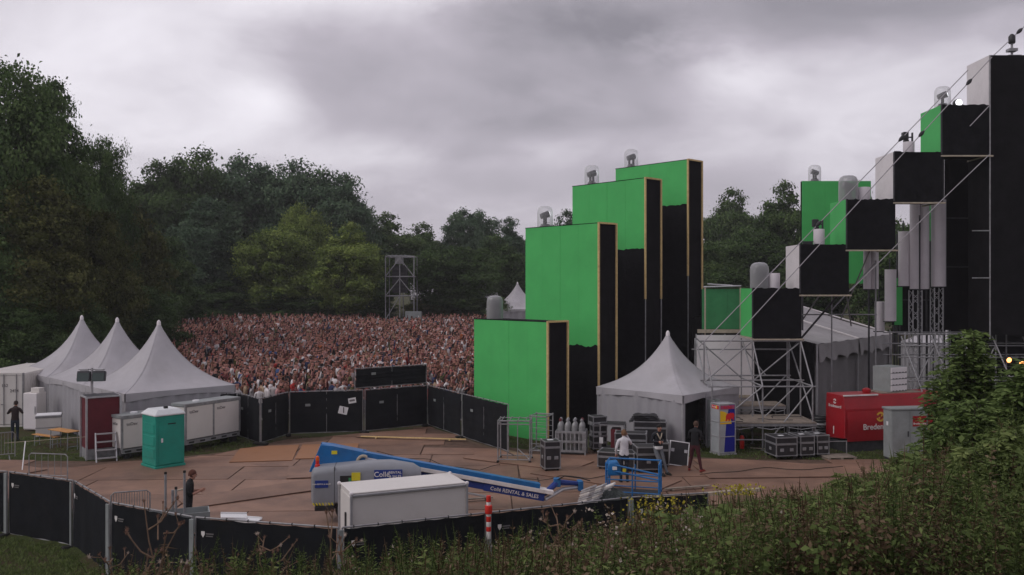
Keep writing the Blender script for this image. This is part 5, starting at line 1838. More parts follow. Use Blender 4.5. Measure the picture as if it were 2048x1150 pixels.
# ------------------------------------------------------------------ cage trolleys and gas bottles
def cage(loc, w, d, h, rz, label, m, rungs, mesh=False):
    t = thing('cage_trolley', label, 'trolley', loc, rz, 'tube trolleys before the lowest green tower')
    for x in (-w / 2, w / 2):
        for y in (-d / 2, d / 2):
            rod(t, 'post', (x, y, 0.1), (x, y, h), 0.026, m)
            MB().lathe([(0.02, -0.025), (0.055, -0.025), (0.055, 0.025), (0.02, 0.025)], 10, (x, y, 0.055), M=Matrix.Rotation(R(90), 3, 'X')).obj('caster', M['rubber'], t)
    for z in rungs:
        for y in (-d / 2, d / 2):
            rod(t, 'rail', (-w / 2, y, z), (w / 2, y, z), 0.022, m)
        for x in (-w / 2, w / 2):
            rod(t, 'rail', (x, -d / 2, z), (x, d / 2, z), 0.022, m)
    if not mesh:
        for x in (-w * 0.2, w * 0.12):
            rod(t, 'post', (x, -d / 2, 0.12), (x, -d / 2, h), 0.018, m)
        rod(t, 'brace', (-w / 2, -d / 2, 0.6), (-w * 0.05, d / 2, 0.13), 0.02, m)
        rod(t, 'brace', (w / 2, -d / 2, 0.15), (w * 0.05, d / 2, 0.4), 0.02, m)
        for k in range(4):
            rod(t, 'roof_bar', (-w / 2 + w * (k + 0.5) / 4, -d / 2, h), (-w / 2 + w * (k + 0.5) / 4, d / 2, h), 0.018, m)
    else:
        for k in range(7):
            rod(t, 'wire', (-w / 2, -d / 2, 0.2 + k * 0.21), (w / 2, -d / 2, 0.2 + k * 0.21), 0.010, m)
            rod(t, 'wire', (-w / 2, d / 2, 0.2 + k * 0.21), (w / 2, d / 2, 0.2 + k * 0.21), 0.010, m)
    return t


q = G(1030, 924)
cage((q.x, q.y, 0.03), 1.2, 0.85, 1.62, R(-6), 'empty steel tube trolley on wheels before the lowest green tower', M['steel'], (0.14, 1.58, 1.46))
q = G(1083, 905)
cage((q.x, q.y, 0.0), 0.7, 0.8, 1.55, R(-20), 'wire-sided trolley between the tube trolley and the gas bottles', M['dullsteel'], (0.14, 1.5), True)
q = G(1143, 908)
t = thing('cylinder_pallet', 'steel frame pallet beside the gas bottles at the lowest green tower', 'pallet', (q.x, q.y, 0), R(-10))
w, d = 1.15, 0.75
for x in (-w / 2, w / 2):
    for y in (-d / 2, d / 2):
        beam(t, 'post', (x, y, 0), (x, y, 0.95), 0.06, 0.06, M['dullsteel'])
for z in (0.18, 0.55, 0.92):
    for y in (-d / 2, d / 2):
        beam(t, 'rail', (-w / 2, y, z), (w / 2, y, z), 0.035, 0.09, M['dullsteel'])
    for x in (-w / 2, w / 2):
        beam(t, 'rail', (x, -d / 2, z), (x, d / 2, z), 0.03, 0.09, M['dullsteel'])
for k in range(7):
    x = -w / 2 + w * (k + 0.5) / 7
    MB().b2((x - 0.03, -d / 2 - 0.012, 0.2), (x + 0.03, -d / 2 + 0.012, 0.9)).obj('slat', M['dullsteel'], t)
MB().b2((-w / 2, -d / 2, 0.08), (w / 2, d / 2, 0.13)).obj('floor', M['darksteel'], t)
rot = Matrix.Rotation(R(-10), 3, 'Z')
for i in range(4):
    for j in range(2):
        p = rot @ Vector((-0.42 + 0.28 * i, -0.17 + 0.3 * j, 0))
        o = thing('gas_bottle', 'grey gas bottle, %s from the left in the %s row of the pallet' % (('first', 'second', 'third', 'fourth')[i], ('front', 'rear')[j]), 'gas bottle', (q.x + p.x, q.y + p.y, 0.132), 0, 'gas bottles in the steel pallet')
        MB().lathe([(0.10, 0), (0.115, 0.03), (0.115, 1.0), (0.10, 1.08), (0.05, 1.15), (0.035, 1.18)], 16).obj('bottle', M['cylgrey'], o, True, ang=50)
        MB().lathe([(0.035, 1.181), (0.05, 1.19), (0.05, 1.27), (0.03, 1.3)], 10).b2((-0.07, -0.012, 1.22), (0.07, 0.012, 1.25)).obj('valve', M['dullsteel'] if (i + j) % 4 else M['maroon'], o, True)
# ------------------------------------------------------------------ advertising tower with the two bulls
q = G(1446, 907)
t = thing('advert_tower', 'aluminium framed drinks advert tower in silver, blue, yellow and red beside the tent', 'advert tower', (q.x, q.y, 0.0), R(20))
w, d, h = 0.86, 0.72, 2.0
t.scale = (0.84, 0.84, 1.0)
for x in (-w / 2, w / 2):
    for y in (-d / 2, d / 2):
        beam(t, 'corner_post', (x, y, 0.02), (x, y, h), 0.04, 0.04, M['alu'])
for z in (0.1, 0.72, 1.3, h):
    for y in (-d / 2, d / 2):
        beam(t, 'rail', (-w / 2 + 0.02, y, z), (w / 2 - 0.02, y, z), 0.034, 0.034, M['alu'])
    for x in (-w / 2, w / 2):
        beam(t, 'rail', (x, -d / 2 + 0.02, z), (x, d / 2 - 0.02, z), 0.03, 0.03, M['alu'])
MB().b2((-w / 2 - 0.05, -d / 2 - 0.05, 0.0), (w / 2 + 0.05, d / 2 + 0.05, 0.05)).obj('base_tray', M['alu'], t)
silver = mat('advert_silver', (0.42, 0.44, 0.46), 0.4, 0.2, var=0.1)
blueb = mat('advert_blue', (0.008, 0.012, 0.24), 0.5, var=0.08)
redb = mat('advert_red', (0.62, 0.02, 0.025), 0.5, var=0.08)
yelb = mat('advert_yellow', (0.80, 0.50, 0.015), 0.5, var=0.05)
MB().b2((-w / 2 + 0.01, -d / 2 + 0.005, 0.06), (w / 2 - 0.01, d / 2 - 0.005, h - 0.02)).obj('silver_panel', silver, t)
fy = -d / 2 - 0.004


def poly(pts, name, m, dy):
    MB().prism([(x, z) for x, z in pts], 0.003, Matrix.Translation((0, fy - dy, 0)) @ RX).obj(name, m, t)


poly([(-0.18, 0.08), (0.40, 0.08), (0.40, 1.97), (0.10, 1.97), (-0.06, 1.30)], 'blue_field', blueb, 0.0)
arc = [(-0.40, 1.22), (-0.40, 1.74)] + [(-0.40 + 0.62 * math.sin(R(a)), 1.22 + 0.52 * math.cos(R(a))) for a in range(10, 91, 10)] + [(-0.1, 1.22)]
poly(arc[::-1], 'yellow_sun', yelb, 0.005)
bull = [(-0.12, 1.34), (-0.09, 1.42), (-0.10, 1.52), (-0.05, 1.60), (0.04, 1.64), (0.12, 1.63), (0.18, 1.67), (0.24, 1.63), (0.30, 1.66), (0.37, 1.60), (0.38, 1.50), (0.33, 1.46), (0.36, 1.38), (0.30, 1.33),
        (0.28, 1.41), (0.20, 1.43), (0.14, 1.38), (0.10, 1.30), (0.04, 1.30), (0.06, 1.38), (0.0, 1.40), (-0.05, 1.33)]
poly(bull[::-1], 'charging_bull', redb, 0.010)
poly([(-0.38, 1.80), (0.38, 1.80), (0.38, 1.95), (-0.38, 1.95)], 'header_strip', mat('advert_pink', (0.45, 0.07, 0.16), 0.5), 0.007)
text(t, 'header_lettering', 'Red Bull', 0.13, redb, (0.0, fy - 0.016, 1.875), (R(90), 0, 0))
sx = -w / 2 + 0.004
MB().prism([(-0.3, 0), (0.3, 0), (0.3, 0.14), (-0.3, 0.14)], 0.003, Matrix.Translation((sx, 0, 1.80)) @ Matrix.Rotation(R(-90), 4, 'Z') @ RX).obj('side_header', redb, t)
MB().lathe([(0.06, 0), (0.07, 0.004)], 14, (sx - 0.004, -0.1, 1.87), M=Matrix.Rotation(R(-90), 3, 'Y')).obj('side_sun', yelb, t)
text(t, 'header_lettering', 'Red Bull', 0.10, M['inkwhite'], (sx - 0.005, 0.08, 1.87), (R(90), 0, R(-90)))
# fire extinguisher
q = G(1484, 897)
t = thing('fire_extinguisher', 'red fire extinguisher on the grass right of the advert tower', 'extinguisher', (q.x, q.y, 0))
MB().lathe([(0.08, 0), (0.09, 0.02), (0.09, 0.45), (0.06, 0.53), (0.03, 0.55)], 16).obj('bottle', M['safetyred'], t, True)
MB().b2((-0.05, -0.02, 0.55), (0.08, 0.02, 0.62)).b2((-0.02, -0.015, 0.62), (0.1, 0.015, 0.65)).obj('valve', M['inkblack'], t)
MB().path([(0.05, -0.02, 0.58), (0.13, -0.05, 0.5), (0.12, -0.06, 0.2)], 0.014, 6).obj('hose', M['rubber'], t, True)
q = G(1500, 897)
tag(MB().path([(0, 0, 0.03), (0.35, -0.15, 0.03), (0.8, -0.2, 0.035)], 0.02, 6).obj('wood_stick', M['palewood'], None, True, loc=(q.x, q.y, 0)), 'short pale stick lying on the grass before the scaffold', 'stick')

# ================================================================== left cluster
# shipping container
cx_, cD = X(47, 41.5), 41.5
t = thing('shipping_container', 'white shipping container with double doors at the left edge', 'container', (cx_, cD, gz(cx_, cD)), R(6))
cw, cl, chh = 2.44, 6.0, 2.55
MB().b2((-cw + 0.03, 0.06, 0.12), (-0.03, cl, chh - 0.03)).obj('body', M['whitebox'], t)
for x in (-cw, 0):
    for y in (0.0, cl):
        MB().b2((x - 0.06 if x == 0 else x, y, 0), (x if x == 0 else x + 0.06, y + 0.1, chh)).obj('corner_post', M['dullsteel'], t)
mb = MB()
for k in range(26):
    mb.b2((-0.032, 0.2 + k * 0.22, 0.2), (0.0, 0.31 + k * 0.22, chh - 0.1))
mb.obj('corrugation', M['whitebox'], t)
for z in (0.0, chh - 0.1):
    MB().b2((-cw + 0.06, 0.0, z), (-0.06, 0.09, z + 0.1)).obj('end_rail', M['whitebox'], t)
for s in (0, 1):
    xa = -cw + 0.08 + s * (cw / 2 - 0.06)
    dr = MB().b2((xa, 0.015, 0.12), (xa + cw / 2 - 0.09, 0.058, chh - 0.12)).obj('door', M['whitebox'], t, bevel=0.01)
    for k in (0.28, 0.78):
        rod(t, 'locking_bar', (xa + (cw / 2 - 0.09) * k, -0.01, 0.08), (xa + (cw / 2 - 0.09) * k, -0.01, chh - 0.05), 0.02, M['steel'])
        MB().b2((xa + (cw / 2 - 0.09) * k - 0.12, -0.045, 1.05), (xa + (cw / 2 - 0.09) * k + 0.03, -0.03, 1.09)).obj('lever', M['steel'], t)
text(t, 'lettering', '162', 0.2, M['inkgrey'], (-0.85, 0.008, 1.95), (R(90), 0, 0))
text(t, 'lettering', '2454', 0.2, M['inkgrey'], (-0.42, 0.008, 1.70), (R(90), 0, 0))
# white cabinets
q = G(70, 860)
t = thing('tall_fridge', 'tall narrow white fridge beside the shipping container', 'fridge', q, R(-10))
MB().b2((-0.35, -0.3, 0.05), (0.35, 0.3, 1.75)).obj('body', M['whitebox'], t, bevel=0.02)
MB().b2((-0.34, -0.335, 0.1), (0.34, -0.301, 1.73)).obj('door', M['white'], t, bevel=0.015)
MB().b2((0.26, -0.37, 0.8), (0.29, -0.336, 1.15)).obj('handle', M['alu'], t)
MB().b2((-0.1, -0.15, 1.751), (0.34, 0.2, 1.97)).obj('top_unit', M['whitebox'], t, bevel=0.02)
q = G(98, 872)
t = thing('chest_cooler', 'low white chest cooler with grey lid rim beside the maroon kiosk', 'cooler', q, R(25))
MB().b2((-0.5, -0.42, 0.05), (0.5, 0.42, 0.86)).obj('body', M['whitebox'], t, bevel=0.02)
MB().b2((-0.52, -0.44, 0.861), (0.52, 0.44, 0.94)).obj('lid_rim', M['dullsteel'], t, bevel=0.01)
MB().b2((-0.5, -0.42, 0.941), (0.5, 0.42, 0.99)).obj('lid', M['paper'], t, bevel=0.02)
MB().b2((-0.51, -0.43, 0.42), (0.51, 0.43, 0.45)).obj('trim_band', M['dullsteel'], t)
# beer bench and table
q = G(128, 898)
t = thing('beer_table', 'orange pine beer table with grey folding legs', 'table', q, R(-32))
MB().b2((-0.75, -0.25, 0.75), (0.75, 0.25, 0.78)).obj('table_top', M['bench'], t, bevel=0.006)
for x in (-0.6, 0.6):
    for y in (-0.22, 0.22):
        rod(t, 'leg', (x, y, 0), (x, y * 0.9, 0.75), 0.018, M['cabgrey'])
    for z in (0.15, 0.5):
        rod(t, 'leg_rail', (x, -0.22, z), (x, 0.22, z), 0.016, M['cabgrey'])
q = G(92, 893)
t = thing('beer_bench', 'orange pine beer bench left of the beer table', 'bench', q, R(-30))
MB().b2((-0.8, -0.13, 0.44), (0.8, 0.13, 0.47)).obj('seat', M['bench'], t, bevel=0.006)
for x in (-0.62, 0.62):
    for y in (-0.1, 0.1):
        rod(t, 'leg', (x, y * 1.1, 0), (x, y, 0.44), 0.016, M['cabgrey'])
    rod(t, 'leg_rail', (x, -0.11, 0.15), (x, 0.11, 0.15), 0.014, M['cabgrey'])
# maroon kiosk
q = G(173, 921)
t = thing('ticket_kiosk', 'tall maroon kiosk with aluminium corners on a grey base', 'kiosk', q, R(38))
kw, kd, kh = 1.22, 0.95, 2.42
MB().b2((0.02, 0.02, 0.0), (kw - 0.02, kd - 0.02, 0.40)).obj('base', M['dullsteel'], t, bevel=0.01)
MB().b2((0.03, 0.03, 0.41), (kw - 0.03, kd - 0.03, kh - 0.05)).obj('walls', M['maroon'], t)
for x in (0, kw):
    for y in (0, kd):
        MB().b2((x - 0.035, y - 0.035, 0.0), (x + 0.035, y + 0.035, kh - 0.04)).obj('corner_post', M['alu'], t, bevel=0.01)
for z in (kh - 0.06,):
    mb = MB()
    mb.b2((0.036, -0.03, z), (kw - 0.036, 0.03, z + 0.06)).b2((0.036, kd - 0.03, z), (kw - 0.036, kd + 0.03, z + 0.06)).b2((-0.03, 0.036, z), (0.03, kd - 0.036, z + 0.06)).b2((kw - 0.03, 0.036, z), (kw + 0.03, kd - 0.036, z + 0.06))
    mb.obj('top_frame', M['alu'], t)
MB().b2((0.04, 0.04, kh - 0.04), (kw - 0.04, kd - 0.04, kh + 0.01)).obj('roof', M['darksteel'], t)
# floodlight mast
q2 = Vector((X(184, 35.4), 35.4, 0))
t = thing('floodlight_mast', 'mast with two grey floodlights behind the maroon kiosk', 'floodlight', q2, R(8))
rod(t, 'pole', (0, 0, 0), (0, 0, 3.35), 0.05, M['alu'])
rod(t, 'cross_bar', (-0.5, 0, 3.3), (0.5, 0, 3.3), 0.03, M['alu'])
MB().path([(-0.35, 0, 0.02), (0, 0, 0.4), (0.35, 0, 0.02)], 0.03, 6).path([(0, -0.35, 0.02), (0, 0, 0.4), (0, 0.35, 0.02)], 0.03, 6).obj('tripod', M['alu'], t)
for s in (-1, 1):
    Mx = Matrix.Rotation(R(-15), 3, 'X')
    f = MB().box((s * 0.29, -0.05, 3.02), (0.5, 0.22, 0.40), Mx).obj('flood_housing', M['darksteel'], t, bevel=0.03)
    MB().box((s * 0.29, -0.175, 2.985), (0.44, 0.02, 0.34), Mx).obj('flood_glass', mat('flood_glass', (0.03, 0.05, 0.045), 0.15, spec=0.6), f)
    MB().box((s * 0.29, 0.0, 3.27), (0.3, 0.16, 0.07)).obj('ballast', M['alu'], f)
# aluminium steps leaning by the kiosk
q = G(212, 921)
t = thing('aluminium_steps', 'aluminium step frame standing between the maroon kiosk and the white toilet trailer', 'steps', q, R(30))
for s in (-0.35, 0.35):
    rod(t, 'stile', (s, -0.3, 0), (s, 0.15, 1.05), 0.03, M['alu'])
    rod(t, 'back_leg', (s, 0.4, 0), (s, 0.15, 1.05), 0.025, M['alu'])
for k in range(4):
    z = 0.12 + 0.29 * k
    MB().b2((-0.35, -0.32 + 0.125 * k, z), (0.35, -0.14 + 0.125 * k, z + 0.035)).obj('tread', M['alu'], t)


# toilet trailers
def toilet_trailer(a, b_, dep, z0, h, panels, label, side_text=True):
    a, b_ = Vector(a), Vector(b_)
    d = b_ - a
    ln = d.length
    t = thing('toilet_trailer', label, 'toilet trailer', a, math.atan2(d.y, d.x), 'white toilet trailers')
    MB().b2((0.02, 0.02, z0 + 0.02), (ln - 0.02, dep - 0.02, z0 + h - 0.06)).obj('body', M['dullsteel'], t)
    for i in range(panels):
        xa, xb = ln * i / panels + 0.045, ln * (i + 1) / panels - 0.045
        MB().b2((xa, -0.012, z0 + 0.05), (xb, 0.019, z0 + h - 0.14)).obj('front_panel', M['whitebox'], t, bevel=0.005)
        text(t, 'lettering', 'toDev', 0.17, M['inkgrey'], (xa + 0.34, -0.018, z0 + h - 0.34), (R(90), 0, 0))
    MB().b2((-0.012, 0.06, z0 + 0.05), (0.019, dep - 0.06, z0 + h - 0.14)).obj('side_panel', M['whitebox'], t, bevel=0.005)
    if side_text:
        text(t, 'lettering', 'toDev', 0.15, M['inkgrey'], (-0.018, dep * 0.55, z0 + h - 0.34), (R(90), 0, R(-90)))
    for i in range(panels + 1):
        MB().b2((ln * i / panels - 0.042, -0.02, z0), (ln * i / panels + 0.042, 0.04, z0 + h)).obj('frame_post', M['dullsteel'], t)
    MB().b2((-0.03, -0.024, z0 + h - 0.125), (ln + 0.03, 0.05, z0 + h - 0.003)).obj('frame_top', M['dullsteel'], t)
    MB().b2((-0.05, 0.051, z0 + h - 0.1), (ln + 0.03, dep + 0.03, z0 + h)).obj('roof', M['cabgrey'], t)
    MB().lathe([(0.14, 0), (0.14, 0.05), (0.09, 0.06)], 14, (ln * 0.3, dep * 0.5, z0 + h)).obj('roof_vent', M['paper'], t)
    MB().b2((-0.02, 0.0, z0 - 0.16), (ln + 0.02, 0.06, z0 - 0.003)).b2((-0.02, dep - 0.06, z0 - 0.16), (ln + 0.02, dep, z0 - 0.003)).obj('chassis_rail', M['dullsteel'], t)
    for k in range(5):
        MB().b2((ln * (k + 0.5) / 5 - 0.13, -0.006, z0 - 0.12), (ln * (k + 0.5) / 5 + 0.13, -0.001, z0 - 0.05)).obj('rail_opening', M['inkblack'], t)
    for x in (0.25, ln - 0.25):
        for y in (0.12, dep - 0.12):
            MB().lathe([(0.05, -0.05), (0.17, -0.05), (0.17, 0.05), (0.05, 0.05)], 14, (x, y, 0.17), M=Matrix.Rotation(R(90), 3, 'X')).obj('wheel', M['rubber'], t, True)
    return t


toilet_trailer(G(244, 920), G(244, 920) + Vector((1.5, 1.75, 0)), 0.95, 0.38, 1.30, 1, 'left white toilet trailer between the maroon kiosk and the teal toilet')
toilet_trailer((-13.05, 35.0, 0), (-11.65, 37.4, 0), 0.8, 0.45, 1.48, 2, 'right white toilet trailer with two panels, behind the teal toilet', False)
# teal portable toilet
q = G(311, 941)
t = thing('portable_toilet', 'teal portable toilet with white roof at the edge of the yard', 'toilet', (q.x, q.y, 0.03), R(47))
pw, ph_ = 1.1, 1.9
MB().b2((0, 0, 0.10), (pw, pw, ph_)).obj('cabin', M['teal'], t, bevel=0.03)
MB().b2((-0.03, -0.03, 0.0), (pw + 0.03, pw + 0.03, 0.098)).obj('base', M['teal'], t, bevel=0.02)
dr = MB().b2((0.12, -0.022, 0.14), (pw - 0.10, -0.001, ph_ - 0.14)).obj('door', M['teal'], t, bevel=0.01)
MB().b2((0.2, -0.045, 0.95), (0.26, -0.023, 1.1)).obj('handle', M['paper'], dr)
for z in (0.55, 1.0, 1.45):
    MB().b2((-0.02, 0.1, z - 0.18), (-0.001, pw - 0.1, z + 0.18)).obj('side_rib', M['teal'], t, bevel=0.01)
MB().b2((0.45, -0.03, 1.58), (0.75, -0.024, 1.62)).obj('door_mark', M['inkblack'], t)
hr = pw / 2 + 0.03
roofw = mat('toilet_roof_white', (0.66, 0.68, 0.69), 0.5, var=0.08, grime=0.3, gcol=(0.4, 0.4, 0.38))
mb = MB()
rv = [(-hr, -hr, ph_), (hr, -hr, ph_), (hr, hr, ph_), (-hr, hr, ph_), (-hr, -hr, ph_ + 0.05), (hr, -hr, ph_ + 0.05), (hr, hr, ph_ + 0.05), (-hr, hr, ph_ + 0.05),
      (-hr * .7, -hr * .7, ph_ + 0.22), (hr * .7, -hr * .7, ph_ + 0.22), (hr * .7, hr * .7, ph_ + 0.22), (-hr * .7, hr * .7, ph_ + 0.22)]
mb.add([(x + pw / 2, y + pw / 2, z) for x, y, z in rv], [(3, 2, 1, 0), (8, 9, 10, 11)] + [(i, (i + 1) % 4, 4 + (i + 1) % 4, 4 + i) for i in range(4)] + [(4 + i, 4 + (i + 1) % 4, 8 + (i + 1) % 4, 8 + i) for i in range(4)])
mb.obj('roof', roofw, t, bevel=0.02)
MB().b2((0.5, 0.32, ph_ + 0.221), (0.62, 0.44, ph_ + 0.30)).obj('vent_stub', M['inkblack'], t)


# crowd barriers on the left
def barrier(a, b_, label, h=1.05, bars=9):
    a, b_ = Vector(a), Vector(b_)
    d = b_ - a
    ln = d.length
    t = thing('crowd_barrier', label, 'barrier', a, math.atan2(d.y, d.x), 'steel crowd barriers')
    MB().path([(0, 0, 0.1), (0, 0, h - 0.08), (0.08, 0, h), (ln - 0.08, 0, h), (ln, 0, h - 0.08), (ln, 0, 0.1)], 0.019, 7).obj('frame', M['dullsteel'], t, True)
    rod(t, 'bottom_rail', (0, 0, 0.22), (ln, 0, 0.22), 0.016, M['dullsteel'])
    for k in range(bars):
        x = ln * (k + 1) / (bars + 1)
        rod(t, 'upright_bar', (x, 0, 0.22), (x, 0, h), 0.009, M['dullsteel'])
    for x in (0.2, ln - 0.2):
        MB().path([(x, -0.28, 0.01), (x, 0, 0.16), (x, 0.28, 0.01)], 0.016, 6).obj('foot', M['dullsteel'], t)
    return t


barrier(G(-40, 925), G(30, 918), 'crowd barrier cut by the left edge of the yard')
barrier(G(58, 962), G(135, 965), 'crowd barrier on the plates before the maroon kiosk', 0.95, 5)
barrier(G(222, 1055), G(300, 1048), 'low steel barrier behind the near fence, left of the man in black', 0.95, 14)
rod_t = thing('safety_pole', 'thin red and white pole lying askew at the left of the yard', 'pole', G(30, 945))
rod(rod_t, 'pole', (-0.3, 1.2, 0.9), (0.25, 0.0, 0.02), 0.018, M['paper'])
rod(rod_t, 'cross_pole', (-1.2, 1.4, 0.8), (1.6, 1.9, 0.95), 0.009, M['palewood'])
# grey trough and posts behind the near fence
q = P(345, 1018, 22.0)
t = thing('steel_trough', 'grey steel trough behind the near fence beside the man in black', 'trough', (q.x, 22.3, 0.04), R(22))
MB().b2((-0.75, -0.3, 0.35), (0.75, 0.3, 0.40)).b2((-0.75, -0.33, 0.35), (0.75, -0.3, 0.85)).b2((-0.75, 0.3, 0.35), (0.75, 0.33, 0.85)).b2((-0.78, -0.33, 0.35), (-0.75, 0.33, 0.85)).b2((0.75, -0.33, 0.35), (0.78, 0.33, 0.85)).obj('basin', M['cabgrey'], t)
for x in (-0.68, 0.68):
    for y in (-0.25, 0.25):
        rod(t, 'leg', (x, y, 0), (x, y, 0.36), 0.025, M['dullsteel'])
rod(t, 'tap_pipe', (-0.1, 0.28, 0.85), (-0.1, 0.28, 1.35), 0.035, M['dullsteel'])
rod(t, 'tap_spout', (-0.1, 0.28, 1.3), (0.2, 0.2, 1.38), 0.022, M['palewood'])
for j, (px, D, h, lab) in enumerate(((331, 22.6, 1.75, 'thin rusty post left of the man in black'), (352, 22.0, 1.5, 'short grey post right beside the trough'), (369, 22.3, 1.85, 'grey post standing in front of the man in black'))):
    t = thing('marker_post', lab, 'post', (X(px, D), D, 0.03), 0, 'posts beside the man in black')
    rod(t, 'shaft', (0, 0, 0), (0, 0, h), 0.03, M['dullsteel'])
    MB().b2((-0.14, -0.14, 0), (0.14, 0.14, 0.02)).obj('base_plate', M['dullsteel'], t)
    MB().lathe([(0.032, 0), (0.036, 0.01), (0.036, 0.05), (0.02, 0.06)], 10, (0, 0, h)).obj('cap', M['rubber'], t)
t = thing('flood_cabinet', 'small black box lying on the trough side behind the near fence', 'box', (X(275, 22.6), 22.6, 0.04), R(10))
MB().b2((-0.28, -0.2, 0), (0.28, 0.2, 0.5)).obj('box', M['caseblack'], t, bevel=0.03)
MB().b2((-0.05, -0.22, 0.5), (0.05, 0.0, 0.56)).obj('grip', M['dullsteel'], t)
# kerb beam along the yard's right edge
q, q2 = G(1290, 1005), G(1520, 985)
t = thing('edge_timber', 'long pale timber beam along the front edge of the yard at the right', 'beam', q, math.atan2(q2.y - q.y, q2.x - q.x))
beam(t, 'timber', (0, 0, 0.09), ((q2 - q).length, 0, 0.09), 0.14, 0.12, M['palewood'])

# planks, cables and scraps lying about the yard
for j, (pa, ya, pb, yb, m, lab) in enumerate(((722, 878, 932, 884, 'wood', 'long yellow batten lying across the rear of the yard plates'), (905, 1008, 985, 1002, 'greywood', 'short grey plank lying right of the white box container'), (1330, 985, 1420, 978, 'greywood', 'grey plank on the yard left of the long edge beam'))):
    a, b_ = G(pa, ya), G(pb, yb)
    t = thing('loose_plank', lab, 'plank', a, math.atan2((b_ - a).y, (b_ - a).x), 'planks lying in the yard')
    beam(t, 'plank', (0, 0, 0.115), ((b_ - a).length, 0, 0.115), 0.12, 0.035, M[m])
    for u in (0.15, 0.85):
        beam(t, 'bearer', ((b_ - a).length * u, -0.12, 0.093 - 0.018), ((b_ - a).length * u, 0.12, 0.093 - 0.018), 0.06, 0.036, M[m])
for j, (pts_, lab) in enumerate((([(1000, 935), (960, 945), (900, 940), (860, 925), (800, 921), (742, 905)], 'black cable trailing from the tube trolley to the rear fence'), ([(1240, 955), (1180, 962), (1120, 958), (1080, 968), (1030, 960)], 'black cable winding left of the lift basket'),
                                 ([(1400, 955), (1470, 948), (1540, 941), (1620, 946), (1700, 935)], 'black cable running along the plates before the flight cases'))):
    pp = [G(*q_) + Vector((0, 0, 0.105)) for q_ in pts_]
    fine_ = []
    for k in range(len(pp) - 1):
        for s_ in range(5):
            fine_.append(pp[k].lerp(pp[k + 1], s_ / 5) + Vector((0, 0.10 * math.sin((k * 5 + s_) * 0.9), 0)))
    tag(MB().path(fine_, 0.012, 5).obj('power_cable', M['rubber'], None, True), lab, 'cable', 'cables lying in the yard')

# ================================================================== people
def skin_body(joints, bones, sub):
    """grow a continuous body from joints {name: (pos, radius)} and bones [(a, b)]; first joint is the root"""
    names = list(joints)
    me = bpy.data.meshes.new('body')
    me.from_pydata([joints[k][0] for k in names], [(names.index(a), names.index(b_)) for a, b_ in bones], [])
    ob = bpy.data.objects.new('body', me)
    COL.objects.link(ob)
    ob.modifiers.new('skin', 'SKIN')
    ob.modifiers.new('sub', 'SUBSURF').levels = sub
    for i, k in enumerate(names):
        r = joints[k][1]
        me.skin_vertices[0].data[i].radius = r if isinstance(r, tuple) else (r, r)
        me.skin_vertices[0].data[i].use_root = (i == 0)
    dg = bpy.context.evaluated_depsgraph_get()
    out = bpy.data.meshes.new_from_object(ob.evaluated_get(dg))
    bpy.data.objects.remove(ob)
    bpy.data.meshes.remove(me)
    return out


def pose(arm_l, arm_r, lean=0.0, head=(0.0, 0.0), legs=None, fat=1.0, girl=False):
    """joints of a standing figure, front towards -Y; arms are (elbow, wrist) positions"""
    la_ = lambda z: -lean * max(0.0, z - 0.95)
    sh = 0.165 if girl else 0.185
    j = {
        'pelvis': ((0, 0, 0.96), (0.155 * fat, 0.115)),
        'belly': ((0, la_(1.12), 1.12), (0.135 * fat, 0.105)),
        'chest': ((0, la_(1.32) - 0.01, 1.32), (0.165 * fat, 0.12)),
        'collar': ((0, la_(1.44), 1.45), (0.105, 0.085)),
        'neck': ((head[0] * 0.3, la_(1.53) - 0.01 + head[1] * 0.3, 1.525), (0.055, 0.056)),
        'jaw': ((head[0] * 0.7, la_(1.58) - 0.025 + head[1] * 0.8, 1.585), (0.066, 0.078)),
        'skull': ((head[0], la_(1.66) - 0.01 + head[1], 1.665), (0.083, 0.102)),
        'crown': ((head[0], la_(1.74) + head[1] + 0.005, 1.735), (0.066, 0.08)),
        'shoulder_l': ((sh, la_(1.42), 1.415), 0.070), 'elbow_l': (arm_l[0], 0.047), 'wrist_l': (arm_l[1], 0.033),
        'shoulder_r': ((-sh, la_(1.42), 1.415), 0.070), 'elbow_r': (arm_r[0], 0.047), 'wrist_r': (arm_r[1], 0.033),
    }
    legs = legs or (((0.10, -0.02, 0.52), (0.11, 0.03, 0.09), (0.13, -0.13, 0.045)), ((-0.10, -0.02, 0.52), (-0.11, 0.03, 0.09), (-0.13, -0.13, 0.045)))
    for s, k, lg in ((1, 'l', legs[0]), (-1, 'r', legs[1])):
        j['hip_' + k] = ((0.095 * s, 0, 0.88), 0.098)
        j['knee_' + k] = (lg[0], 0.066)
        j['ankle_' + k] = (lg[1], 0.048)
        j['toe_' + k] = (lg[2], 0.042)
    bn = [('pelvis', 'belly'), ('belly', 'chest'), ('chest', 'collar'), ('collar', 'neck'), ('neck', 'jaw'), ('jaw', 'skull'), ('skull', 'crown')]
    for k in 'lr':
        bn += [('collar', 'shoulder_' + k), ('shoulder_' + k, 'elbow_' + k), ('elbow_' + k, 'wrist_' + k),
               ('pelvis', 'hip_' + k), ('hip_' + k, 'knee_' + k), ('knee_' + k, 'ankle_' + k), ('ankle_' + k, 'toe_' + k)]
    return j, bn


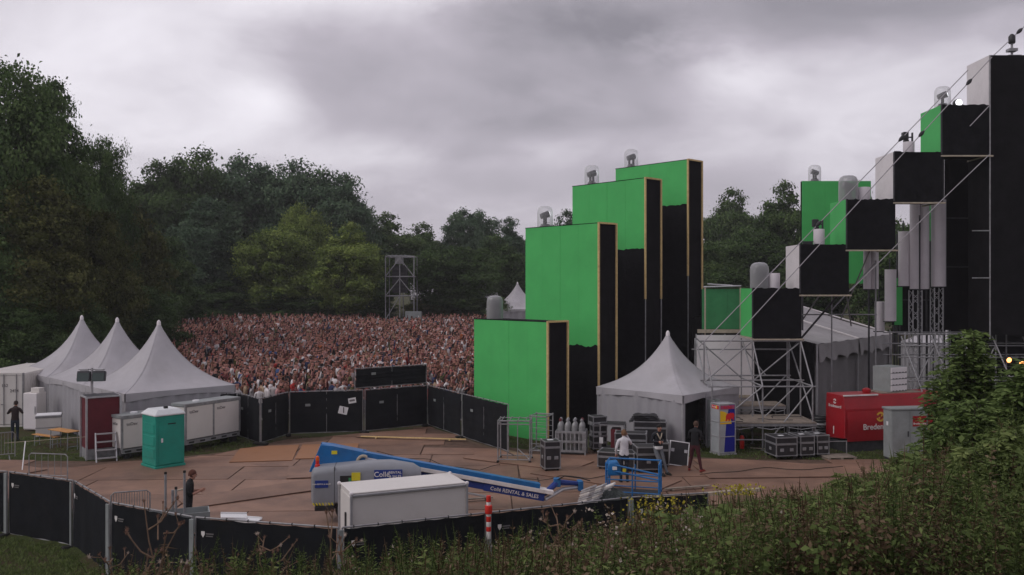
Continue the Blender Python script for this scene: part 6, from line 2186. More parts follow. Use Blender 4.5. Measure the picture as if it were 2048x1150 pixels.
def paint(me, j, mats, sleeves=True, hair_len=0.0, shoes=True):
    """assign skin / hair / top / trousers / shoes by the nearest bone"""
    seg = [('pelvis', 'belly', 2), ('belly', 'chest', 2), ('chest', 'collar', 2), ('neck', 'jaw', 0), ('jaw', 'skull', 0), ('skull', 'crown', 0)]
    for k in 'lr':
        seg += [('collar', 'shoulder_' + k, 2), ('shoulder_' + k, 'elbow_' + k, 2), ('elbow_' + k, 'wrist_' + k, 2 if sleeves else 0),
                ('hip_' + k, 'knee_' + k, 3), ('knee_' + k, 'ankle_' + k, 3), ('ankle_' + k, 'toe_' + k, 4)]
    A_ = np.array([j[a][0] for a, _, _ in seg], float)
    B_ = np.array([j[b_][0] for _, b_, _ in seg], float)
    rad = np.array([(j[a][1] if not isinstance(j[a][1], tuple) else max(j[a][1])) for a, _, _ in seg])
    cat = np.array([c for _, _, c in seg])
    n_ = len(me.polygons)
    cc = np.empty(n_ * 3, np.float32)
    me.polygons.foreach_get('center', cc)
    cc = cc.reshape(-1, 3)
    d = B_ - A_
    tt = np.clip(((cc[:, None] - A_) * d).sum(-1) / (d * d).sum(-1), 0, 1)
    dist = np.linalg.norm(cc[:, None] - (A_ + tt[..., None] * d), axis=-1) - rad * 0.6
    lab = cat[dist.argmin(1)]
    sk = np.array(j['skull'][0])
    hd = lab == 0
    hd &= np.linalg.norm(cc - sk, axis=1) < 0.2
    rel = cc - sk
    hair = hd & ((rel[:, 2] > 0.045 + 0.5 * np.maximum(0, -rel[:, 1] - 0.04)) | ((rel[:, 1] > 0.012) & (rel[:, 2] > -0.07 - hair_len)))
    lab[hair] = 1
    if not sleeves:
        pass
    low = (lab == 2) & (cc[:, 2] < 0.93)
    lab[low] = 3
    me.materials.clear()
    for m in mats:
        me.materials.append(m)
    me.polygons.foreach_set('material_index', lab.astype(np.int32))
    me.polygons.foreach_set('use_smooth', [True] * n_)
    me.update()


def person_mat(kind_):
    m, nt, b = new_mat('crowd_' + kind_)
    n, l = nt.nodes, nt.links
    oi = n.new('ShaderNodeObjectInfo')
    if kind_ == 'top':
        l.new(oi.outputs['Color'], b.inputs['Base Color'])
    else:
        rp_ = n.new('ShaderNodeValToRGB')
        cols = {'hair': [(0.012, 0.008, 0.006), (0.045, 0.024, 0.013), (0.10, 0.055, 0.026), (0.22, 0.13, 0.06)], 'skin': [(0.45, 0.215, 0.175), (0.49, 0.245, 0.20), (0.54, 0.28, 0.23), (0.24, 0.11, 0.08)],
                'legs': [(0.02, 0.022, 0.03), (0.035, 0.045, 0.075), (0.06, 0.06, 0.065), (0.02, 0.02, 0.02)], 'shoes': [(0.02, 0.02, 0.02), (0.3, 0.3, 0.3), (0.05, 0.03, 0.02), (0.02, 0.02, 0.02)]}[kind_]
        rp_.color_ramp.interpolation = 'CONSTANT'
        for i, c in enumerate(cols):
            e = rp_.color_ramp.elements[i] if i < 2 else rp_.color_ramp.elements.new(0.3)
            e.position = (0.0, 0.3, 0.6, 0.85)[i]
            e.color = (*c, 1)
        l.new(oi.outputs['Random'], rp_.inputs[0])
        l.new(rp_.outputs[0], b.inputs['Base Color'])
    b.inputs['Roughness'].default_value = 0.8
    b.inputs['Specular IOR Level'].default_value = 0.2
    return m


CM = [person_mat(k) for k in ('skin', 'hair', 'top', 'legs', 'shoes')]
dn_l, dn_r = ((0.24, 0.02, 1.14), (0.25, -0.06, 0.88)), ((-0.24, 0.02, 1.14), (-0.25, -0.06, 0.88))
POSES = [
    (dn_l, dn_r, {}),
    (((0.30, -0.08, 1.62), (0.22, -0.12, 1.92)), dn_r, {}),
    (((0.30, -0.1, 1.6), (0.24, -0.16, 1.9)), ((-0.31, -0.1, 1.6), (-0.25, -0.16, 1.88)), {}),
    (((0.22, -0.14, 1.2), (0.08, -0.34, 1.34)), ((-0.22, -0.14, 1.2), (-0.08, -0.34, 1.34)), {'head': (0, -0.03)}),
    (dn_l, ((-0.27, -0.16, 1.24), (-0.18, -0.36, 1.40)), {'head': (0.03, 0)}),
    (((0.26, 0.06, 1.18), (0.12, -0.14, 1.12)), ((-0.26, 0.06, 1.18), (-0.1, -0.15, 1.14)), {'girl': True, 'fat': 0.88}),
    (dn_l, ((-0.30, -0.05, 1.6), (-0.2, -0.1, 1.86)), {'girl': True, 'fat': 0.9}),
    (((0.25, 0.04, 1.15), (0.24, -0.15, 0.95)), dn_r, {'fat': 1.12}),
]
CROWD = []
for i, (al, ar, kw_) in enumerate(POSES):
    j, bn = pose(al, ar, **kw_)
    me = skin_body(j, bn, 1)
    paint(me, j, CM, sleeves=(i % 3 == 0), hair_len=0.14 if kw_.get('girl') else 0.0)
    me.name = 'crowd_body'
    CROWD.append(me)
POSE_TXT = ['with arms down', 'raising one arm', 'raising both arms', 'with hands together', 'holding a phone', 'with folded hands', 'waving one hand', 'standing at ease']
TOPS = [('white', (0.66, 0.62, 0.62), 27), ('pale grey', (0.36, 0.33, 0.335), 8), ('black', (0.02, 0.017, 0.019), 18), ('dark grey', (0.06, 0.055, 0.06), 12), ('maroon', (0.13, 0.04, 0.04), 23), ('brown', (0.17, 0.075, 0.05), 16),
        ('navy blue', (0.025, 0.035, 0.09), 9), ('pink', (0.46, 0.25, 0.24), 11), ('blue', (0.06, 0.11, 0.26), 1.6), ('red', (0.34, 0.035, 0.03), 4), ('orange', (0.40, 0.12, 0.04), 0.7), ('teal', (0.04, 0.28, 0.30), 0.5), ('olive', (0.10, 0.09, 0.035), 5), ('beige', (0.34, 0.25, 0.17), 7)]
rgc = np.random.default_rng(21)
wts = np.array([w for _, _, w in TOPS], float)
wts /= wts.sum()
# where the crowd stands: a jittered grid over the field behind the rear fence
spots = []
y = 43.6
while y < 95.5:
    st = 0.60 + 0.004 * (y - 44)
    pl = np.interp(y, [43, 47, 60, 80, 96], [462, 380, 330, 322, 318])
    pr = np.interp(y, [43, 46, 60, 96], [985, 1000, 1000, 985])
    for x in np.arange(X(pl, y), X(pr, y), st):
        xx_, yy_ = x + rgc.uniform(-0.22, 0.22), y + rgc.uniform(-0.24, 0.24)
        if yy_ < 45.2 and xx_ > 0.2:
            continue
        if 771 - 14 < xx_ / yy_ * F + 1024 < 836 and 90.5 < yy_ < 96:
            continue
        # keep clear of the towers' footing
        rel = Vector((xx_ - 1.51, yy_ - 37.3, 0))
        if rel.dot(ty) > -4 and rel.dot(tx) > -TW - 0.6:
            continue
        # clear of the rear fence corner
        spots.append((xx_, yy_))
    y += st * 0.98
spots.sort(key=lambda s: s[1])
NAMED = {}
for k, (x, y) in enumerate(spots[:300]):
    pi = int(rgc.choice(len(CROWD), p=[0.28, 0.08, 0.05, 0.14, 0.12, 0.13, 0.07, 0.13]))
    ti = int(rgc.choice(len(TOPS), p=wts))
    o = bpy.data.objects.new('person', CROWD[pi])
    COL.objects.link(o)
    s = rgc.uniform(0.94, 1.06)
    o.location = (x, y, gz(x, y))
    o.scale = (s, s, s)
    o.rotation_euler = (0, 0, math.pi / 2 + rgc.normal(0, 0.7))
    c = np.array(TOPS[ti][1]) * rgc.uniform(0.75, 1.2)
    o.color = (*[float(q) for q in c], 1)
    row = 'by the fence' if y < 45.6 else ('behind the front rows' if y < 48.2 else 'further back')
    side = 'beside the tent' if x / y < -0.235 else ('behind raised panel' if -0.2 < x / y < -0.09 and y < 47 else ('beside green tower' if x / y > -0.075 else 'mid-crowd'))
    tag(o, 'person in a %s top %s %s %s' % (TOPS[ti][0], POSE_TXT[pi], row, side), 'person', 'crowd behind the rear fence')
    NAMED.setdefault(o['label'], []).append(o)
for lab, os_ in NAMED.items():
    os_.sort(key=lambda q_: q_.location.x / q_.location.y)
    if len(os_) > 1:
        for k, o in enumerate(os_):
            w_ = 'leftmost' if k == 0 else 'rightmost' if k == len(os_) - 1 else 'middle' if len(os_) == 3 else ('second', 'third', 'fourth', 'fifth', 'sixth', 'seventh')[k - 1] + '-from-left'
            o['label'] = w_ + ' ' + lab.replace('in a ', 'in ')
# the rest of the crowd is one mass
RINGS = [(0.02, 0.13, 0.11), (0.9, 0.17, 0.125), (0.95, 0.165, 0.12), (1.2, 0.165, 0.115), (1.40, 0.205, 0.105), (1.47, 0.10, 0.085), (1.53, 0.056, 0.06), (1.57, 0.07, 0.085), (1.64, 0.086, 0.105), (1.70, 0.082, 0.10), (1.77, 0.045, 0.055)]
NS = 7
bv, bf, bc = [], [], []
for i, (z, rx, ry) in enumerate(RINGS):
    for k in range(NS):
        a = 2 * math.pi * (k + 0.5 * (i % 2) * 0) / NS
        yy_ = ry * math.sin(a) + (-0.012 if z > 1.55 else 0)
        bv.append((rx * math.cos(a), yy_, z))
for i in range(len(RINGS) - 1):
    for k in range(NS):
        a0, b0_ = i * NS + k, i * NS + (k + 1) % NS
        bf.append((a0, b0_, b0_ + NS, a0 + NS))
        mid = sum(bv[q][1] for q in bf[-1]) / 4
        zc = (RINGS[i][0] + RINGS[i + 1][0]) / 2
        bc.append(3 if zc < 0.93 else 2 if zc < 1.48 else (1 if (zc > 1.70 or (mid > 0.0 and zc > 1.55)) else 0))
bv = np.array(bv)
bf = np.array(bf)
bc = np.array(bc)


def arm_mesh(sh, el, wr, bare):
    mb = MB()
    mb.path([sh, el, wr], [0.062, 0.045, 0.035], 4, cap=False)
    cols = [2] * 4 + [0 if bare else 2] * 4
    return np.array(mb.v), np.array(mb.f), np.array(cols)


ARMS = []
for al, ar, kw_ in POSES:
    for bare in (True, False):
        v1, f1, c1 = arm_mesh((0.18, 0, 1.40), *al, bare)
        v2, f2, c2 = arm_mesh((-0.18, 0, 1.40), *ar, bare)
        ARMS.append((np.concatenate([bv, v1, v2]), np.concatenate([bf, f1 + len(bv), f2 + len(bv) + len(v1)]), np.concatenate([bc, c1, c2])))
VV, FF, CCc = [], [], []
off = 0
HAIR = np.array([(0.016, 0.009, 0.008), (0.06, 0.025, 0.017), (0.12, 0.055, 0.034), (0.20, 0.12, 0.07)])
SKIN = np.array([(0.45, 0.215, 0.175), (0.49, 0.245, 0.20), (0.54, 0.28, 0.23), (0.24, 0.11, 0.08)])
LEGS = np.array([(0.02, 0.022, 0.03), (0.04, 0.05, 0.08), (0.02, 0.02, 0.02)])
for x, y in spots[300:]:
    pi = int(rgc.choice(len(POSES), p=[0.28, 0.08, 0.05, 0.14, 0.12, 0.13, 0.07, 0.13]))
    v_, f_, c_ = ARMS[pi * 2 + int(rgc.random() < 0.3)]
    a = math.pi / 2 + rgc.normal(0, 0.8)
    s = rgc.uniform(0.93, 1.07)
    ca, sa = math.cos(a) * s, math.sin(a) * s
    w = np.empty_like(v_)
    w[:, 0] = v_[:, 0] * ca - v_[:, 1] * sa + x
    w[:, 1] = v_[:, 0] * sa + v_[:, 1] * ca + y
    w[:, 2] = v_[:, 2] * s + gz(x, y)
    VV.append(w)
    FF.append(f_ + off)
    off += len(v_)
    top = np.array(TOPS[int(rgc.choice(len(TOPS), p=wts))][1]) * rgc.uniform(0.75, 1.2)
    pal = np.stack([SKIN[rgc.choice(4, p=[.4, .3, .2, .1])], HAIR[rgc.choice(4, p=[.3, .32, .24, .14])], top, LEGS[rgc.integers(3)]])
    CCc.append(pal[c_])
VV, FF, CCc = np.concatenate(VV), np.concatenate(FF), np.concatenate(CCc)
me = bpy.data.meshes.new('far_crowd')
me.vertices.add(len(VV))
me.vertices.foreach_set('co', VV.astype(np.float32).ravel())
me.loops.add(len(FF) * 4)
me.loops.foreach_set('vertex_index', FF.astype(np.int32).ravel())
me.polygons.add(len(FF))
me.polygons.foreach_set('loop_start', np.arange(0, len(FF) * 4, 4, dtype=np.int32))
me.polygons.foreach_set('use_smooth', [True] * len(FF))
me.update(calc_edges=True)
at = me.attributes.new('cloth', 'FLOAT_COLOR', 'FACE')
at.data.foreach_set('color', np.concatenate([CCc, np.ones((len(CCc), 1))], 1).astype(np.float32).ravel())
m, nt, b = new_mat('crowd_mass')
an = nt.nodes.new('ShaderNodeAttribute')
an.attribute_name = 'cloth'
nt.links.new(an.outputs['Color'], b.inputs['Base Color'])
b.inputs['Roughness'].default_value = 0.8
b.inputs['Specular IOR Level'].default_value = 0.2
me.materials.append(m)
o = kind(put('far_crowd', me), 'stuff')
o['label'] = 'dense far crowd filling the field up to the trees'
o['category'] = 'crowd'


# ------------------------------------------------------------------ the people in the yard
def finger_hand(mb, wrist, dirv, palm_n, mi, curl=0.5):
    d, pn = Vector(dirv).normalized(), Vector(palm_n).normalized()
    sd_ = d.cross(pn).normalized()
    w = Vector(wrist)
    mb.path([w, w + d * 0.05, w + d * 0.09], [0.030, 0.042, 0.036], 8, mi)
    for k, ln in enumerate((0.062, 0.072, 0.068, 0.052)):
        b0_ = w + d * 0.085 + sd_ * (0.027 - 0.018 * k)
        b1_ = b0_ + d * ln * 0.55
        b2_ = b1_ + (d * (1 - curl) + pn * curl).normalized() * ln * 0.5
        mb.path([b0_, b1_, b2_], [0.0095, 0.009, 0.007], 6, mi)
    b0_ = w + d * 0.035 + sd_ * 0.035
    mb.path([b0_, b0_ + (sd_ + d * 0.6).normalized() * 0.035, b0_ + (sd_ * 0.6 + d + pn * 0.4).normalized() * 0.065], [0.012, 0.011, 0.008], 6, mi)


def figure(loc, rz, label, pose_args, cols, sleeves=True, hair_len=0.0, scale=1.0, extras=None):
    """skin, hair, top, trousers, shoes colours"""
    al, ar, kw_ = pose_args
    j, bn = pose(al, ar, **kw_)
    me = skin_body(j, bn, 2)
    mats = [mat('figure_' + nme, c, 0.8, var=0.12, scale=9, bump=0.15 if nme in ('top', 'trousers') else 0, bscale=14) for nme, c in zip(('skin', 'hair', 'top', 'trousers', 'shoes'), cols)]
    paint(me, j, mats, sleeves, hair_len)
    # head details and hands join the same mesh
    mb = MB()
    sk = Vector(j['skull'][0])
    mb.path([sk + Vector((0, -0.075, 0.01)), sk + Vector((0, -0.105, -0.02)), sk + Vector((0, -0.085, -0.035))], [0.008, 0.015, 0.010], 6, 0)
    for s in (-1, 1):
        mb.lathe([(0.005, -0.01), (0.022, -0.008), (0.026, 0.0), (0.016, 0.008)], 8, sk + Vector((s * 0.078, 0.005, -0.015)), 0, Matrix.Rotation(R(90), 3, 'Y'))
        mb.lathe([(0.003, -0.004), (0.010, 0.0), (0.003, 0.005)], 8, sk + Vector((s * 0.03, -0.083, 0.0)), 4, Matrix.Rotation(R(90), 3, 'X'))
    mb.box(sk + Vector((0, -0.082, -0.062)), (0.045, 0.012, 0.010), None, 4)
    for k in 'lr':
        wv, ev = Vector(j['wrist_' + k][0]), Vector(j['elbow_' + k][0])
        dv = (wv - ev).normalized()
        finger_hand(mb, wv - dv * 0.02, dv, Vector((0, -1, 0.3)) if abs(dv.y) < 0.8 else Vector((0, 0, -1)), 0)
    for k in 'lr':
        tv, av = Vector(j['toe_' + k][0]), Vector(j['ankle_' + k][0])
        fd = (tv - av)
        fd.z = 0
        fd.normalize()
        base = Vector((av.x, av.y, 0))
        mb.path([base - fd * 0.07 + Vector((0, 0, 0.055)), base + Vector((0, 0, 0.06)), base + fd * 0.1 + Vector((0, 0, 0.045)), base + fd * 0.185 + Vector((0, 0, 0.03))], [0.035, 0.052, 0.046, 0.025], 8, 4)
    extra = mb.mesh('detail', mats, True)
    import bmesh
    bm = bmesh.new()
    bm.from_mesh(me)
    bm.from_mesh(extra)
    bm.to_mesh(me)
    bm.free()
    bpy.data.meshes.remove(extra)
    t = thing('person', label, 'person', loc, rz, 'people working in the yard')
    t.scale = (scale, scale, scale)
    put('body', me, t)
    # hair cap of its own
    hm = MB()
    hm.grid(lambda u, w: sk + Vector((0.096 * math.sin(w * 1.75) * math.cos(u * 6.283), 0.012 + 0.114 * math.sin(w * 1.75) * math.sin(u * 6.283) * (1.0 if math.sin(u * 6.283) > 0 else 0.86), 0.01 + 0.112 * math.cos(w * 1.75) + 0.03 * math.sin(u * 6.283 + 3.14) * (w ** 3) + 0.004 * math.sin(u * 40 + w * 9) - hair_len * max(0, math.sin(u * 6.283)) * w ** 2)), 22, 7)
    hm.obj('hair', mats[1], t, True)
    if extras:
        extras(t, j)
    return t


def phone(t, pos, rx=0.6):
    o = MB().box((0, 0, 0), (0.072, 0.01, 0.14)).obj('phone', M['inkblack'], t, bevel=0.004, loc=pos)
    o.rotation_euler = (rx, 0, 0)


SKN = (0.42, 0.22, 0.16)
# white hoodie, seen from behind, hand at the ear
q = G(1248, 968)
figure((q.x, q.y, 0.045), R(186), 'man in a white hoodie seen from behind with a hand at his ear', (((0.27, 0.02, 1.16), (0.24, -0.12, 0.93)), ((-0.27, -0.06, 1.27), (-0.11, -0.11, 1.60)), {'fat': 1.1, 'head': (0.0, -0.02)}),
       (SKN, (0.16, 0.085, 0.045), (0.62, 0.60, 0.62), (0.018, 0.022, 0.032), (0.02, 0.02, 0.02)))


# man with phone leaning on a case
def x_phone(t, j):
    phone(t, (0.0, -0.34, 1.20), -0.7)
    sk = Vector(j['collar'][0])
    MB().path([sk + Vector((-0.09, -0.09, 0.02)), sk + Vector((-0.05, -0.14, -0.08)), sk + Vector((0.0, -0.15, -0.2)), sk + Vector((0.05, -0.14, -0.08)), sk + Vector((0.09, -0.09, 0.02))], 0.02, 6).obj('lanyard', M['palewood'], t, True)
    MB().lathe([(0.158, 0.90), (0.168, 0.94), (0.165, 1.0)], 16).obj('shirt_hem', M['paper'], t, True)


q = G(1316, 951)
figure((q.x, q.y, 0.045), R(12), 'man in a dark jacket and grey jeans leaning on a case looking at his phone', (((0.25, -0.05, 1.17), (0.05, -0.28, 1.17)), ((-0.25, -0.05, 1.17), (-0.05, -0.28, 1.18)),
       {'fat': 1.12, 'head': (0.0, -0.07), 'lean': 0.1, 'legs': (((0.16, -0.12, 0.5), (0.26, -0.20, 0.09), (0.34, -0.34, 0.045)), ((-0.03, -0.18, 0.5), (0.05, -0.26, 0.09), (0.08, -0.42, 0.045)))}),
       (SKN, (0.012, 0.010, 0.009), (0.016, 0.018, 0.024), (0.13, 0.14, 0.155), (0.02, 0.018, 0.016)), extras=x_phone)
# man in black with maroon trousers
q = G(1390, 945)
figure((q.x, q.y, 0.045), R(150), 'man in a black jacket, dark red trousers and red shoes with his head bowed', (((0.25, -0.06, 1.17), (0.10, -0.24, 1.12)), ((-0.25, -0.06, 1.17), (-0.08, -0.25, 1.13)),
       {'fat': 1.08, 'head': (0.0, -0.08), 'lean': 0.05, 'legs': (((0.14, -0.03, 0.5), (0.20, 0.03, 0.09), (0.24, -0.11, 0.045)), ((-0.16, 0.03, 0.5), (-0.26, 0.08, 0.09), (-0.34, -0.06, 0.045)))}),
       (SKN, (0.07, 0.04, 0.028), (0.010, 0.010, 0.012), (0.055, 0.010, 0.014), (0.22, 0.03, 0.025)))
# man in black behind the near fence
figure((X(377, 22.9), 22.9, 0.045), R(105), 'man in black with reddish hair standing behind the near fence', (((0.24, -0.08, 1.17), (0.10, -0.30, 1.22)), ((-0.24, -0.08, 1.17), (-0.06, -0.30, 1.24)), {'head': (0, -0.06), 'lean': 0.06, 'fat': 1.08}),
       (SKN, (0.09, 0.03, 0.018), (0.010, 0.010, 0.011), (0.014, 0.014, 0.017), (0.02, 0.02, 0.02)), sleeves=False, scale=1.0)
# man by the shipping container
q = G(30, 882)
figure((q.x, q.y, gz(q.x, q.y)), R(200), 'man in a dark shirt and jeans standing before the white shipping container', (((0.31, -0.02, 1.22), (0.14, -0.16, 1.34)), ((-0.31, -0.02, 1.22), (-0.14, -0.16, 1.34)), {'head': (0, -0.12), 'lean': 0.16, 'fat': 1.1}),
       (SKN, (0.03, 0.02, 0.016), (0.026, 0.016, 0.016), (0.016, 0.024, 0.040), (0.02, 0.02, 0.02)), sleeves=False, scale=0.96)

# ================================================================== vegetation on the bank
def append_leaves(store, c, ax, ay, an, t):
    store.append((np.asarray(c), np.asarray(ax), np.asarray(ay), np.asarray(an), np.asarray(t)))


def flush(store, name, m, label=None, parent=None, stuff=True):
    c, ax, ay, an, t = [np.concatenate([s[i] for s in store]) for i in range(5)]
    me = quads_mesh(name, c, ax, ay, an, t, m, 0.3)
    o = put(name, me, parent)
    if stuff:
        kind(o, 'stuff')
        o['label'] = label
        o['category'] = 'weeds'
    return o


def weed(store, base, h, rg, kind_='spire', tone=0.45):
    """a leafy upright stem with leaves shrinking to the tip"""
    n_ = int(h * {'spire': 84, 'broad': 64, 'fern': 150}[kind_])
    u = np.sort(rg.uniform(0.08, 1.0, n_))
    bend = rg.normal(0, 0.12, 2) * h
    z = u * h
    ang = np.arange(n_) * 2.4 + rg.uniform(0, 6.3, 1) + rg.normal(0, 0.3, n_)
    ln = (0.062 * (1 - u) ** 0.65 + 0.018) * rg.uniform(0.7, 1.3, n_) * {'spire': 1.0, 'broad': 1.3, 'fern': 0.55}[kind_] * (0.7 + 0.3 * h) * min(1.0, base[1] / 11.0)
    dr = np.stack([np.cos(ang), np.sin(ang), rg.uniform(-0.35, 0.55, n_) + 0.35 * u], -1)
    dr = unitv(dr)
    st = np.stack([base[0] + bend[0] * u ** 2, base[1] + bend[1] * u ** 2, base[2] + z], -1)
    wdir = unitv(np.cross(dr, np.array([0, 0, 1.0])) + rg.normal(0, 0.35, (n_, 3)))
    nrm = np.cross(wdir, dr)
    asp = {'spire': 0.26, 'broad': 0.46, 'fern': 0.3}[kind_]
    if kind_ == 'fern':
        st = st + unitv(rg.normal(size=(n_, 3)) * np.array([1, 1, 0.3])) * (0.16 * (1 - u) + 0.02)[:, None] * rg.random((n_, 1))
    c = st + dr * ln[:, None] * 0.9
    append_leaves(store, c, dr * ln[:, None] * 0.9, wdir * ln[:, None] * asp, nrm * ln[:, None] * 0.5, np.clip(rg.normal(tone, 0.14, n_), 0, 1))
    # the stem, as thin upright slivers
    k = 6
    uu = np.linspace(0, 0.95, k)
    s0 = np.stack([base[0] + bend[0] * uu ** 2, base[1] + bend[1] * uu ** 2, base[2] + uu * h], -1)
    d = np.gradient(s0, axis=0)
    ax = d * 0.62
    for wv in ((0.0045, 0, 0), (0, 0.0045, 0)):
        w_ = np.tile(np.array(wv), (k, 1))
        append_leaves(store, s0, ax, w_, np.zeros((k, 3)), np.full(k, max(0.1, tone - 0.2)))
    return st[-1]


def clump(store, base, h, rg, tone):
    """a bushy mound of small leaves"""
    n_ = int(190 * h)
    d = unitv(rg.normal(size=(n_, 3)))
    r = rg.uniform(0.55, 1.0, (n_, 1)) ** 0.6
    w_ = rg.uniform(0.28, 0.46)
    p = np.array(base) + np.array([0, 0, h * 0.55]) + d * r * np.array([w_, w_, h * 0.47])
    nr = unitv(d + np.array([0, 0, 0.7]) + 0.55 * rg.normal(size=(n_, 3)))
    t_ = unitv(np.cross(nr, rg.normal(size=(n_, 3))))
    s_ = (rg.uniform(0.022, 0.052) * rg.uniform(0.6, 1.35, n_) * min(1.0, base[1] / 11.0))[:, None]
    append_leaves(store, p, t_ * s_, np.cross(nr, t_) * s_ * rg.uniform(0.35, 0.7), nr * s_ * 0.6, np.clip(rg.normal(tone, 0.12, n_) + 0.1 * d[:, 2], 0, 1))


rw = np.random.default_rng(77)
green, brown, yellow = [], [], []


def bank_ok(x, y):
    px = x / y * F + 1024
    if px < 190:
        return False
    d = y - float(fence_y(x))
    if x < 3.3 and d > -0.5:
        return False
    if x >= 3.3 and y > 25.0 + 0.12 * x:
        return False
    return True


tips = []
N = 0
tries = 0
while N < 5000 and tries < 90000:
    tries += 1
    y = 6.5 + 19.5 * rw.random() ** 1.2
    px = rw.uniform(180, 2560)
    x = X(px, y)
    if not bank_ok(x, y):
        continue
    z = gz(x, y)
    # plants that would stand wholly below the view are thinned
    h = rw.uniform(0.55, 1.25)
    if px > 1150:
        h *= rw.uniform(0.75, 1.1)
    else:
        h *= 0.95
    ytop = 575 + (CH - z - h) * F / y
    if ytop > 1165:
        continue
    lim = np.interp(px, [180, 240, 330, 420, 560, 700, 850, 1000, 1100, 1200, 1300, 1450, 1600, 1680, 1730, 1790, 1850, 2050], [1148, 1100, 1110, 1078, 1095, 1078, 1058, 1045, 1030, 1008, 992, 980, 966, 950, 925, 900, 865, 790])
    if ytop < lim + rw.uniform(-6, 22):
        h = (CH - z) - (lim + rw.uniform(0, 60) - 575) * y / F
        if h < 0.35:
            continue
    br = np.interp(px, [180, 500, 950, 1050, 1250, 1400, 1550, 2050], [0.34, 0.26, 0.34, 0.55, 0.50, 0.26, 0.30, 0.14])
    patch = math.sin(x * 1.1 + 2.0 * math.sin(y * 0.7)) * math.sin(y * 0.9 + 1.3 * math.sin(x * 0.8))
    store = brown if rw.random() < br * (1 + 1.3 * patch) else green
    h *= 1.0 - 0.35 * max(0.0, -patch)
    if rw.random() < 0.17 + 0.15 * patch:
        clump(store, (x, y, z - 0.03), h * 0.85, rw, rw.uniform(0.25, 0.7))
        if rw.random() < 0.5:
            N += 1
            continue
    weed(store, (x, y, z - 0.03), h, rw, ('spire', 'broad', 'fern')[int(rw.choice(3, p=[0.22, 0.22, 0.56]))], rw.uniform(0.25, 0.75))
    N += 1
# coarse broad-leaved docks among them
for _ in range(150):
    y = rw.uniform(8.0, 15)
    px = rw.uniform(1300, 2300)
    x = X(px, y)
    z = gz(x, y)
    n_ = int(rw.integers(9, 18))
    a_ = rw.uniform(0, 6.3, n_)
    ln = rw.uniform(0.05, 0.10, n_)
    top_ = CH - z - (np.interp(px, [1300, 1450, 1600, 1680, 1730, 1790, 1850, 2050], [1010, 1000, 985, 970, 945, 920, 885, 820]) - 575) * y / F
    if top_ < 0.35:
        continue
    hh = rw.uniform(0.4, 1.0, n_) * min(top_ - 0.1, 0.95)
    dr = unitv(np.stack([np.cos(a_), np.sin(a_), rw.uniform(-0.2, 0.6, n_)], -1))
    wd = unitv(np.cross(dr, np.array([0, 0, 1.0])) + rw.normal(0, 0.3, (n_, 3)))
    st = np.array([x, y, z]) + np.stack([np.zeros(n_), np.zeros(n_), hh], -1)
    tone = rw.uniform(0.35, 0.7)
    append_leaves(green, st + dr * ln[:, None] * 1.2, dr * ln[:, None], wd * ln[:, None] * 0.5, np.cross(wd, dr) * ln[:, None] * 0.5, np.clip(rw.normal(tone, 0.1, n_), 0, 1))
# tall stems along the bottom edge, before the near fence
for _ in range(620):
    y = rw.uniform(6.6, 9.6)
    px = rw.uniform(205, 1080)
    x = X(px, y)
    z = gz(x, y)
    lim = np.interp(px, [205, 240, 330, 420, 560, 700, 850, 1000, 1080], [1120, 1088, 1105, 1076, 1092, 1074, 1056, 1044, 1034])
    h = CH - z - (lim + 95 * rw.random() ** 0.8 - 575) * y / F
    if not 0.4 < h < 1.7:
        continue
    weed(brown if rw.random() < 0.33 else green, (x, y, z - 0.03), h, rw, ('spire', 'broad', 'fern')[int(rw.choice(3, p=[0.45, 0.15, 0.4]))], rw.uniform(0.25, 0.7))
# tufts of grass between them
cg = []
for _ in range(1800):
    y = 10.5 + 15 * rw.random()
    px = rw.uniform(180, 2200)
    x = X(px, y)
    if not bank_ok(x, y):
        continue
    z = gz(x, y)
    if 575 + (CH - z - 0.5) * F / y > 1170:
        continue
    n_ = 14
    a = rw.uniform(0, 6.3, n_)
    ln = rw.uniform(0.22, 0.5, n_)
    dr = unitv(np.stack([np.cos(a) * 0.45, np.sin(a) * 0.45, np.ones(n_)], -1))
    st = np.array([x, y, z]) + np.stack([np.cos(a), np.sin(a), np.zeros(n_)], -1) * 0.06
    wdir = unitv(np.cross(dr, np.array([0.3, 1, 0.2])))
    append_leaves(green, st + dr * ln[:, None] * 0.5, dr * ln[:, None] * 0.5, wdir * 0.011, np.cross(wdir, dr) * 0.03, np.clip(rw.normal(0.55, 0.15, n_), 0, 1))
# short grass on the mown strip at the lower left and along the yard
for _ in range(5200):
    if rw.random() < 0.5:
        y = rw.uniform(20.5, 25.5)
        x = X(rw.uniform(-40, 420), y)
        if y > float(fence_y(x)) - 0.2:
            continue
    else:
        y = rw.uniform(33.4, 38.5)
        x = rw.uniform(-24, 16)
        if inside(x, y):
            continue
    z = gz(x, y)
    n_ = 7
    a = rw.uniform(0, 6.3, n_)
    ln = rw.uniform(0.05, 0.13, n_)
    dr = unitv(np.stack([np.cos(a) * 0.7, np.sin(a) * 0.7, np.ones(n_)], -1))
    st = np.array([x, y, z]) + np.stack([np.cos(a), np.sin(a), np.zeros(n_)], -1) * rw.uniform(0.02, 0.12)
    wdir = unitv(np.cross(dr, np.array([0.3, 1, 0.2])))
    append_leaves(cg, st + dr * ln[:, None] * 0.5, dr * ln[:, None] * 0.5, wdir * 0.010, np.cross(wdir, dr) * 0.01, np.clip(rw.normal(0.45, 0.15, n_), 0, 1))
flush(green, 'bank_weeds', M['leaf_weed'], 'dense green weeds covering the bank in the foreground')
flush(brown, 'dried_weeds', M['leaf_brown'], 'brown dried weeds scattered over the foreground bank')
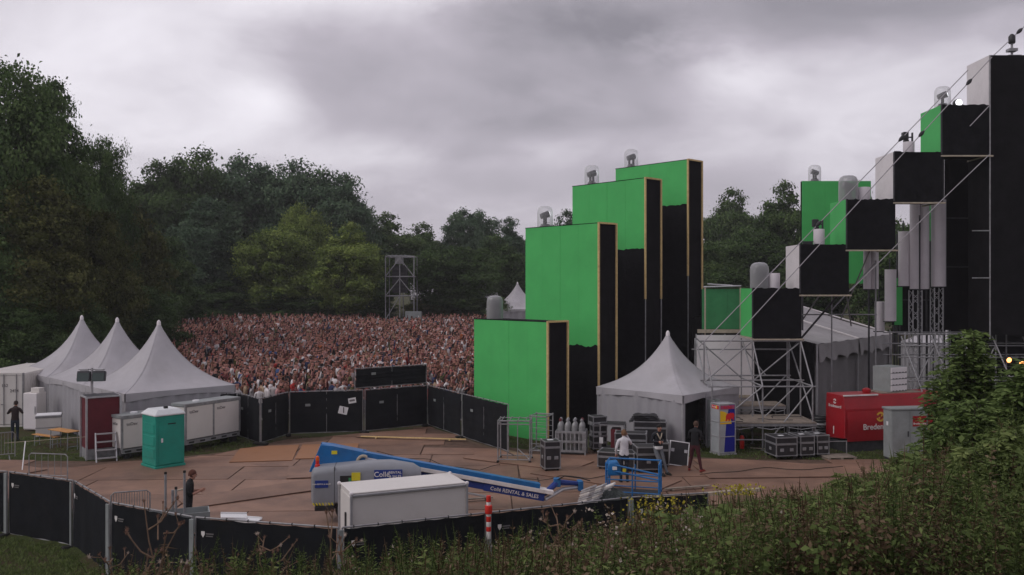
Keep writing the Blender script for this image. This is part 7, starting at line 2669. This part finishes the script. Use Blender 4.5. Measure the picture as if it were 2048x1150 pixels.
flush(cg, 'short_grass', M['leaf_weed'], 'short mown grass beside the near fence and around the yard')
# pale seed heads and small blossoms dotted over the bank
dots = []
for _ in range(480):
    y = 7 + 15 * rw.random()
    px = rw.uniform(200, 2100)
    x = X(px, y)
    if not bank_ok(x, y):
        continue
    z = gz(x, y) + rw.uniform(0.5, 1.05)
    if 575 + (CH - z) * F / y < 1010 + 60 * (px < 1100):
        continue
    n_ = int(rw.integers(2, 7))
    c = np.array([x, y, z]) + rw.normal(0, 0.03, (n_, 3))
    nr = unitv(rw.normal(size=(n_, 3)) + np.array([0, -0.5, 0.6]))
    t_ = unitv(np.cross(nr, rw.normal(size=(n_, 3))))
    s_ = rw.uniform(0.008, 0.02, n_)[:, None]
    append_leaves(dots, c, t_ * s_, np.cross(nr, t_) * s_, nr * s_, rw.uniform(0.3, 1, n_))
M['seed_pale'] = leaf_mat('pale_seed', (0.16, 0.11, 0.08), (0.34, 0.26, 0.20), (0.55, 0.48, 0.42))
flush(dots, 'seed_heads', M['seed_pale'], 'pale seed heads dotted over the foreground weeds')
# yellow flowers by the fence end
for (pa, pb, ya, yb, D, n_) in ((1255, 1360, 990, 1062, 13.0, 300), (1430, 1520, 968, 990, 25.5, 170), (1300, 1420, 995, 1050, 13.0, 50)):
    px = rw.normal((pa + pb) / 2, (pb - pa) / 3.6, n_)
    py = rw.uniform(ya, yb, n_)
    d_ = D + rw.uniform(-0.9, 0.9, n_)
    c = np.stack([(px - 1024) / F * d_, d_, CH - (py - 575) / F * d_], -1)
    zg = ground(c[:, 0], c[:, 1])
    c[:, 2] = np.clip(c[:, 2], zg + 0.15, zg + 1.35)
    nr = unitv(rw.normal(size=(n_, 3)) + np.array([0, -0.6, 0.8]))
    t_ = unitv(np.cross(nr, rw.normal(size=(n_, 3))))
    s = (rw.uniform(0.018, 0.040, n_) * D / 20.0)[:, None]
    append_leaves(yellow, c, t_ * s, np.cross(nr, t_) * s, nr * s, rw.uniform(0, 1, n_))
    # their stalks
    k = n_ // 2
    b0_ = c[:k].copy()
    b0_[:, 2] = zg[:k]
    mid = (b0_ + c[:k]) / 2
    append_leaves(green, mid, (c[:k] - b0_) / 2, np.tile([0.006, 0, 0], (k, 1)), np.zeros((k, 3)), np.full(k, 0.5))
flush(yellow, 'yellow_flowers', M['flower_yellow'], 'small yellow flowers at the end of the near fence')
stalks = green[-3:]
flush(stalks, 'flower_stalks', M['leaf_weed'], 'thin green stalks carrying the yellow flowers')


# dried thistles standing out against the fence
def thistle(px, D, ztop_px, label, seed, spread=0.35):
    rg = random.Random(seed)
    x = X(px, D)
    z = gz(x, D)
    h = Zy(ztop_px, D) - z
    t = thing('dried_thistle', label, 'thistle', (x, D, z), 0, 'dried thistles before the near fence')
    mb = MB()
    heads = []
    main = [(0, 0, -0.05)]
    for k in range(1, 6):
        main.append((rg.uniform(-0.05, 0.05) * k, rg.uniform(-0.03, 0.03) * k, h * k / 5))
    mb.path(main, [0.016, 0.013, 0.011, 0.009, 0.007, 0.005], 6)
    heads.append(Vector(main[-1]))
    for k in range(7):
        u = rg.uniform(0.45, 0.95)
        b0_ = Vector((main[int(u * 5)][0], main[int(u * 5)][1], h * u))
        a = rg.uniform(0, 6.28)
        e1 = b0_ + Vector((math.cos(a) * spread * rg.uniform(0.4, 1), math.sin(a) * spread * 0.7, rg.uniform(0.1, 0.35))) * (1.2 - 0.5 * u)
        if e1.z > h:
            e1.z = h - rg.uniform(0, 0.1)
        mid = b0_.lerp(e1, 0.5) - Vector((0, 0, 0.05))
        mb.path([b0_, mid, e1], [0.010, 0.008, 0.006], 5)
        heads.append(e1)
        for q_ in range(1):
            e2 = e1 + Vector((rg.uniform(-0.1, 0.1), rg.uniform(-0.08, 0.08), rg.uniform(-0.02, 0.1)))
            mb.path([mid.lerp(e1, 0.6), e2], [0.006, 0.004], 4)
            heads.append(e2)
    mb.obj('stem', mat('thistle_stem', (0.16, 0.105, 0.07), 0.9, var=0.3, scale=20), t, True)
    for q_ in heads:
        r = rg.uniform(0.012, 0.022)
        mh = MB().lathe([(r * 0.3, -r), (r * 0.8, -r * 0.3), (r * 0.6, r * 0.5), (r * 0.2, r * 0.8)], 7, q_)
        for k in range(16):                                # bristles
            a, el = rg.uniform(0, 6.28), rg.uniform(0.1, 1.5)
            dv = Vector((math.cos(a) * math.cos(el), math.sin(a) * math.cos(el), math.sin(el)))
            mh.path([q_ + dv * r * 0.4, q_ + dv * r * rg.uniform(1.2, 2.2)], [r * 0.16, r * 0.05], 3, cap=False)
        mh.obj('seed_head', THH[rg.random() < 0.3], t, True)
    st = []
    rr_ = np.random.default_rng(seed)
    for k in range(16):
        u = rr_.uniform(0.1, 0.8)
        a = rr_.uniform(0, 6.28)
        ln = rr_.uniform(0.06, 0.13)
        d = unitv(np.array([[math.cos(a), math.sin(a), rr_.uniform(-0.5, 0.3)]]))
        w_ = unitv(np.cross(d, [[0, 0, 1.0]]))
        append_leaves(st, np.array([[main[int(u * 5)][0], main[int(u * 5)][1], h * u]]) + d * ln, d * ln, w_ * ln * 0.22, np.cross(w_, d) * ln * 0.4, np.array([0.5]))
    flush(st, 'leaves', M['leaf_brown'], None, t, False)


THH = [mat('thistle_brown', (0.15, 0.085, 0.06), 0.9, var=0.3, scale=30), mat('thistle_down', (0.36, 0.29, 0.24), 0.95, var=0.2, scale=30)]
for i, (px, D, zt, lab) in enumerate(((298, 9.0, 1000, 'tallest dried thistle at the lower left, reaching above the near fence'), (232, 9.6, 1104, 'low reddish dried thistle at the bend of the near fence'), (335, 8.6, 1046, 'leaning dried thistle right of the tallest one at the lower left'),
                                      (520, 9.0, 1072, 'dried thistle with pale heads before the middle of the near fence'), (676, 8.8, 1028, 'dried thistle before the fence post at the white box container'), (352, 8.0, 1128, 'pale low thistle at the bottom edge left of the middle'),
                                      (1130, 9.5, 1040, 'dried thistle before the near fence right of the beacon'), (1085, 8.5, 1075, 'dried thistle low at the bottom, left of the yellow flowers'), (1390, 9.5, 1062, 'pale headed dried thistle right of the yellow flowers'), (1225, 8.4, 1085, 'brown dried thistle below the yellow flowers'))):
    thistle(px, D, zt, lab, 300 + i)


# ------------------------------------------------------------------ shrubs at the right
def bush(px, D, top, wpx, n_cl, label, seed, leaf=0.06, lm='leaf_shrub', per=22, k_leaf=1.0):
    rg = np.random.default_rng(seed)
    x = X(px, D)
    z = gz(x, D)
    H = Zy(top, D) - z
    Wd = wpx / F * D / 2
    t = thing('leafy_shrub', label, 'shrub', (x, D, z), 0, 'leafy shrubs on the bank')
    cc, aa, ww, nn, tt = [], [], [], [], []
    mb = MB()
    for i in range(n_cl):                                 # arching shoots from the base, leafy on their outer part
        a = i * 2.39996 + rg.uniform(-0.4, 0.4)
        u = 0.35 + 0.65 * rg.random() ** 0.8 if i else 1.0
        rad = Wd * rg.uniform(0.15, 1.0) * (1.25 - u) / 0.9 if i else 0.05
        root = np.array([0.2 * rad * math.cos(a), 0.2 * rad * math.sin(a), -0.05])
        tip = np.array([rad * math.cos(a), rad * math.sin(a) * 0.8, H * u * 0.97])
        mid = np.array([tip[0] * 0.55, tip[1] * 0.55, tip[2] * 0.72])
        bz = lambda q: (1 - q) ** 2 * root + 2 * q * (1 - q) * mid + q * q * tip
        mb.path([Vector(bz(q)) for q in (0, 0.3, 0.55, 0.8, 1.0)], [0.018, 0.014, 0.010, 0.007, 0.004], 5)
        ton = rg.uniform(0.22, 0.6)
        nl = int(per * (0.5 + 0.5 * u))
        for k_ in range(nl):
            q = 0.22 + 0.78 * (k_ + rg.random()) / nl
            p0 = bz(q)
            th = k_ * 2.4 + rg.uniform(-0.5, 0.5)
            dv = unitv(np.array([math.cos(th) + 0.5 * math.cos(a), math.sin(th) + 0.5 * math.sin(a), rg.uniform(0.0, 0.9)]))
            L_ = rg.uniform(0.16, 0.36) * (1.15 - 0.45 * q) * k_leaf
            sv = unitv(np.cross(dv, [0, 0, 1.0]))
            for k in range(9):
                f = (k // 2 + 1) / 5
                s = 0 if k == 8 else (1 if k % 2 else -1)
                st = p0 + dv * L_ * f - np.array([0, 0, 0.42 * L_ * f * f])
                d = unitv(dv * (0.6 if s else 1) + sv * s * 0.85 + rg.normal(0, 0.18, 3) - np.array([0, 0, 0.5 * f]))
                ln = leaf * rg.uniform(0.65, 1.25)
                w_ = unitv(np.cross(d, np.array([0, 0, 1.0]) + rg.normal(0, 0.45, 3)))
                cc.append(st + d * ln)
                aa.append(d * ln)
                ww.append(w_ * ln * 0.40)
                nn.append(np.cross(w_, d) * ln * 0.4)
                tt.append(min(1, max(0, ton + rg.normal(0, 0.1) + 0.22 * q)))
    put('foliage', quads_mesh('foliage', np.array(cc), np.array(aa), np.array(ww), np.array(nn), np.array(tt), M[lm], 0.35), t)
    mb.obj('stem', M['bark'], t, True)
    return t


bush(1945, 13.5, 650, 230, 44, 'tallest leafy shrub at the right, with bright young leaves at its tip', 1)
bush(2055, 12.0, 715, 300, 54, 'leafy shrub cut by the right edge of the view', 2)
bush(1880, 14.6, 722, 130, 20, 'sparse leafy shoots reaching over the end of the red generator', 3, 0.06, 'leaf_shrub', 20)
bush(1955, 11.5, 800, 330, 70, 'broad shrub below the tallest shrub on the bank', 4, 0.05, 'leaf_shrub', 24, 0.9)
bush(1812, 13.0, 905, 170, 36, 'low shrub before the grey switch cabinet', 5, 0.045, 'leaf_weed', 20, 0.8)
bush(1690, 14.0, 945, 150, 26, 'low leafy shrub on the bank before the row of flight cases', 7, 0.04, 'leaf_weed', 18, 0.7)
bush(2040, 9.0, 860, 400, 60, 'dark shrub in the lower right corner', 6, 0.045, 'leaf_weed', 24, 0.9)

# ================================================================== damp air over the field
hz = MB().b2((-330, -70, -3.0), (330, 330, 60)).obj('haze', None)
hz.data.materials.clear()
hm = bpy.data.materials.new('damp_air')
hm.use_nodes = True
hm.node_tree.nodes.clear()
ho = hm.node_tree.nodes.new('ShaderNodeOutputMaterial')
hv = hm.node_tree.nodes.new('ShaderNodeVolumePrincipled')
hv.inputs['Color'].default_value = (0.93, 0.92, 0.96, 1)
hv.inputs['Density'].default_value = 0.00045
hm.node_tree.links.new(hv.outputs[0], ho.inputs['Volume'])
hz.data.materials.append(hm)
kind(hz, 'stuff')
hz['label'] = 'thin damp haze over the whole field'
